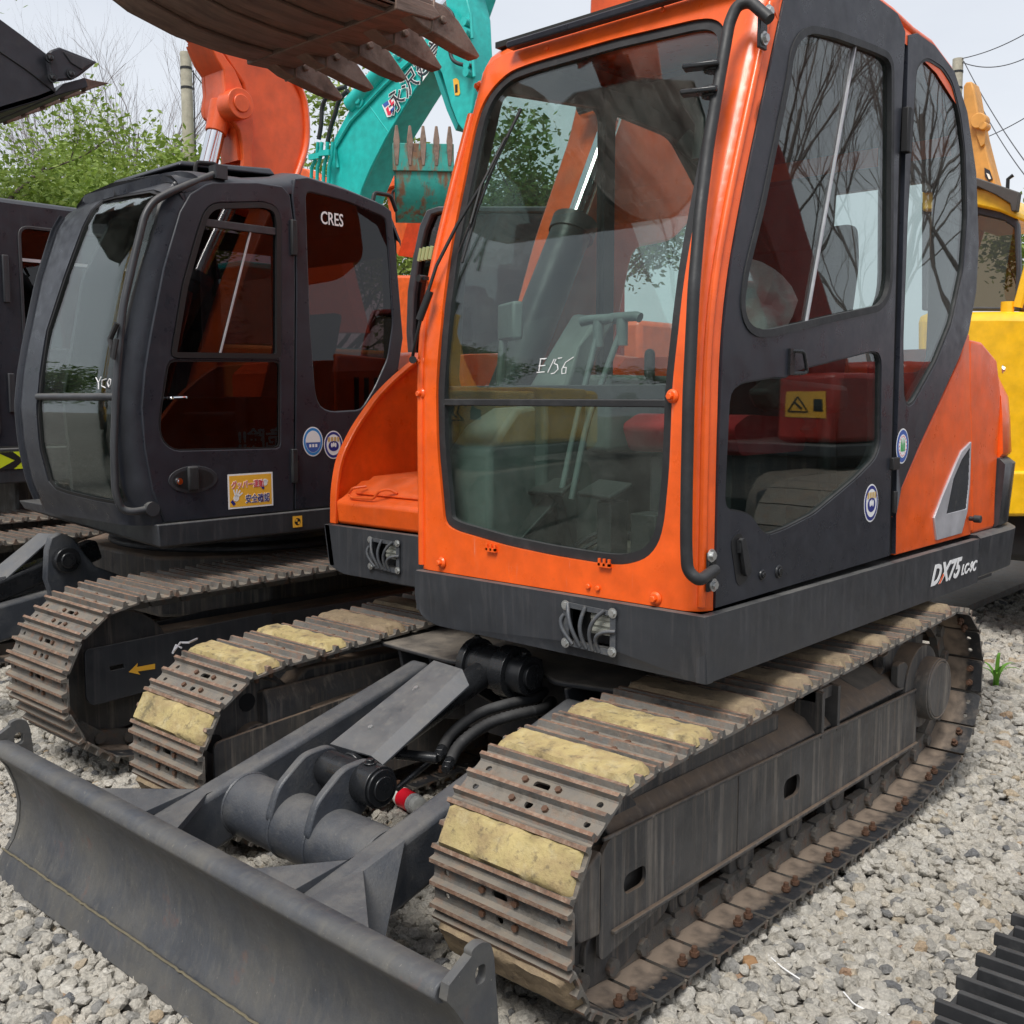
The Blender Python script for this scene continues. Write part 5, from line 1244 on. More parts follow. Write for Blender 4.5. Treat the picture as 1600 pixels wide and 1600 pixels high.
# rear quarter
rq = [(460, 797), (462, 445), (461, 362), (455, 304), (459, 279), (480, 277), (540, 296), (598, 320), (611, 330), (621, 430), (629, 528), (622, 575), (598, 612), (556, 665), (548, 790)]
rw = [(477, 299), (540, 315), (602, 341), (609, 430), (613, 506), (605, 560), (585, 605), (564, 640), (516, 643), (499, 635), (492, 615), (484, 506), (480, 400)]
rqp = yzh(rq, SH, 0); rqp[-1] = (rqp[-1][0], rqp[0][1])
m_ = MB(); m_.panel(rqp, [yzh(rw)], lambda a, b, d: (SH+.006-d, a, b), .03); hqo = m_.build('rear_quarter_panel', M['black'], BE, bevel=.007, seg=3)
paneh(rw, SH-.002, M['glass_dark'], hqo)
q = PX(501, 349, SH+.004); text_obj('CRES', .088, (SH+.004, q.y, q.z), (0, 1, 0), (0, 0, 1), M['white'], hqo, 'window_lettering', bold=.0008, spacing=1.0, xs=.72)
sticker(hqo, PX(489, 690, SH+.007), .062, 'sky', 1.2); sticker(hqo, PX(521, 695, SH+.007), .060, 'hand', 1.2)
# sill under the door, skirt, roof, inner walls
sp_ = MB(); sp_.box(SH-.03, SH+.002, dph[0][0], 4.0, 1.0, 1.03); sp_.build('door_sill', M['black'], BE)
hs_ = MB()
fy = 2.36
hs_.loft([[(-5.86, fy+.06, 1.035), (SH+.03, fy, 1.035), (SH+.03, 4.95, 1.035), (-5.86, 4.95, 1.035)], [(-5.84, fy+.08, .99), (SH+.025, fy+.01, .935), (SH+.025, 4.95, .935), (-5.84, 4.95, .935)], [(-5.5, fy+.2, .92), (SH-.03, fy+.06, .915), (SH-.03, 4.95, .915), (-5.5, 4.95, .915)]])
hs_.build('skirt_panel', M['skirt'], BE, bevel=.006)
g = MB(); q = PX(465, 815, SH+.032); g.mat(0).box(SH+.031, SH+.032, q.y-.028, q.y+.028, q.z-.028, q.z+.028); g.mat(1); disc(g, Vector((SH+.032, q.y, q.z)), .018, 0, 1, 16); g.mat(0); g.box(SH+.0325, SH+.033, q.y-.013, q.y-.001, q.z+.001, q.z+.013); g.box(SH+.0325, SH+.033, q.y+.001, q.y+.013, q.z-.013, q.z-.001); g.build('lift_point_sticker', [M['yelp'], M['trim']], BE, smooth=0)
topc = [PX(u, v, SH) for u, v in ((332, 280), (400, 280), (455, 278), (475, 272), (540, 291), (600, 316), (612, 328))]
path = [(PRH(2.56)+.03, 2.56), (dfr3[-1].y-.13, 2.60), (dfr3[-1].y-.02, 2.635)] + [(p.y, p.z+.03) for p in topc[1:]] + [(topc[-1].y+.06, topc[-1].z-.08)]
path = [(path[i][0]+0, path[i][1]) for i in range(len(path))]
xs = [(XHL, -.12), (XHL+.03, -.04), (XHL+.12, .0), (-4.9, .02), (XHR-.18, .0), (XHR-.06, -.02), (XHR-.015, -.05), (XHR+.002, -.075)]
vs = []; fs = []
for t in (0, .03):
    for (x, dz) in xs:
        for (y, z) in path: vs.append((x, y, z+dz-t))
nx, ny = len(xs), len(path)
for L_ in range(2):
    for i in range(nx-1):
        for j in range(ny-1): a0 = L_*nx*ny+i*ny+j; fs.append((a0, a0+1, a0+ny+1, a0+ny))
B0 = nx*ny
for i in range(nx-1):
    for j in (0, ny-1): a0 = i*ny+j; fs.append((a0, a0+ny, B0+a0+ny, B0+a0))
for j in range(ny-1):
    for i in (0, nx-1): a0 = i*ny+j; fs.append((a0, a0+1, B0+a0+1, B0+a0))
m_ = MB(); m_.add(vs, fs); hro = m_.build('roof', M['black'], BE, smooth=60)
m_ = MB(); m_.loft([[(-5.15, 2.66, 2.66), (-4.5, 2.66, 2.665), (-4.5, 3.2, 2.70), (-5.15, 3.2, 2.70)], [(-5.14, 2.68, 2.685), (-4.51, 2.68, 2.69), (-4.52, 3.18, 2.735), (-5.13, 3.18, 2.73)]]); m_.build('roof_hatch', M['black'], hro, bevel=.01, seg=3)
m_ = MB(); q = PX(315, 262, -4.5); m_.tube(rnd([q+Vector((0, -.04, -.05)), q+Vector((0, -.03, .02)), q+Vector((0, .08, .03)), q+Vector((0, .12, -.05))], .02, 3, closed=False), .010); m_.build('hatch_handle', M['trim'], hro)
m_ = MB(); q = PX(598, 312, SH-.3); m_.tube(rnd([q+Vector((0, -.08, -.05)), q+Vector((0, -.06, .03)), q+Vector((0, .06, .03)), q+Vector((0, .1, -.05))], .02, 3, closed=False), .012); m_.build('hatch_handle', M['trim'], hro)
sk_ = MB(); so_ = [(2.45, 1.03), (2.42, 1.6), (2.55, 2.2), (2.72, 2.52), (3.8, 2.52), (3.85, 1.9), (3.75, 1.03)]
sk_.panel(so_, [[(2.62, 1.55), (2.72, 2.15), (2.85, 2.42), (3.7, 2.42), (3.7, 1.55)]], lambda a, b, d: (XHL+.02+d, a, b), .03); sk_.build('cab_right_wall', M['dark'], BE)
sk_ = MB(); sk_.panel([(XHL+.02, 1.03), (XHR-.04, 1.03), (XHR-.04, 2.5), (XHL+.02, 2.5)], [[(XHL+.12, 1.7), (XHR-.12, 1.7), (XHR-.12, 2.35), (XHL+.12, 2.35)]], lambda a, b, d: (a, 3.82+d, b), .03); sk_.build('cab_rear_wall', M['dark'], BE)
sk_ = MB(); sk_.box(XHL+.02, XHR-.04, 2.5, 3.8, 1.035, 1.06); sk_.build('cab_floor', M['dark'], BE)
st = MB(); st.prism([(-5.05, a, b) for a, b in rnd([(3.0, 1.40), (2.95, 1.52), (3.42, 1.52), (3.58, 2.05), (3.68, 2.05), (3.52, 1.40)], .03)], (.46, 0, 0)); st.box(-5.0, -4.65, 3.05, 3.4, 1.06, 1.4); st.box(-4.55, -4.45, 2.95, 3.4, 1.4, 1.6); st.box(-5.2, -5.1, 2.7, 3.4, 1.06, 1.6); st.build('operator_seat', M['dark'], BE, bevel=.02, split=False)
gr = MB(); pf = lambda u, v, o=-.07: PF(u, v, PRH, o, crh)
path = [PX(341, 270, SH-.02), pf(271, 298), pf(240, 314), pf(226, 336), pf(208, 410), pf(192, 480), pf(182, 594), pf(178, 700), pf(180, 770), pf(190, 796), pf(207, 800), PX(236, 795, SH+.0)]
gr.tube(rnd(path, .05, 6, closed=False), .0165, 12); q = PX(341, 270, SH-.02); gr.obox(q, Matrix.Identity(3), .03, .03, .03); q = PX(236, 795, SH+.0); gr.cyl(q-Vector((.03, 0, 0)), q+Vector((.02, 0, 0)), .032, n=18)
gr.build('grab_rail', M['skirt'], BE, smooth=60, bevel=0)
wp = MB(); wp.tube([PF(u, v, PRH, -.03) for u, v in ((182, 530), (177, 560), (175, 545), (172, 530), (183, 505))], .012, 8); wp.build('wiper_motor', M['trim'], BE)
# house body behind/right of the cab
hb = MB(); hb.loft([[(-6.2, 4.0, 1.04), (SH-.02, 3.95, 1.04), (SH-.02, 5.6, 1.04), (-6.7, 5.6, 1.04)], [(-6.2, 4.0, 1.75), (SH-.02, 3.95, 1.75), (SH-.05, 5.55, 1.75), (-6.7, 5.55, 1.75)], [(-6.15, 4.1, 1.85), (SH-.1, 4.0, 1.85), (SH-.15, 5.45, 1.82), (-6.6, 5.45, 1.82)]])
hb.build('engine_housing', M['orange2'], BE, bevel=.03, seg=3)
hk = MB(); hk.box(-6.7, -5.86, 2.5, 3.3, .95, 1.35); None and hk.build('tool_box', M['orange2'], BE, bevel=.03)
# boom: side traced on its left face, cylinder beside it
HB = -5.34
bpx = [(296, 66), (315, 95), (321, 125), (322, 160), (322, 180), (333, 190), (345, 185), (350, 205), (348, 235), (343, 262), (330, 330), (420, 340), (457, 268), (470, 240), (478, 225), (479, 190), (474, 150), (455, 120), (400, 70), (340, 30), (300, 0), (268, 10)]
pb_ = [PX(u, v, HB) for u, v in bpx]
# flanks of the boom: front fork plate (left part) and deep web
fork = [PX(u, v, HB) for u, v in [(333, 92), (345, 110), (347, 140), (344, 160), (347, 175), (362, 192), (370, 205), (374, 225), (376, 245), (373, 300), (395, 300), (389, 240), (392, 210), (390, 180), (380, 150), (362, 110), (345, 88), (320, 60)]]
web = [PX(u, v, HB) for u, v in [(350, 86), (380, 130), (391, 180), (392, 215), (382, 250), (378, 300), (370, 345), (430, 345), (463, 275), (478, 228), (479, 190), (474, 150), (455, 118), (400, 70), (340, 20), (300, -20), (290, 20)]]
bm_ = MB(); bm_.prism([(HB, p.y, p.z) for p in web], (-.20, 0, 0)); hbo = bm_.build('boom', M['orange2'], BE, bevel=.012, smooth=30)
bm_ = MB(); bm_.prism([(HB+.03, p.y, p.z) for p in fork], (-.035, 0, 0)); bm_.prism([(HB-.17, p.y, p.z) for p in fork], (-.035, 0, 0)); bm_.build('boom_flange', M['orange2'], hbo, bevel=.006)
bm_ = MB(); ed = [PX(u, v, HB) for u, v in [(455, 118), (474, 150), (479, 190), (478, 228), (463, 275), (440, 320)]]; bm_.tube(rnd([p+Vector((.006, .0, 0)) for p in ed], .1, 5, closed=False), .02, 6); bm_.build('boom_edge', M['orange2'], hbo, smooth=60)
us = MB(); uf = [PX(u, v, HB-.004) for u, v in [(318, 58), (333, 92), (345, 110), (347, 140), (344, 160), (347, 178), (366, 200), (372, 250), (390, 250), (384, 200), (372, 170), (360, 110), (345, 70)]]; us.prism([(HB-.004, p.y, p.z) for p in uf], (-.17, 0, 0)); us.build('boom_underside', M['orange2'], hbo)
us = MB(); fu = [PX(u, v, HB-.34) for u, v in [(300, 60), (325, 95), (335, 130), (336, 165)]]
bs = MB(); q = PX(366, 165, HB+.03); bs.cyl((HB-.02, q.y, q.z), (HB+.10, q.y, q.z), .085, n=28); bs.cyl((HB+.10, q.y, q.z), (HB+.11, q.y, q.z), .05, n=24); bs.cyl((HB-.24, q.y-.0, q.z), (HB-.02, q.y, q.z), .05, n=20); bs.build('pivot_boss', M['orange2'], hbo, bevel=.006)
bu = MB(); up_ = [PX(u, v, HB) for u, v in [(345, 90), (380, 150), (391, 185), (392, 215), (388, 260)]]; rings = [[(HB+.004, p.y-.10, p.z-.0), (HB+.004, p.y, p.z), (HB-.35, p.y, p.z), (HB-.35, p.y-.10, p.z)] for p in up_]; 
e1 = PX(352, 175, HB+.0); rdir = (PX(325, 262, HB-.10)-PX(352, 188, HB-.10)).normalized()
r0 = PX(347, 168, HB-.08); r1 = PX(324, 262, HB-.08); rd = (r1-r0).normalized()
cb = MB(); cb.cyl(r0+rd*-.02, r0+rd*.16, .075, .06, n=20); cb.build('rod_end', M['orange2'], hbo, bevel=.006)
cb = MB(); cb.cyl(r0+rd*.15, r0+rd*1.3, .052, n=24); cb.build('cylinder_rod', M['chrome'], hbo)
cb = MB(); cb.cyl(r0+rd*1.1, r0+rd*2.2, .085, n=24); cb.build('boom_cylinder', M['orange2'], hbo)
# rest of boom and arm above the frame
ab = MB(); pA = PX(330, 5, HB-.17); ab.beam(pA+Vector((0, .15, -.1)), (HB-.17, 2.2, 5.0), .32, .45, up=(1, 0, 0)); ab.build('boom_nose', M['orange2'], hbo, bevel=.02)
ab = MB(); ab.beam((HB-.17, 2.6, 5.3), (HB-.17, .95, 3.9), .26, .32, up=(1, 0, 0)); ab.build('arm', M['orange2'], BE, bevel=.02)
# its bucket
KX = -4.98
sp4 = [PX(u, v, KX) for u, v in [(-60, -30), (-10, 22), (35, 55), (73, 84), (88, 147), (60, 158), (30, 167), (0, 176), (-60, 185), (-120, 170), (-160, 120), (-160, 50), (-120, -10)]]
pr_ = [(p.y, p.z) for p in sp4]
bk = MB(); bel = pr_[4:]; ins_ = [(a+.02*(0 if i == 0 else 1), b+.03) for i, (a, b) in enumerate(bel)]
rings = [[(KX-1.0*i/8, a, b) for a, b in bel]+[(KX-1.0*i/8, a, b) for a, b in reversed(offs(bel, 0) if False else [(q[0]+(.03 if q[0] < 1.6 else 0), q[1]+(.03 if k_ < 5 else -.02)) for k_, q in enumerate(bel)])] for i in range(9)]
bk.loft(rings); hbk = bk.build('bucket', M['bkblack'], BE, bevel=.004)
for x in (KX, KX-1.0):
    bk = MB(); bk.prism([(x, a, b) for a, b in pr_], (-.025, 0, 0)); bk.build('bucket_side_plate', M['bkblack'], hbk, bevel=.005)
bk = MB(); sm = [PX(u, v, KX+.002) for u, v in [(-20, 66), (0, 81), (40, 108), (85, 143)]]; bk.tube(sm, .004, 6); bk.build('plate_seam', M['trim'], hbk)
bk = MB(); sc_ = [PX(u, v, KX) for u, v in [(69, 86), (76, 80), (88, 76), (147, 99), (119, 121), (110, 126), (81, 129), (74, 124)]]; bk.prism([(KX+.002, p.y, p.z) for p in sc_], (.035, 0, 0)); bk.build('side_cutter', M['bkblack'], hbk, bevel=.008)
bk = MB(); sc_ = [PX(u, v, KX) for u, v in [(92, 83), (140, 100), (122, 112), (104, 101)]]; bk.prism([(KX+.038, p.y, p.z) for p in sc_], (.006, 0, 0)); bk.build('cutter_rib', M['skirt'], hbk, bevel=.004)
bk = MB()
for (u, v) in ((77, 91), (81, 122), (110, 116)): q = PX(u, v, KX+.037); bk.cyl(q, q+Vector((.012, 0, 0)), .022, n=18); bk.blob(q+Vector((.012, 0, 0)), .018, (.8, 1, 1), 1, 0)
bk.build('cutter_bolt', M['mach'], hbk)
lipq = [PX(u, v, KX) for u, v in [(84, 146), (100, 130), (134, 121), (138, 136), (100, 146), (88, 150)]]
bk = MB(); bk.prism([(KX, p.y, p.z) for p in lipq], (-1.0, 0, 0)); bk.build('cutting_lip', M['bkblack'], hbk, bevel=.005)
tp = [PX(u, v, KX) for u, v in [(132, 120), (145, 124), (176, 128), (150, 136), (136, 142)]]
for k in range(5):
    x = KX-.01-k*.225; bk = MB(); n = len(tp); wdt = [.05, .05, .018, .045, .05]
    vs = [(x-.0+(-.05+w_)*.5, p.y, p.z) for p, w_ in zip(tp, wdt)]+[(x-.05-w_*.5+.025, p.y, p.z) for p, w_ in zip(tp, wdt)]
    bk.add(vs, [tuple(range(n)), tuple(reversed(range(n, 2*n)))]+[(i, n+i, n+(i+1) % n, (i+1) % n) for i in range(n)]); bk.build('bucket_tooth', M['tooth'], hbk, bevel=.004)
# undercarriage
THC = [(2.18, .40, .33), (5.2, .42, .34)]
hme = make_track(BE, -4.38, .54, THC, [(2.6, .04), (4.9, .04)], .155, False, 0, g=.028)
make_track(BE, -6.55, .54, THC, [(2.6, .04), (4.9, .04)], .155, False, 0, mesh=hme)
fpn = [PX(u, v, -4.235) for u, v in [(127, 1014), (268, 986), (420, 955), (420, 1020), (300, 1058), (140, 1101), (130, 1092)]]
sl4 = [PX(u, v, -4.235) for u, v in [(166, 1040), (188, 1035), (189, 1042), (168, 1047)]]
fm = MB(); fm.panel([tuple(q) for q in rnd([(p.y, p.z) for p in fpn], .02, 3)], [[(p.y, p.z) for p in sl4]], lambda a, b, d: (-4.205-d, a, b), .014); fm.build('frame_end_plate', M['skirt'], BE, bevel=.005)
for xo, s in ((-4.24, 1), (-4.56, -1), (-6.42, 1)):
    fm = MB(); fm.panel(rnd([(2.28, .17), (5.1, .17), (5.1, .52), (2.75, .55), (2.28, .52)], .03, 3), [rnd([(2.50, .36), (2.64, .36), (2.64, .395), (2.50, .395)], .015, 3)], lambda a, b, d: (xo-s*d, a, b), .014)
    fm.build('track_frame', M['skirt'], BE, bevel=.006)
    fm = MB(); fm.box(xo-s*.02, xo-s*.16, 2.35, 5.1, .18, .52); fm.build('frame_box', M['frame'], BE, bevel=.01)
for xc in (-4.40, -6.55):
    fm = MB(); fm.cyl((xc-.06, 2.18, .40), (xc+.06, 2.18, .40), .27, n=36); fm.cyl((xc-.1, 2.18, .40), (xc+.1, 2.18, .40), .09, n=24); fm.build('idler_wheel', M['frame'], BE, bevel=.008)
ar = MB(); ar.prism([(-4.204, p.y, p.z) for p in (PX(u, v, -4.238) for u, v in [(195, 1048), (209, 1034), (208, 1040), (236, 1035), (236, 1043), (209, 1047), (213, 1052)])], (.001, 0, 0)); ar.build('arrow_sticker', M['yelp'], BE)
ub = MB(); ub.prism([(-5.9, 2.75, .45), (-5.0, 2.75, .45), (-4.62, 3.2, .45), (-4.62, 4.4, .45), (-6.3, 4.4, .45), (-6.3, 3.2, .45)], (0, 0, .32)); ub.build('lower_body', M['frame'], BE, bevel=.02)
ub = MB(); ub.cyl((-5.47, 3.6, .77), (-5.47, 3.6, .91), .60, n=56); ub.cyl((-5.47, 3.6, .77), (-5.47, 3.6, .80), .78, n=56); ub.build('slew_ring', M['skirt'], BE, bevel=.01)
lg = MB(); l4 = [PX(u, v, -5.2) for u, v in [(72, 905), (74, 860), (80, 840), (95, 832), (115, 840), (135, 868), (150, 885), (205, 905), (205, 960), (90, 960)]]; lg.prism([(-5.2, p.y, p.z) for p in l4], (-.05, 0, 0)); lg.build('blade_bracket', M['arm'], BE, bevel=.008)
lg = MB(); q = PX(100, 874, -5.2); lg.cyl(q, q+Vector((.05, 0, 0)), .065, n=26); lg.cyl(q+Vector((.05, 0, 0)), q+Vector((.06, 0, 0)), .04, n=20); lg.build('bracket_pin', M['mach'], BE, bevel=.005)
lg = MB(); a1, a2, a3, a4 = PX(60, 833, -5.42), PX(88, 834, -5.30), PX(8, 905, -5.30), PX(-60, 930, -5.42); lg.add([a1, a2, a3, a4]+[p-Vector((0, 0, .008)) for p in (a1, a2, a3, a4)], [(0,1,2,3),(7,6,5,4),(0,4,5,1),(1,5,6,2),(2,6,7,3),(3,7,4,0)]); lg.build('cylinder_guard', M['guard'], BE)
lg = MB(); lg.beam((-5.3, 2.45, .55), (-5.3, 1.0, .35), .12, .18); lg.build('push_arm', M['arm'], BE, bevel=.015); lg = MB(); lg.beam((-5.35, 2.6, .8), (-5.35, 1.4, .45), .11, .11); lg.build('blade_cylinder', M['mach'], BE, bevel=.02)
lg = MB(); lg.prism([(-6.75, .78, .08), (-6.75, .85, .12), (-6.75, .88, .3), (-6.75, .80, .55), (-6.75, .86, .55), (-6.75, .93, .3), (-6.75, .88, .05)], (2.6, 0, 0)); lg.build('blade', M['blade'], BE, bevel=.01)
# ================================================================ far-left black cab machine
LE = root('excavator', 'excavator with plain black cab and yellow-black chevron strip at the left edge', 'excavator', (-8.0, 4.2, 0))
LX = -7.0
def quad_yz(mb, x, pts, t=-.02): mb.prism([(x, a, b) for a, b in pts], (t, 0, 0))
m_ = MB()
lo = rnd([(2.25, 1.28), (2.15, 1.9), (2.35, 2.6), (2.6, 2.83), (4.3, 2.83), (4.45, 2.6), (4.45, 1.28)], .12, 5)
d1 = rnd([(2.35, 1.45), (2.35, 2.62), (2.80, 2.68), (2.80, 1.33)], .06); d2 = rnd([(2.97, 1.9), (2.97, 2.70), (3.72, 2.70), (3.72, 1.9)], .08); d3 = rnd([(3.85, 1.9), (3.85, 2.68), (4.3, 2.68), (4.3, 1.9)], .08)
lw = [PX(u, v, LX) for u, v in [(-40, 360), (0, 350), (14, 352), (17, 365), (17, 690), (-40, 692)]]
m_.panel([tuple(p) for p in lo], [[tuple(p) for p in d1], [tuple(p) for p in d2], [tuple(p) for p in d3]], lambda a, b, d: (LX-d, a, b), .03); lco = m_.build('cab_side', M['black'], LE, bevel=.008)
for d_ in (d1, d2, d3):
    g = MB(); g.panel([tuple(p) for p in d_], [offs([tuple(p) for p in d_], .02)], lambda a, b, d: (LX+.008-d, a, b), .012); g.build('window_seal', M['skirt'], lco, bevel=.003)
    g = MB(); g.panel([tuple(p) for p in d_], [], lambda a, b, d: (LX-.015-d, a, b), .004); g.build('window_pane', M['glass_dark'], lco, smooth=0)
g = MB(); g.box(LX, LX+.01, 2.99, 3.70, 2.47, 2.49); g.box(LX, LX+.02, 3.06, 3.10, 2.16, 2.22); g.build('window_rail', M['silver'], lco)
g = MB(); g.box(LX, LX+.02, 2.86, 2.90, 2.2, 2.5); g.box(LX, LX+.02, 2.86, 2.9, 1.5, 1.75); g.build('door_hinge', M['skirt'], lco, bevel=.005)
m_ = MB(); m_.prism([(LX-1.0, a, b) for a, b in lo], (-.03, 0, 0)); m_.build('cab_right_wall', M['dark'], LE)
m_ = MB(); m_.loft([[(LX-1.03, 2.35, 2.80), (LX+.0, 2.35, 2.80), (LX+.0, 4.4, 2.80), (LX-1.03, 4.4, 2.80)], [(LX-.95, 2.45, 2.87), (LX-.06, 2.45, 2.87), (LX-.06, 4.35, 2.87), (LX-.95, 4.35, 2.87)]]); m_.build('roof', M['black'], LE, bevel=.02)
m_ = MB(); m_.panel([(LX-1.0, 1.3), (LX, 1.3), (LX, 2.78), (LX-1.0, 2.78)], [[(LX-.9, 1.5), (LX-.1, 1.5), (LX-.1, 2.65), (LX-.9, 2.65)]], lambda a, b, d: (a, 2.27+d+max(0, b-1.9)*.25, b), .03, grid=.3); m_.build('cab_front_frame', M['black'], LE)
m_ = MB(); m_.box(LX-1.0, LX, 4.38, 4.42, 1.3, 2.8); m_.build('cab_rear_wall', M['black'], LE)
m_ = MB(); m_.box(LX-2.4, LX+.02, 2.15, 6.3, 1.04, 1.27); m_.build('skirt_panel', M['skirt'], LE, bevel=.01)
m_ = MB(); m_.box(LX-2.4, LX-.02, 4.46, 6.3, 1.28, 2.0); m_.box(LX-2.4, LX-1.1, 2.6, 4.4, 1.28, 1.9); m_.build('engine_housing', M['ochre'], LE, bevel=.03)
m_ = MB(); z0, z1 = PX(20, 733, LX+.03).z, PX(20, 706, LX+.03).z
m_.mat(0).box(LX+.021, LX+.024, 2.4, PX(41, 720, LX+.03).y, z0, z1)
m_.mat(1); y = 2.36; ye = PX(38, 720, LX+.03).y
while y < ye-.02:
    for (za, zb2, s_) in ((z0, (z0+z1)/2, 1), ((z0+z1)/2, z1, -1)):
        ya = y if s_ == 1 else y+.11; yb = y+.11 if s_ == 1 else y
        m_.prism([(LX+.0245, min(ye, ya), za), (LX+.0245, min(ye, ya+.1), za), (LX+.0245, min(ye, yb+.1), zb2), (LX+.0245, min(ye, yb), zb2)], (.0004, 0, 0))
    y += .2
m_.build('chevron_strip', [plain('fluorescent_yellow_tape', (.62, .72, .02), .5), M['trim']], LE, smooth=0)
me3 = make_track(LE, -6.98, .5, [(2.3, .45, .36), (6.0, .45, .36)], [], .17, False, 0, g=.026)
make_track(LE, -9.1, .5, [(2.3, .45, .36), (6.0, .45, .36)], [], .17, False, 0, mesh=me3)
m_ = MB(); m_.box(-7.2, -6.76, 2.5, 5.9, .2, .7); m_.box(-9.3, -8.9, 2.5, 5.9, .2, .7); m_.box(-8.8, -7.3, 3.0, 5.0, .45, 1.04); m_.build('track_frame', M['frame'], LE, bevel=.02)

# ================================================================ teal excavator: boom, arm, raised bucket
TY = 9.0
TE_ = root('excavator', 'turquoise excavator with white-outlined writing on its boom and raised rusty bucket', 'excavator', (-13.0, 9.2, 0))
def TP(pts, y=TY): return [PY(u, v, y) for u, v in pts]
def plate(name, pts, y, t, m, par, bev=.01):
    g = MB(); g.prism(TP(pts, y), (0, t, 0)); return g.build(name, m, par, bevel=bev)
bt = plate('boom', [(510, 286), (512, 250), (522, 215), (545, 172), (575, 140), (612, 108), (655, 70), (690, 30), (700, -60), (760, -90), (735, -10), (716, 45), (690, 82), (676, 98), (640, 155), (604, 215), (580, 262), (566, 295), (545, 360), (480, 400), (470, 360), (480, 320)], TY, .42, M['teal'], TE_, .02)
m_ = MB(); m_.tube(TP([(528, 262), (524, 230), (548, 190), (600, 135), (650, 88), (672, 72)], TY-.02), .022, 6); m_.tube(TP([(566, 295), (580, 262), (604, 215), (640, 155), (676, 98)], TY-.005), .02, 6); m_.build('boom_edge', M['teal'], bt, smooth=60)
m_ = MB(); m_.tube(TP([(577, 165), (608, 208)], TY-.002), .006, 6); m_.build('boom_weld', M['teal'], bt)
plate('arm', [(686, 60), (700, 30), (690, -40), (720, -40), (735, 20), (738, 80), (742, 125), (738, 170), (724, 205), (714, 192), (704, 165), (690, 115), (679, 95)], TY-.08, .34, M['teal'], TE_, .015)
m_ = MB(); a = TP([(679, 97), (704, 168), (716, 195), (712, 204), (698, 172), (675, 104)], TY-.02); m_.prism(a, (0, .3, 0)); m_.build('arm_underside', plain('teal_shaded_underside', (.012, .30, .28), .5), TE_)  # darker copy of the teal: underside shade put into the colour
m_ = MB(); q = PY(560, 158, TY-.03); m_.cyl(q, q+Vector((0, .1, 0)), .085, n=24); m_.cyl(q-Vector((0, .03, 0)), q, .045, n=20); m_.build('boom_pin', M['teal'], bt, bevel=.01)
A1, B1 = PY(548, 165, TY+.02), PY(645, 62, TY+.02); d_ = (B1-A1).normalized()
m_ = MB(); m_.cyl(A1, A1+d_*.95, .115, n=28); m_.cyl(A1+d_*.92, A1+d_*1.0, .135, n=28); m_.build('arm_cylinder', M['teal'], TE_, bevel=.008)
m_ = MB(); m_.cyl(A1+d_*1.0, A1+d_*2.2, .06, n=20); m_.build('cylinder_rod', M['chrome'], TE_)
for k, pts in enumerate(([(498, 218), (502, 195), (503, 165), (512, 148), (530, 138), (540, 136)], [(512, 222), (516, 200), (524, 178), (528, 160), (536, 148), (544, 142)], [(533, 45), (548, 60), (600, 10)])):
    if k == 2: continue
    m_ = MB(); m_.tube(rnd(TP(pts, TY-.06), .1, 4, closed=False), .030, 8); m_.build('hydraulic_hose', M['rubber'], TE_, smooth=60)
m_ = MB(); m_.tube(rnd(TP([(703, 80), (706, 93), (716, 100), (738, 103)], TY-.15), .08, 4, closed=False), .022, 8); m_.tube(rnd(TP([(684, 8), (698, 12), (706, 20), (709, 28)], TY-.15), .08, 4, closed=False), .02, 8); m_.build('arm_hose', M['rubber'], TE_, smooth=60)
m_ = MB()
for i, (u0, u1) in enumerate(((486, 497), (495, 503), (505, 512), (513, 520))):
    m_.tube(TP([(u0, 290), (u0+1, 262), (u1-2, 245), (u1, 222)], TY-.08-.03*(i % 2)), .026, 6)
for pts in ([(484, 246), (500, 243)], [(500, 240), (516, 238)]): m_.beam(*TP(pts, TY-.14), .05, .07)
m_.build('boom_pipe', M['teal'], TE_, smooth=60)
m_ = MB()
for pts in ([(736, 20), (738, 60)], [(738, 80), (741, 120)]): m_.tube(TP(pts, TY-.16), .02, 6)
for (u, v) in ((732, 36), (732, 52), (735, 88), (736, 103), (735, 115)): q = PY(u, v, TY-.1); m_.cyl(q, q-Vector((0, .08, 0)), .05, n=12)
m_.build('arm_pipe', M['teal'], TE_)
m_ = MB(); a = TP([(708, 124), (713, 122), (717, 126), (719, 146), (717, 149), (711, 149)], TY-.085); m_.prism(a, (0, -.003, 0)); m_.build('yellow_label', M['yelp'], TE_)
m_ = MB(); q = PY(713, 136, TY-.09); m_.box(q.x-.02, q.x+.02, q.y-.002, q.y, q.z-.06, q.z+.03); m_.build('label_print', M['trim'], TE_)
# writing along the boom
o0, o1 = PY(613, 181, TY-.022), PY(672, 106, TY-.022); o0.z -= .0
td = (o1-o0); 
M['ink'] = plain('dark_ink', (.02, .02, .03), .5)
up2 = Vector((-td.z, 0, td.x))
for bold, mm, dy in ((.010, M['white'], 0), (.001, M['ink'], -.004)):
    text_obj('永沢建設㈱', .30, o0+Vector((0, dy, 0)), td, up2, mm, bt, 'boom_lettering', bold=bold, spacing=1.0)
m_ = MB(); lt = lambda pts, dy=0: [PY(u, v, TY-.022+dy) for u, v in pts]
m_.mat(0).prism(lt([(597, 164), (611, 154), (618, 157), (617, 168), (611, 182), (605, 183)]), (0, -.003, 0))
m_.mat(1).prism(lt([(598, 163), (606, 157), (608, 163), (601, 168)], -.004), (0, -.003, 0)); m_.prism(lt([(610, 172), (617, 165), (616, 170), (611, 178)], -.004), (0, -.003, 0))
m_.mat(2).prism(lt([(603, 170), (607, 166), (608, 174), (613, 172), (610, 180), (606, 180)], -.004), (0, -.003, 0)); m_.prism(lt([(608, 158), (611, 155), (612, 161), (615, 157), (616, 161), (612, 166)], -.004), (0, -.003, 0))
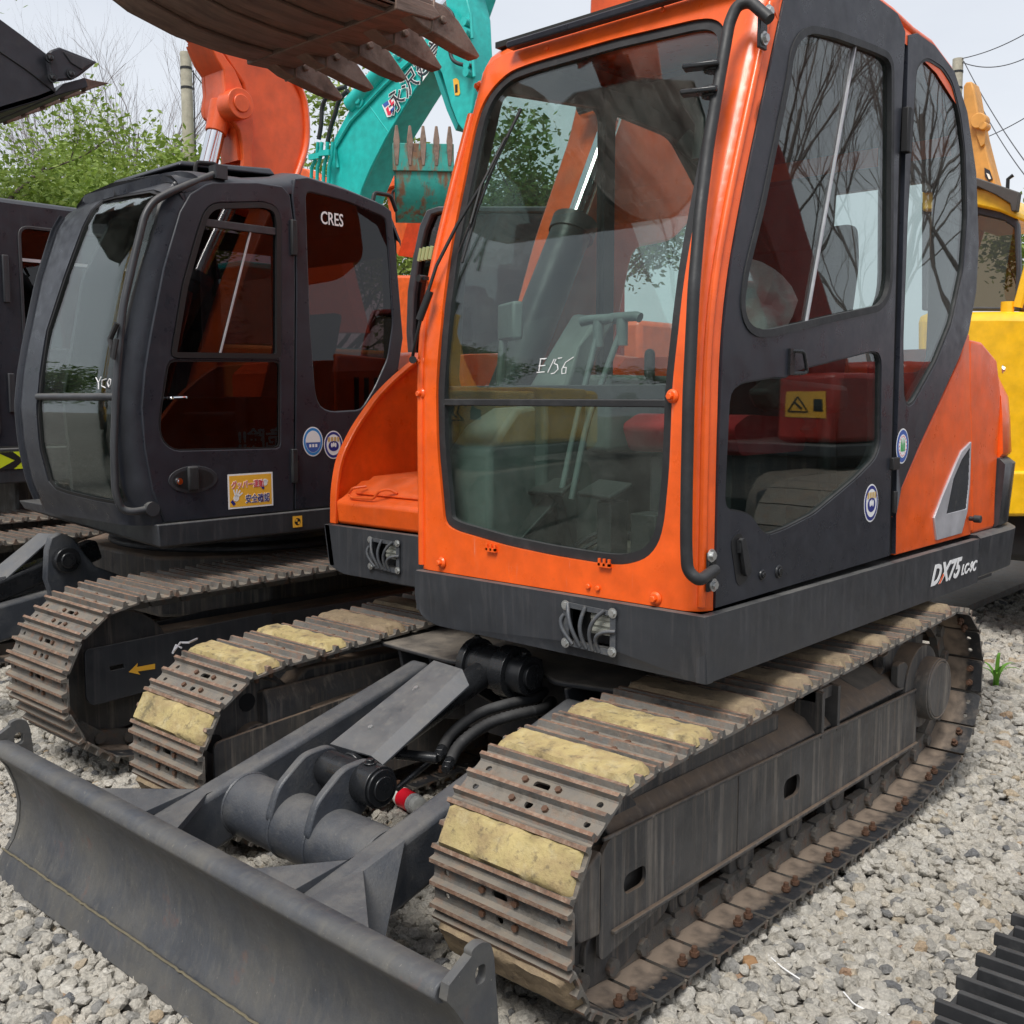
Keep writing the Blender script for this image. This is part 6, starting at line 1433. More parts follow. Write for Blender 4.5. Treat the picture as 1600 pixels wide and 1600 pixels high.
m_.build('boom_logo', [M['white'], M['bluep'], M['redp']], bt, smooth=0)
# bucket seen from behind, teeth up
KB = -9.45
ya, yb = PX(621, 200, KB).y, PX(701, 200, KB).y
zt_, zb_ = PX(622, 218, KB).z, PX(655, 338, KB).z
h_ = zt_-zb_
kc = PX(661, 200, KB); dd_ = Vector((kc.x, kc.y, 0)); kdist = dd_.length; dd_.normalize(); wd_ = Vector((dd_.y, -dd_.x, 0)); kk = (88/F_*kdist)/(yb-ya); yc_ = (ya+yb)/2
def turn(mb_):
    for i, v in enumerate(mb_.v): mb_.v[i] = Vector((kc.x, kc.y, 0))+dd_*(KB-v.x)+wd_*((v.y-yc_)*kk)+Vector((0, 0, v.z))
    return mb_
pf_ = [(KB, zt_), (KB+.0, zt_-h_*.45), (KB-.04, zt_-h_*.68), (KB-.16, zt_-h_*.88), (KB-.36, zt_-h_), (KB-.6, zt_-h_*.97), (KB-.8, zt_-h_*.8), (KB-.85, zt_-h_*.5)]
m_ = MB(); m_.loft([[(a, ya+(yb-ya)*i/10, b) for a, b in pf_]+[(a-.03, ya+(yb-ya)*i/10, b+.02) for a, b in reversed(pf_)] for i in range(11)]); turn(m_); tb = m_.build('bucket', M['tealw'], TE_, smooth=50)
m_ = MB()
for y_ in (ya, yb-.03): m_.prism([(a, y_, b) for a, b in pf_], (0, .03, 0))
turn(m_); m_.build('bucket_side_plate', M['tealw'], tb)
m_ = MB(); m_.box(KB-.03, KB+.03, ya-.02, yb+.02, zt_-.30, zt_+.02); turn(m_); m_.build('cutting_lip', M['tealw'], tb, bevel=.008)
for k in range(5):
    y_ = ya+.04+(yb-ya-.08)*k/4; m_ = MB()
    m_.prism([(KB+.035, y_-.022, zt_-.24), (KB+.035, y_+.022, zt_-.24), (KB+.045, y_+.04, zt_-.02), (KB+.03, y_+.045, zt_+.06), (KB+.0, y_+.018, zt_+.23), (KB+.0, y_-.018, zt_+.23), (KB+.03, y_-.045, zt_+.06), (KB+.045, y_-.04, zt_-.02)], (-.06, 0, 0)); turn(m_); m_.build('bucket_tooth', M['tooth'], tb, bevel=.008)
# body of the teal machine (behind the black cab)
m_ = MB(); m_.box(-15.6, -12.0, 8.0, 10.4, 1.1, 2.3); m_.build('engine_housing', M['teal'], TE_, bevel=.08)
m_ = MB(); m_.box(-13.4, -12.0, 7.95, 8.9, 2.3, 3.3); m_.build('cab', M['glass_brown'], TE_)
m_ = MB(); m_.box(-13.45, -11.95, 7.9, 8.95, 3.28, 3.36); m_.build('roof', M['teal'], TE_, bevel=.02)
me4 = shoe_mesh(.55, .2, holes=False)
for yy in (7.9, 10.4):
    m_ = MB()
    for t in range(60):
        a = 2*math.pi*t/60
    P4, T4 = resample(hull2(circ(-15.6, .5, .42, 40)+circ(-12.2, .5, .42, 40)), 60)
    for i in range(60):
        a, b = P4[i], P4[(i+1) % 60]; m_.beam((a.x, yy, a.y), (b.x, yy, b.y), .5, .04, up=(0, 0, 1) if abs(b.x-a.x) > .02 else (1, 0, 0))
    m_.build('track', M['shoe'], TE_, kind='stuff')
m_ = MB(); m_.box(-15.4, -12.4, 7.75, 10.5, .3, 1.1); m_.build('lower_body', M['frame'], TE_)

# ================================================================ small orange machine arm behind
SO = root('excavator', 'orange excavator whose folded arm shows between the dark cab and turquoise bucket', 'excavator', (-14.0, 13.0, 0))
def plate2(name, pts, y, t, m, par, bev=.01):
    g = MB(); g.prism([PY(u, v, y) for u, v in pts], (0, t, 0)); return g.build(name, m, par, bevel=bev)
plate2('boom', [(575, 278), (582, 270), (600, 270), (624, 273), (630, 285), (627, 296), (612, 301), (604, 306), (592, 301), (578, 296)], 12.6, .4, M['orange2'], SO)
plate2('arm', [(604, 303), (624, 296), (630, 305), (637, 322), (640, 333), (630, 372), (622, 400), (612, 380), (612, 345), (606, 320)], 12.65, .35, M['orange2'], SO)
plate2('link', [(592, 286), (606, 281), (622, 280), (624, 288), (610, 292), (598, 297)], 12.5, .08, M['orange'], SO)
g = MB(); g.tube(rnd([PY(u, v, 12.4) for u, v in [(625, 290), (613, 300), (614, 318), (622, 327), (640, 333)]], .04, 4, closed=False), .022, 8); g.build('hydraulic_hose', M['rubber'], SO, smooth=60)
plate2('body', [(470, 262), (480, 266), (490, 275), (500, 275), (560, 520), (470, 520)], 12.9, .3, M['orange2'], SO)
plate2('engine_housing', [(600, 430), (760, 430), (760, 640), (600, 640)], 12.2, 1.2, M['orange2'], SO, .05)
plate2('counterweight', [(760, 500), (1000, 500), (1000, 620), (760, 620)], 12.6, 1.0, M['orange2'], SO, .08)
g = MB(); g.box(-16, -7.2, 12.3, 14, .1, 1.0); g.build('track', M['frame'], SO, bevel=.1)
# dark cab door of the machine standing behind the nearest cab
DM = root('excavator', 'dark excavator cab edge with slotted vents glimpsed left of the nearest cab', 'excavator', (-5.0, 6.0, 0))
DY = 5.6
def dmz(pts): return [(p.x, p.z) for p in (PY(u, v, DY) for u, v in pts)]
g = MB(); fo_ = dmz([(640, 600), (634, 520), (636, 455), (645, 400), (655, 352), (666, 328), (684, 322), (900, 322), (900, 600)]); fi_ = dmz([(648, 592), (643, 520), (646, 460), (654, 405), (664, 360), (674, 336), (688, 332), (890, 332), (890, 592)])
g.panel(fo_, [fi_], lambda a, b, d: (a, DY+d, b), .08); g.build('cab_frame', M['skirt'], DM, bevel=.012)
g = MB(); g.panel(fi_, [], lambda a, b, d: (a, DY+.04+d, b), .01); g.build('window_pane', M['glass_dark'], DM)
g = MB(); g.panel(fo_, [], lambda a, b, d: (a, DY+.5+d, b), .05); g.build('cab_back', M['red'], DM)
for k in range(4):
    g = MB(); a, b = PY(655+k*6, 408-k*1, DY+.02), PY(659+k*6, 388-k*1, DY+.02); g.tube([a, b], .022, 8); g.build('vent_slot', plain('pale_green_slot_%d' % k, (.35, .42, .2), .6) if k == 0 else bpy.data.materials['pale_green_slot_0'], DM)
g = MB(); g.box(-5.6, -4.0, 5.7, 7.2, .9, 1.8); g.build('engine_housing', M['skirt'], DM, bevel=.05); g = MB(); g.box(-5.7, -3.9, 5.5, 7.5, .05, .8); g.build('track', M['frame'], DM, bevel=.1)

# ================================================================ yellow excavator at the right
YE = root('excavator', 'yellow excavator with ochre boom standing behind the nearest machine on the right', 'excavator', (-.6, 8.2, 0))
YY = 7.0
def plateY(name, pts, y, t, m, bev=.02, par=None):
    g = MB(); g.prism([PY(u, v, y) for u, v in pts], (0, t, 0)); return g.build(name, m, par or YE, bevel=bev)
yb_ = plateY('counterweight', [(1430, 489), (1500, 487), (1560, 486), (1640, 487), (1760, 500), (1770, 560), (1770, 800), (1640, 803), (1572, 804), (1430, 806)], YY, 2.6, M['yellow'], .06)
plateY('lower_trim', [(1430, 737), (1770, 735), (1770, 806), (1572, 807), (1430, 809)], YY-.03, .4, M['yellow'], .02)
g = MB(); q = PY(1574, 484, YY+.1); g.cyl(q-Vector((0, 0, .03)), q+Vector((0, 0, .05)), .04, n=14); g.build('lifting_lug', M['yellow'], YE)
CY2 = YY+.25
cy_out = [(1440, 485), (1440, 315), (1524, 304), (1560, 318), (1586, 338), (1592, 352), (1594, 420), (1592, 486)]
cin = [(1450, 478), (1450, 335), (1530, 336), (1568, 345), (1584, 356), (1587, 420), (1585, 480)]
g = MB(); co_ = [(p.x, p.z) for p in (PY(u, v, CY2) for u, v in cy_out)]; ci_ = [(p.x, p.z) for p in (PY(u, v, CY2) for u, v in cin)]
g.panel(co_, [ci_], lambda a, b, d: (a, CY2+d, b), .05); g.build('cab_rear_frame', M['skirt'], YE, bevel=.01)
g = MB(); g.panel(ci_, [], lambda a, b, d: (a, CY2+.02+d, b), .006); g.build('rear_window', M['glass_brown'], YE)
plateY('cab_inside', [(1450, 478), (1450, 340), (1540, 345), (1500, 478)], YY+1.4, .05, M['ochre'], .01)
plateY('cab_roof', [(1440, 330), (1440, 292), (1520, 290), (1550, 297), (1580, 317), (1590, 334), (1588, 342), (1560, 330), (1524, 322)], YY+.2, 1.5, M['yellow'], .02)
plateY('roof_rack', [(1440, 300), (1440, 268), (1528, 278), (1592, 300), (1591, 308), (1588, 330), (1580, 330), (1578, 318), (1555, 304), (1528, 292)], YY+.15, .06, mat('dark_rack_steel', (.06, .055, .05), .6), .006)
g = MB(); a = PY(1574, 300, YY+.2); g.tube([a, a+Vector((0, 0, .08)), a+Vector((.03, 0, .1))], .012, 6); g.build('rack_hook', M['trim'], YE)
plateY('boom', [(1505, 135), (1509, 128), (1518, 127), (1522, 140), (1528, 175), (1536, 215), (1548, 262), (1556, 292), (1530, 295), (1505, 295)], YY+1.2, .16, M['ochre'], .01)
g = MB(); q = PY(1528, 188, YY+1.15); g.cyl(q, q+Vector((0, .1, 0)), .055, n=20); q = PY(1535, 196, YY+1.15); g.cyl(q, q+Vector((0, .1, 0)), .03, n=14); g.build('boom_pin', M['ochre'], YE, bevel=.006)
plateY('boom_side_plate', [(1523, 183), (1532, 182), (1540, 200), (1538, 225), (1532, 230), (1525, 210)], YY+1.18, .03, M['ochre'], .004)
plateY('boom_logo', [(1538, 262), (1546, 266), (1551, 280), (1545, 284), (1539, 276)], YY+1.19, .01, M['ink'], .0)
plateY('boom_lettering', [(1541, 270), (1545, 272), (1548, 279), (1545, 280)], YY+1.18, .01, M['white'], .0)
g = MB(); a, b = PY(1590, 480, YY+.1), PY(1612, 400, YY+.1); g.tube([a, b], .03, 8); g.build('handrail', M['yellow'], YE); plateY('exhaust_box', [(1585, 486), (1585, 458), (1640, 455), (1640, 486)], YY+.3, .4, mat('brown_box_steel', (.12, .06, .05), .5), .01)
g = MB(); g.box(-3.2, .9, 7.1, 9.6, .55, .9); g.build('lower_body', M['trim'], YE, bevel=.05)  # plain black: the shadow under the machine is put into the body colour
for xx in (-2.9, .5):
    g = MB()
    P4, T4 = resample(hull2(circ(7.3, .5, .45, 40)+circ(10.6, .5, .45, 40)), 56)
    for i in range(56): a, b = P4[i], P4[(i+1) % 56]; g.beam((xx, a.x, a.y), (xx, b.x, b.y), .55, .05, up=(0, 0, 1) if abs(b.x-a.x) > .02 else (0, 1, 0))
    g.build('track', M['shoe'], YE, kind='stuff')

# ================================================================ machines standing out of frame (seen mirrored in the cab glass)
def yard_machine(label, x, y, rz, colm, group=None):
    rt = root('excavator', label, 'excavator', (x, y, 0)); rt.rotation_euler = (0, 0, rz)
    def P(name, f, m, bev=.03):
        g = MB(); f(g); me = g.mesh(name, m); o = bpy.data.objects.new(name, me); col.objects.link(o); o.parent = rt
        b = o.modifiers.new('bevel', 'BEVEL'); b.width = bev; b.segments = 2; b.limit_method = 'ANGLE'; return o
    P('engine_housing', lambda g: g.box(-1.3, 1.3, .3, 2.2, 1.1, 2.0), colm, .08); P('counterweight', lambda g: g.box(-1.3, 1.3, 2.2, 2.8, .95, 1.95), colm, .15)
    P('skirt_panel', lambda g: g.box(-1.3, 1.3, -1.0, 2.2, .95, 1.1), M['skirt'])
    P('cab', lambda g: g.prism([(.3, a, b) for a, b in [(-1.1, 1.1), (-1.15, 1.9), (-.85, 2.85), (.5, 2.9), (.65, 1.1)]], (1.0, 0, 0)), M['glass_brown'], .05)
    P('roof', lambda g: g.box(.28, 1.32, -.9, .55, 2.86, 2.95), colm); 
    def posts(g):
        for xx in (.3, 1.3):
            g.beam((xx, -1.1, 1.1), (xx, -1.15, 1.9), .09, .09); g.beam((xx, -1.15, 1.9), (xx, -.85, 2.9), .09, .09); g.beam((xx, -.2, 1.1), (xx, -.2, 2.9), .08, .08); g.beam((xx, .6, 1.1), (xx, .5, 2.9), .12, .12)
    P('cab_post', posts, colm, .02)
    P('boom', lambda g: g.prism([(-.5, a, b) for a, b in [(.2, 1.3), (-.2, 1.5), (-1.6, 4.0), (-3.6, 4.9), (-3.6, 5.15), (-1.2, 4.6), (.3, 2.0)]], (.4, 0, 0)), colm)
    P('arm', lambda g: g.prism([(-.45, a, b) for a, b in [(-3.3, 5.3), (-3.8, 5.2), (-3.6, 2.2), (-3.3, 2.2)]], (.3, 0, 0)), colm)
    P('bucket', lambda g: g.prism([(-.8, a, b) for a, b in [(-3.3, 2.3), (-3.7, 2.2), (-3.9, 1.6), (-3.5, 1.1), (-2.8, 1.3), (-3.2, 1.6)]], (1.0, 0, 0)), M['bucket'])
    for xx in (-1.1, 1.1):
        P('track', lambda g: g.prism([(xx-.25, a, b) for a, b in hull2(circ(-1.5, .42, .4, 24)+circ(1.9, .42, .4, 24))], (.5, 0, 0)), M['shoe'], .02)
    P('lower_body', lambda g: g.box(-.9, .9, -.8, 1.2, .4, .95), M['frame'])
    P('tool_box', lambda g: g.box(-1.28, -.52, -1.0, .28, 1.11, 1.85), colm, .06)
    P('warning_label', lambda g: g.box(-1.16, -.66, -1.008, -1.003, 1.38, 1.66), M['yelp'], .0)
    def tri(g):
        for a, b in (((-.92, 1.44), (-.70, 1.44)), ((-.70, 1.44), (-.81, 1.60)), ((-.81, 1.60), (-.92, 1.44))): g.beam((a[0], -1.012, a[1]), (b[0], -1.012, b[1]), .006, .014)
        g.beam((-.85, -1.012, 1.47), (-.78, -1.012, 1.54), .006, .02)
    P('label_symbol', tri, M['trim'], .0); P('label_symbol', lambda g: g.box(-1.12, -1.0, -1.012, -1.009, 1.45, 1.58), M['trim'], .0); return rt
yard_machine('red excavator parked at the right behind the yellow one', 2.9, 11.6, R(10), M['red'])
yard_machine('yellow excavator parked across the yard on the far left', -9.5, -4.0, R(160), M['yellow'])
yard_machine('orange excavator parked behind the photographer', -3.6, -7.2, R(180), M['orange2'])
yard_machine('turquoise excavator parked behind the photographer', -.2, -7.6, R(180), M['teal'])

# ================================================================ building, poles, wires
BD = root('building', 'low white site building with red roof line beyond the machines', 'building', (-24, 21, 0))
g = MB(); g.box(-27, -20.5, 20, 26, 0, 5.2); g.build('wall', plain('white_wall', (.78, .79, .80), .6), BD)
g = MB(); g.prism([(-27.2, 19.8, 5.2), (-20.3, 19.8, 5.2), (-20.3, 19.8, 5.9), (-27.2, 19.8, 5.4)], (0, 6.4, 0)); g.build('roof', plain('white_roof', (.75, .76, .78), .5), BD)
g = MB(); g.prism([(-27.3, 19.75, 5.25), (-20.2, 19.75, 5.75), (-20.2, 19.75, 5.87), (-27.3, 19.75, 5.37)], (0, .04, 0)); g.build('roof_trim', plain('red_trim', (.5, .05, .03), .5), BD)
for k in range(3): g = MB(); g.box(-26+k*2, -25+k*2, 19.97, 19.995, 1.5, 2.7); g.build('window', M['glass_brown'], BD)
def pole(label, p, h, r0, lean=0):
    rt = root('utility_pole', label, 'pole', (p.x, p.y, 0)); g = MB(); g.cyl((p.x, p.y, -.3), (p.x+lean, p.y, h), r0*1.35, r0, n=24); g.build('pole_shaft', M['concrete'], rt)
    for z in (h-.35, h-.75): g = MB(); g.cyl((p.x+lean, p.y, z), (p.x+lean, p.y, z+.05), r0*1.08, n=20); g.build('band', M['trim'], rt)
    return rt
p = PD(290, 82, 24); pole('pale concrete pole rising behind the dark cab', p, p.z, .115, 0)
p2 = PD(1497, 92, 30); pole('concrete pole tip seen behind the nearest cab roof', p2, p2.z, .13)
def wire(label, a, b, sag, r=.012):
    g = MB(); g.tube([a.lerp(b, t/24)-Vector((0, 0, sag*4*(t/24)*(1-t/24))) for t in range(25)], r, 5); o = g.build('overhead_wire', M['wire'], None); tagit(o, label, 'wire'); return o
wire('upper overhead wire rising to the right from the pole tip', PD(1500, 92, 30), PD(1680, 0, 27), .2)
wire('second overhead wire from the pole tip, just below the top one', PD(1500, 96, 30), PD(1690, 25, 27), .5)
wire('overhead wire falling steeply right of the cab roof', PD(1506, 96, 30), PD(1660, 325, 22), .2)
wire('overhead wire crossing low behind the ochre boom', PD(1530, 160, 30), PD(1660, 340, 22), .2)
wire('thin overhead wire rising right above the yellow cab', PD(1540, 215, 30), PD(1680, 130, 27), .1)
wire('overhead wire leaving the pale concrete pole', PD(292, 100, 24), PD(420, 205, 30), .3)
wire('hanging cable beside the pale concrete pole', PD(302, 110, 24), PD(306, 262, 24), 0, .015)

# ================================================================ trees
def tree(label, p, h, cr, seed, leaf=None, dens=1.0, spread=1.0, cat='tree', leafsz=.11, group=None, trunk_r=.14, name='leafy_tree', lean=0, first=.28, fill=1.0):
    rg = random.Random(seed); rt = root(name, label, cat, (p.x, p.y, 0), group); B = MB(); tips = []
    def grow(a, d, L_, r, lv):
        n = 4; pts = [a]; dd = d.copy()
        for i in range(n):
            dd = (dd+Vector((rg.uniform(-.22, .22), rg.uniform(-.22, .22), rg.uniform(-.05, .14)))).normalized(); pts.append(pts[-1]+dd*L_/n)
        B.tube(pts, [r*(1-.5*i/n) for i in range(n+1)], 6 if lv < 2 else (5 if lv < 3 else 3))
        if lv >= 2: tips.extend(pts[2:])
        if lv >= LV: tips.append(pts[-1]); return
        k = (rg.randint(3, 4) if lv > 0 else rg.randint(5, 7)) if leaf else (rg.randint(4, 5) if lv > 0 else rg.randint(8, 10))
        for i in range(k):
            t = rg.uniform(.35, 1) if lv else rg.uniform(first, 1); j = min(n-1, int(t*n)); base = pts[j].lerp(pts[j+1], t*n-j)
            ang = rg.uniform(0, 6.28); side = Vector((math.cos(ang), math.sin(ang), 0))
            nd = (dd*(.75 if lv else .6)+side*rg.uniform(.45, .85)*spread+Vector((0, 0, .1))).normalized()
            grow(base, nd, L_*rg.uniform(.5, .7), r*(1-.5*t)*.6, lv+1)
    LV = 3 if leaf else 4
    grow(Vector((p.x, p.y, -.1)), Vector((lean, 0, 1)).normalized(), h*(.62 if leaf else .72), trunk_r, 0)
    B.build('trunk', M['bark'] if leaf else M['twig'], rt, smooth=60, split=False)
    if leaf:
        vs = []; fs = []
        for tpt in tips:
            if rg.random() > .85*fill: continue
            for _ in range(int(26*dens)):
                c = tpt+Vector((rg.gauss(0, 1), rg.gauss(0, 1), rg.gauss(0, .7)))*cr*.11
                s_ = leafsz*rg.uniform(.6, 1.3); a = Vector((rg.uniform(-1, 1), rg.uniform(-1, 1), rg.uniform(-.6, .6))).normalized(); b = a.cross(Vector((rg.uniform(-1, 1), rg.uniform(-1, 1), rg.uniform(-1, 1)))).normalized()
                k = len(vs); vs += [c-a*s_, c+b*s_*.45, c+a*s_, c-b*s_*.45]; fs.append((k, k+1, k+2, k+3))
        me = bpy.data.meshes.new('crown'); me.from_pydata([v-rt.location for v in vs], [], fs); me.materials.append(leaf)
        o = bpy.data.objects.new('crown', me); col.objects.link(o); o.parent = rt
    return rt
def at(u, d): q = PD(u, 600, d); return Vector((q.x, q.y, 0))
GT = 'spring green trees beyond the left machines'
tree('leafy green tree reaching out under the black bucket at left', at(-70, 17), 7.6, 2.8, 11, M['leaf'], 2.6, 1.1, group=GT, leafsz=.055)
tree('round light-green tree left of the dark cab roof', at(80, 20), 5.5, 3.0, 5, M['leaf'], 3.4, .9, group=GT, leafsz=.06)
tree('light-green tree behind the far-left black cab roof', at(10, 22), 5.5, 3.2, 8, M['leaf'], 3.4, 1.1, group=GT, leafsz=.05)
tree('low green tree just left of the dark cab roof corner', at(225, 26), 4.5, 3.0, 15, M['leaf2'], 1.2, 1.2, group=GT, leafsz=.08)
tree('green tree between concrete pole and bright orange boom', at(340, 25), 6.2, 2.6, 32, M['leaf'], 1.2, .8, group=GT, leafsz=.11)
tree('green tree between bright orange boom and turquoise boom', at(498, 27), 8.2, 2.4, 35, M['leaf'], 1.4, .7, group=GT, leafsz=.08)
BG = 'bare trees behind the dark cab'
tree('leafless tree with wide crown left of the pole', at(215, 30), 8.6, 3, 41, None, spread=.6, group=BG, name='bare_tree', trunk_r=.09, first=.3)
tree('leafless tree between the wide one and the pole', at(262, 31), 9.2, 3, 47, None, spread=.6, group=BG, name='bare_tree', trunk_r=.12, first=.45)
tree('thin leafless tree, leftmost of the bare ones', at(180, 31), 8.0, 3, 48, None, spread=.6, group=BG, name='bare_tree', trunk_r=.10, first=.4)
tree('tall green tree seen through the nearest windscreen', at(850, 26), 7.8, 2.8, 52, M['leaf2'], 1.8, .8, leafsz=.085)
tree('green tree at the right edge behind the yellow excavator', at(1640, 30), 5.6, 2.6, 55, M['leaf'], 1.2, .8, leafsz=.09)
for k, (x, y, h) in enumerate(((3.0, 30, 13), (7.6, 31, 15), (11.5, 33, 15), (16, 34, 16), (.5, 33, 12))):
    tree(['leafless tree beyond the yard, behind the yellow machine', 'leafless tree right of the yellow machine', 'tall leafless tree past the red machine', 'leafless tree at the far right', 'leafless tree hidden behind the nearest cab'][k], Vector((x, y, 0)), h, 3, 70+k, None, spread=.5, group='bare trees on the right side of the yard', name='bare_tree', trunk_r=.13, first=.15)
for k, (x, y, h) in enumerate(((-24, -17, 6.5), (-17, -25, 7), (-31, -9, 7), (-38, 3, 7.5))):
    tree(['green tree behind the photographer, beside the yellow excavator', 'green tree behind the orange excavator', 'green tree at the left yard edge', 'green tree past the left yard edge'][k], Vector((x, y, 0)), h, 3.2, 90+k, M['leaf2'], 1.1, 1.1, group='green trees on the near side of the yard', leafsz=.13)
# ================================================================ ground and gravel
def ground_mat():
    m = bpy.data.materials.new('gravel_ground'); m.use_nodes = True; t = m.node_tree; n = t.nodes; l = t.links.new; b = n['Principled BSDF']; b.inputs['Roughness'].default_value = .9
    tc = n.new('ShaderNodeTexCoord'); vo = n.new('ShaderNodeTexVoronoi'); vo.inputs['Scale'].default_value = 34; l(tc.outputs['Object'], vo.inputs['Vector'])
    cr = n.new('ShaderNodeValToRGB'); e = cr.color_ramp.elements; e[0].color = (.26, .245, .22, 1); e[1].color = (.50, .475, .43, 1)
    sp = n.new('ShaderNodeSeparateColor'); l(vo.outputs['Color'], sp.inputs[0]); l(sp.outputs[0], cr.inputs[0])
    v2 = n.new('ShaderNodeTexVoronoi'); v2.feature = 'DISTANCE_TO_EDGE'; v2.inputs['Scale'].default_value = 34; l(tc.outputs['Object'], v2.inputs['Vector'])
    mr = n.new('ShaderNodeMapRange'); mr.inputs[1].default_value = 0; mr.inputs[2].default_value = .22; l(v2.outputs[0], mr.inputs[0])
    mx = n.new('ShaderNodeMix'); mx.data_type = 'RGBA'; l(mr.outputs[0], mx.inputs[0]); mx.inputs[6].default_value = (.13, .12, .105, 1); l(cr.outputs[0], mx.inputs[7]); l(mx.outputs[2], b.inputs['Base Color'])
    bp = n.new('ShaderNodeBump'); bp.inputs['Strength'].default_value = .9; bp.inputs['Distance'].default_value = .02; l(mr.outputs[0], bp.inputs['Height']); l(bp.outputs[0], b.inputs['Normal']); return m
def stone_mat():
    m = bpy.data.materials.new('crushed_stone'); m.use_nodes = True; t = m.node_tree; n = t.nodes; l = t.links.new; b = n['Principled BSDF']; b.inputs['Roughness'].default_value = .85; b.inputs['Specular IOR Level'].default_value = .3
    oi = n.new('ShaderNodeObjectInfo'); cr = n.new('ShaderNodeValToRGB'); e = cr.color_ramp.elements; e[0].position = 0; e[0].color = (.20, .205, .215, 1); e[1].position = 1; e[1].color = (.48, .27, .18, 1)
    for p_, c_ in ((.04, (.36, .35, .33)), (.18, (.55, .515, .45)), (.5, (.68, .635, .555)), (.72, (.60, .57, .51)), (.90, (.76, .72, .645)), (.972, (.60, .53, .42)), (.993, (.56, .44, .30))):
        q = e.new(p_); q.color = (*c_, 1)
    l(oi.outputs['Random'], cr.inputs[0])
    tc = n.new('ShaderNodeTexCoord'); ad = n.new('ShaderNodeVectorMath'); ad.operation = 'ADD'; ml = n.new('ShaderNodeMath'); ml.operation = 'MULTIPLY'; ml.inputs[1].default_value = 91
    l(oi.outputs['Random'], ml.inputs[0]); l(tc.outputs['Object'], ad.inputs[0]); l(ml.outputs[0], ad.inputs[1])
    ns = n.new('ShaderNodeTexNoise'); ns.inputs['Scale'].default_value = 2.2; ns.inputs['Detail'].default_value = 6; ns.inputs['Roughness'].default_value = .7; l(ad.outputs[0], ns.inputs['Vector'])
    mr = n.new('ShaderNodeMapRange'); mr.inputs[1].default_value = .3; mr.inputs[2].default_value = .7; mr.inputs[3].default_value = .62; mr.inputs[4].default_value = 1.2; l(ns.outputs[0], mr.inputs[0])
    mx = n.new('ShaderNodeVectorMath'); mx.operation = 'MULTIPLY'; l(cr.outputs[0], mx.inputs[0]); l(mr.outputs[0], mx.inputs[1]); l(mx.outputs[0], b.inputs['Base Color'])
    bp = n.new('ShaderNodeBump'); bp.inputs['Strength'].default_value = .6; bp.inputs['Distance'].default_value = .15; l(ns.outputs[0], bp.inputs['Height']); l(bp.outputs[0], b.inputs['Normal']); return m
M['stone'] = stone_mat()
gm = bpy.data.meshes.new('ground'); gm.from_pydata([(-300, -300, -.03), (300, -300, -.03), (300, 300, -.03), (-300, 300, -.03)], [], [(0, 1, 2, 3)]); gm.materials.append(ground_mat())
go = bpy.data.objects.new('ground', gm); col.objects.link(go); go['kind'] = 'structure'
# stones: a jittered point mesh, real irregular stones instanced on it
rg = random.Random(7); P = []; S = []; V_ = []; RT = []
def visible(x, y, m=140):
    dx, dy = x, y; Rr = x*_c + y*_s; Fw = -x*_s + y*_c
    if Fw < .3: return False
    z = -CH; d = Fw*math.cos(PITCH) - z*math.sin(PITCH)
    if d < .2: return False
    u = 800+F_*Rr/d; v = 800-F_*(Fw*math.sin(PITCH)+z*math.cos(PITCH))/d
    return -m*1.6 < u < 1600+m*1.6 and v < 1600+m
def scatter(x0, x1, y0, y1, step, test, size, layers=((0, 1),)):
    y = y0
    while y < y1:
        x = x0
        while x < x1:
            for (dz, pr) in layers:
                if rg.random() > pr: continue
                px_, py_ = x+rg.uniform(-.6, .6)*step, y+rg.uniform(-.6, .6)*step
                if not test(px_, py_): continue
                s_ = size*rg.choice((.6, .75, .9, 1, 1, 1.15, 1.35)); P.append((px_, py_, dz+rg.uniform(-.006, .006))); S.append(s_)
                RT.append((rg.uniform(-.6, .6), rg.uniform(-.6, .6), rg.uniform(0, 6.28))); V_.append(rg.randint(0, 7))
            x += step
        y += step
near = lambda x, y: (x*x+y*y) < 5.2**2 and visible(x, y, 420) 
mid = lambda x, y: 5.2**2 <= (x*x+y*y) < 9.5**2 and visible(x, y, 300)
far = lambda x, y: 9.5**2 <= (x*x+y*y) < 20**2 and visible(x, y)
scatter(-6.5, 1.6, .3, 5.3, .030, near, .0195, ((-.022, .9), (-.008, .8)))
scatter(-9.8, 3.0, 0, 9.6, .045, mid, .028, ((-.016, 1), (-.004, .35)))
scatter(-20, 5, -1, 20, .10, far, .05, ((-.015, .9),))
# undulation: piles and ruts
for i, (x, y, z) in enumerate(P):
    h = .022*mnoise.noise(Vector((x*1.3, y*1.3, 0)))
    d2 = ((x+1.3)**2+(y-9.0)**2)
    P[i] = (x, y, z+h)
pm = bpy.data.meshes.new('gravel'); pm.from_pydata(P, [], [])
a = pm.attributes.new('sz', 'FLOAT', 'POINT'); a.data.foreach_set('value', S)
a = pm.attributes.new('rt', 'FLOAT_VECTOR', 'POINT'); a.data.foreach_set('vector', [c for r_ in RT for c in r_])
a = pm.attributes.new('vr', 'INT', 'POINT'); a.data.foreach_set('value', V_)
po = bpy.data.objects.new('gravel', pm); col.objects.link(po); po['kind'] = 'stuff'; po['label'] = 'loose pale grey crushed stone covering the yard'; po['category'] = 'gravel'
ng = bpy.data.node_groups.new('gravel', 'GeometryNodeTree'); ng.interface.new_socket('Geometry', in_out='INPUT', socket_type='NodeSocketGeometry'); ng.interface.new_socket('Geometry', in_out='OUTPUT', socket_type='NodeSocketGeometry')
NN = ng.nodes.new; LL = ng.links.new; gi = NN('NodeGroupInput'); go_ = NN('NodeGroupOutput')
m2p = NN('GeometryNodeMeshToPoints'); LL(gi.outputs[0], m2p.inputs[0])
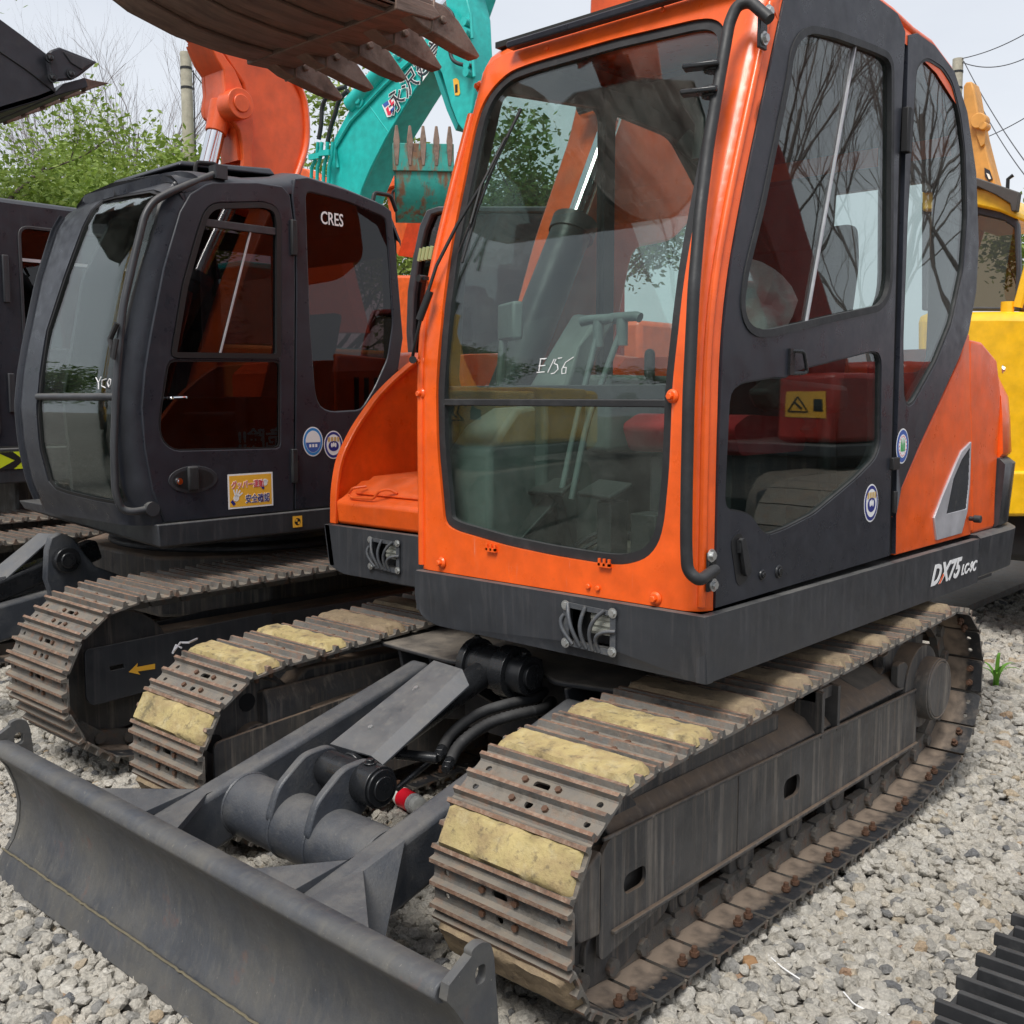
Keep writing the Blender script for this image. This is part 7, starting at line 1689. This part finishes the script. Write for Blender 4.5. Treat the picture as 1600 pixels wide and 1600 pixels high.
g2i = NN('GeometryNodeGeometryToInstance')
for k in range(8):
    ic = NN('GeometryNodeMeshIcoSphere'); ic.inputs['Radius'].default_value = 1; ic.inputs['Subdivisions'].default_value = 2
    sp = NN('GeometryNodeSetPosition'); pos = NN('GeometryNodeInputPosition'); no = NN('ShaderNodeTexNoise'); no.noise_dimensions = '4D'; no.inputs['W'].default_value = k*7.3; no.inputs['Scale'].default_value = .95; no.inputs['Detail'].default_value = 2.2
    LL(pos.outputs[0], no.inputs['Vector']); sb = NN('ShaderNodeVectorMath'); sb.operation = 'SUBTRACT'; LL(no.outputs['Color'], sb.inputs[0]); sb.inputs[1].default_value = (.5, .5, .5)
    sc_ = NN('ShaderNodeVectorMath'); sc_.operation = 'SCALE'; sc_.inputs['Scale'].default_value = 1.75; LL(sb.outputs[0], sc_.inputs[0]); LL(ic.outputs[0], sp.inputs[0]); LL(sc_.outputs[0], sp.inputs['Offset'])
    tf = NN('GeometryNodeTransform'); rk = random.Random(k); tf.inputs['Scale'].default_value = (rk.uniform(1.0, 1.35), rk.uniform(.8, 1.0), rk.uniform(.6, .8)); LL(sp.outputs[0], tf.inputs[0])
    sm = NN('GeometryNodeSetMaterial'); sm.inputs['Material'].default_value = M['stone']; LL(tf.outputs[0], sm.inputs[0]); LL(sm.outputs[0], g2i.inputs[0])
iop = NN('GeometryNodeInstanceOnPoints'); LL(m2p.outputs[0], iop.inputs[0]); LL(g2i.outputs[0], iop.inputs['Instance']); iop.inputs['Pick Instance'].default_value = True
def att(nm, ty):
    q = NN('GeometryNodeInputNamedAttribute'); q.data_type = ty; q.inputs[0].default_value = nm; return [o for o in q.outputs if o.enabled][0]
LL(att('vr', 'INT'), iop.inputs['Instance Index']); LL(att('rt', 'FLOAT_VECTOR'), iop.inputs['Rotation']); LL(att('sz', 'FLOAT'), iop.inputs['Scale']); LL(iop.outputs[0], go_.inputs[0])
md = po.modifiers.new('gravel', 'NODES'); md.node_group = ng

# ---- small things
# crushed bottle
BT = root('bottle', 'clear plastic bottle with red and white label lying between the push arms', 'bottle', PZ(637, 1250, .04))
c = PZ(637, 1250, .045); dv = (PZ(657, 1262, .045)-PZ(617, 1240, .045)).normalized()
BS = 1.25
prof = [(-.075, .010), (-.07, .012), (-.055, .013), (-.04, .026), (-.028, .030), (.0, .029), (.04, .030), (.068, .028), (.072, .022)]
def lathe(mb, c, d, prof, n=20):
    t = Vector((0, 0, 1)); x = d.cross(t).normalized(); y = x.cross(d)
    mb.loft([[c+d*a*BS+(x*math.cos(2*math.pi*i/n)+y*math.sin(2*math.pi*i/n))*r*BS for i in range(n)] for a, r in prof]); return mb
plm = mat('clear_bottle_plastic', (.45, .46, .45), .15, layers=[((.7, .7, .7), 30, .5, .7, .5)], bump=.4, bscale=40)
lathe(MB(), c, dv, prof).build('bottle_body', plm, BT, smooth=50)
lathe(MB(), c, dv, [(-.026, .0308), (.0, .0300), (.028, .0305)]).build('bottle_label', plain('red_label', (.70, .012, .03), .35), BT)
lathe(MB(), c, dv, [(-.046, .0275), (-.030, .0312), (-.026, .0311)]).build('label_band', plain('white_label', (.75, .78, .74), .4), BT)
lathe(MB(), c, dv, [(.034, .0312), (.048, .0308)]).build('label_band', M['silver'], BT)
# grass sprout
def sprout(label, p, n, hgt, seed):
    rt = root('grass_tuft', label, 'grass', p); rr_ = random.Random(seed)
    for k in range(n):
        a = rr_.uniform(0, 6.28); L_ = hgt*rr_.uniform(.5, 1); w_ = .011*rr_.uniform(.8, 1.4); d = Vector((math.cos(a), math.sin(a), 0)); s_ = Vector((-d.y, d.x, 0)); vs = []; fs = []
        m = 7; cur = 0 if k else .1
        for i in range(m+1):
            t = i/m; q = p+d*L_*(t*t*rr_.uniform(.55, .6)+.06*t)*(.35 if k == 0 else 1)+Vector((0, 0, L_*math.sin(t*1.9)*(1.1 if k == 0 else .62))); ww = w_*math.sin(min(1, (1-t)*1.6+.05)*1.4)
            vs += [q-s_*ww, q+Vector((0, 0, -.003)), q+s_*ww]
        for i in range(m): fs += [(i*3, i*3+1, i*3+4, i*3+3), (i*3+1, i*3+2, i*3+5, i*3+4)]
        g = MB(); g.add(vs, fs); g.build('blade', M['grassb'], rt, smooth=60, split=False, fix=False)
M['grassb'] = mat('young_grass', (.12, .30, .03), .5)
sprout('bright green weed sprout in the gravel behind the rear of the near track', PZ(1556, 1072, 0), 8, .22, 3)
sprout('tiny green weed at the foot of the yellow excavator', PZ(1592, 905, 0), 4, .10, 9)
def twine(label, pts, z=.012):
    g = MB(); g.tube(rnd([PZ(u, v, z+.006*(i % 2)) for i, (u, v) in enumerate(pts)], .03, 4, closed=False), .0022, 6); o = g.build('twine', M['white'], None, smooth=60); tagit(o, label, 'string')
twine('white twine on the gravel left of the rubber track', [(1318, 1550), (1335, 1570), (1358, 1580), (1390, 1586)])
twine('white twine on the gravel below the near steel track', [(1200, 1492), (1222, 1512), (1250, 1530)])
# brown stone
g = MB(); g.blob(PZ(1172, 1503, .016), .021, (1.1, 1, .8), 2, .5, 1.6, 4); o = g.build('stone', mat('brown_stone', (.30, .17, .08), .8, bump=.5, bscale=30), None); tagit(o, 'brown stone on the pale gravel beside the near track', 'stone')
# white rag cord on far track
g = MB(); g.tube([PZ(u, v, .70) for u, v in ((270, 1020), (282, 1004), (295, 1004), (308, 998))], .004, 6); g.tube([PZ(u, v, .70) for u, v in ((270, 1020), (275, 1008), (283, 1012))], .004, 6); o = g.build('knotted_cord', M['silver'], None, smooth=60); tagit(o, 'pale knotted cord lying on the far track of the nearest excavator', 'cord')
# ---- rubber track at the lower right corner
RB = root('rubber_track_undercarriage', 'black rubber track with stepped ribs in the lower right corner', 'rubber track', (-.3, 2.6, 0))
cs = [(1.35, .145, .135), (3.6, .145, .135)]; pts = []
for (cy, cz, r) in cs: pts += circ(cy, cz, r, 60)
lp_ = hull2(pts); K = 84; P5, T5 = resample(lp_, K)
g = MB(); out = [(p.x, p.y) for p in P5]; inn_ = offs(out, .035)
g.loft([[(x, a, b) for a, b in out]+[] for x in (-.75, -.30)], cap=False); g.loft([[(x, a, b) for a, b in inn_] for x in (-.30, -.75)], cap=False)
for x in (-.75, -.30):
    n = len(out); vs = [(x, a, b) for a, b in out]+[(x, a, b) for a, b in inn_]; g.add(vs, [(i, (i+1) % n, n+(i+1) % n, n+i) for i in range(n)])
g.build('track_band', M['rubber'], RB, split=False)
for i in range(K):
    a, b = P5[i], P5[(i+1) % K]; c2 = (a+b)/2; d = (b-a).normalized(); nrm = Vector((d.y, -d.x)); l_ = (b-a).length
    sec = [c2-d*l_*.40, c2-d*l_*.26+nrm*.030, c2+d*l_*.06+nrm*.034, c2+d*l_*.12+nrm*.002]
    g = MB(); x0 = -.76 if i % 2 else -.735
    g.prism([(x0, q.x, q.y) for q in sec], (.46 if i % 2 else .425, 0, 0)); g.build('rubber_rib', M['rubber'], RB, bevel=.004, split=False)
g = MB(); g.box(-.68, -.5, 1.35, 3.6, .06, .22); g.build('track_frame', M['frame'], RB, bevel=.02)
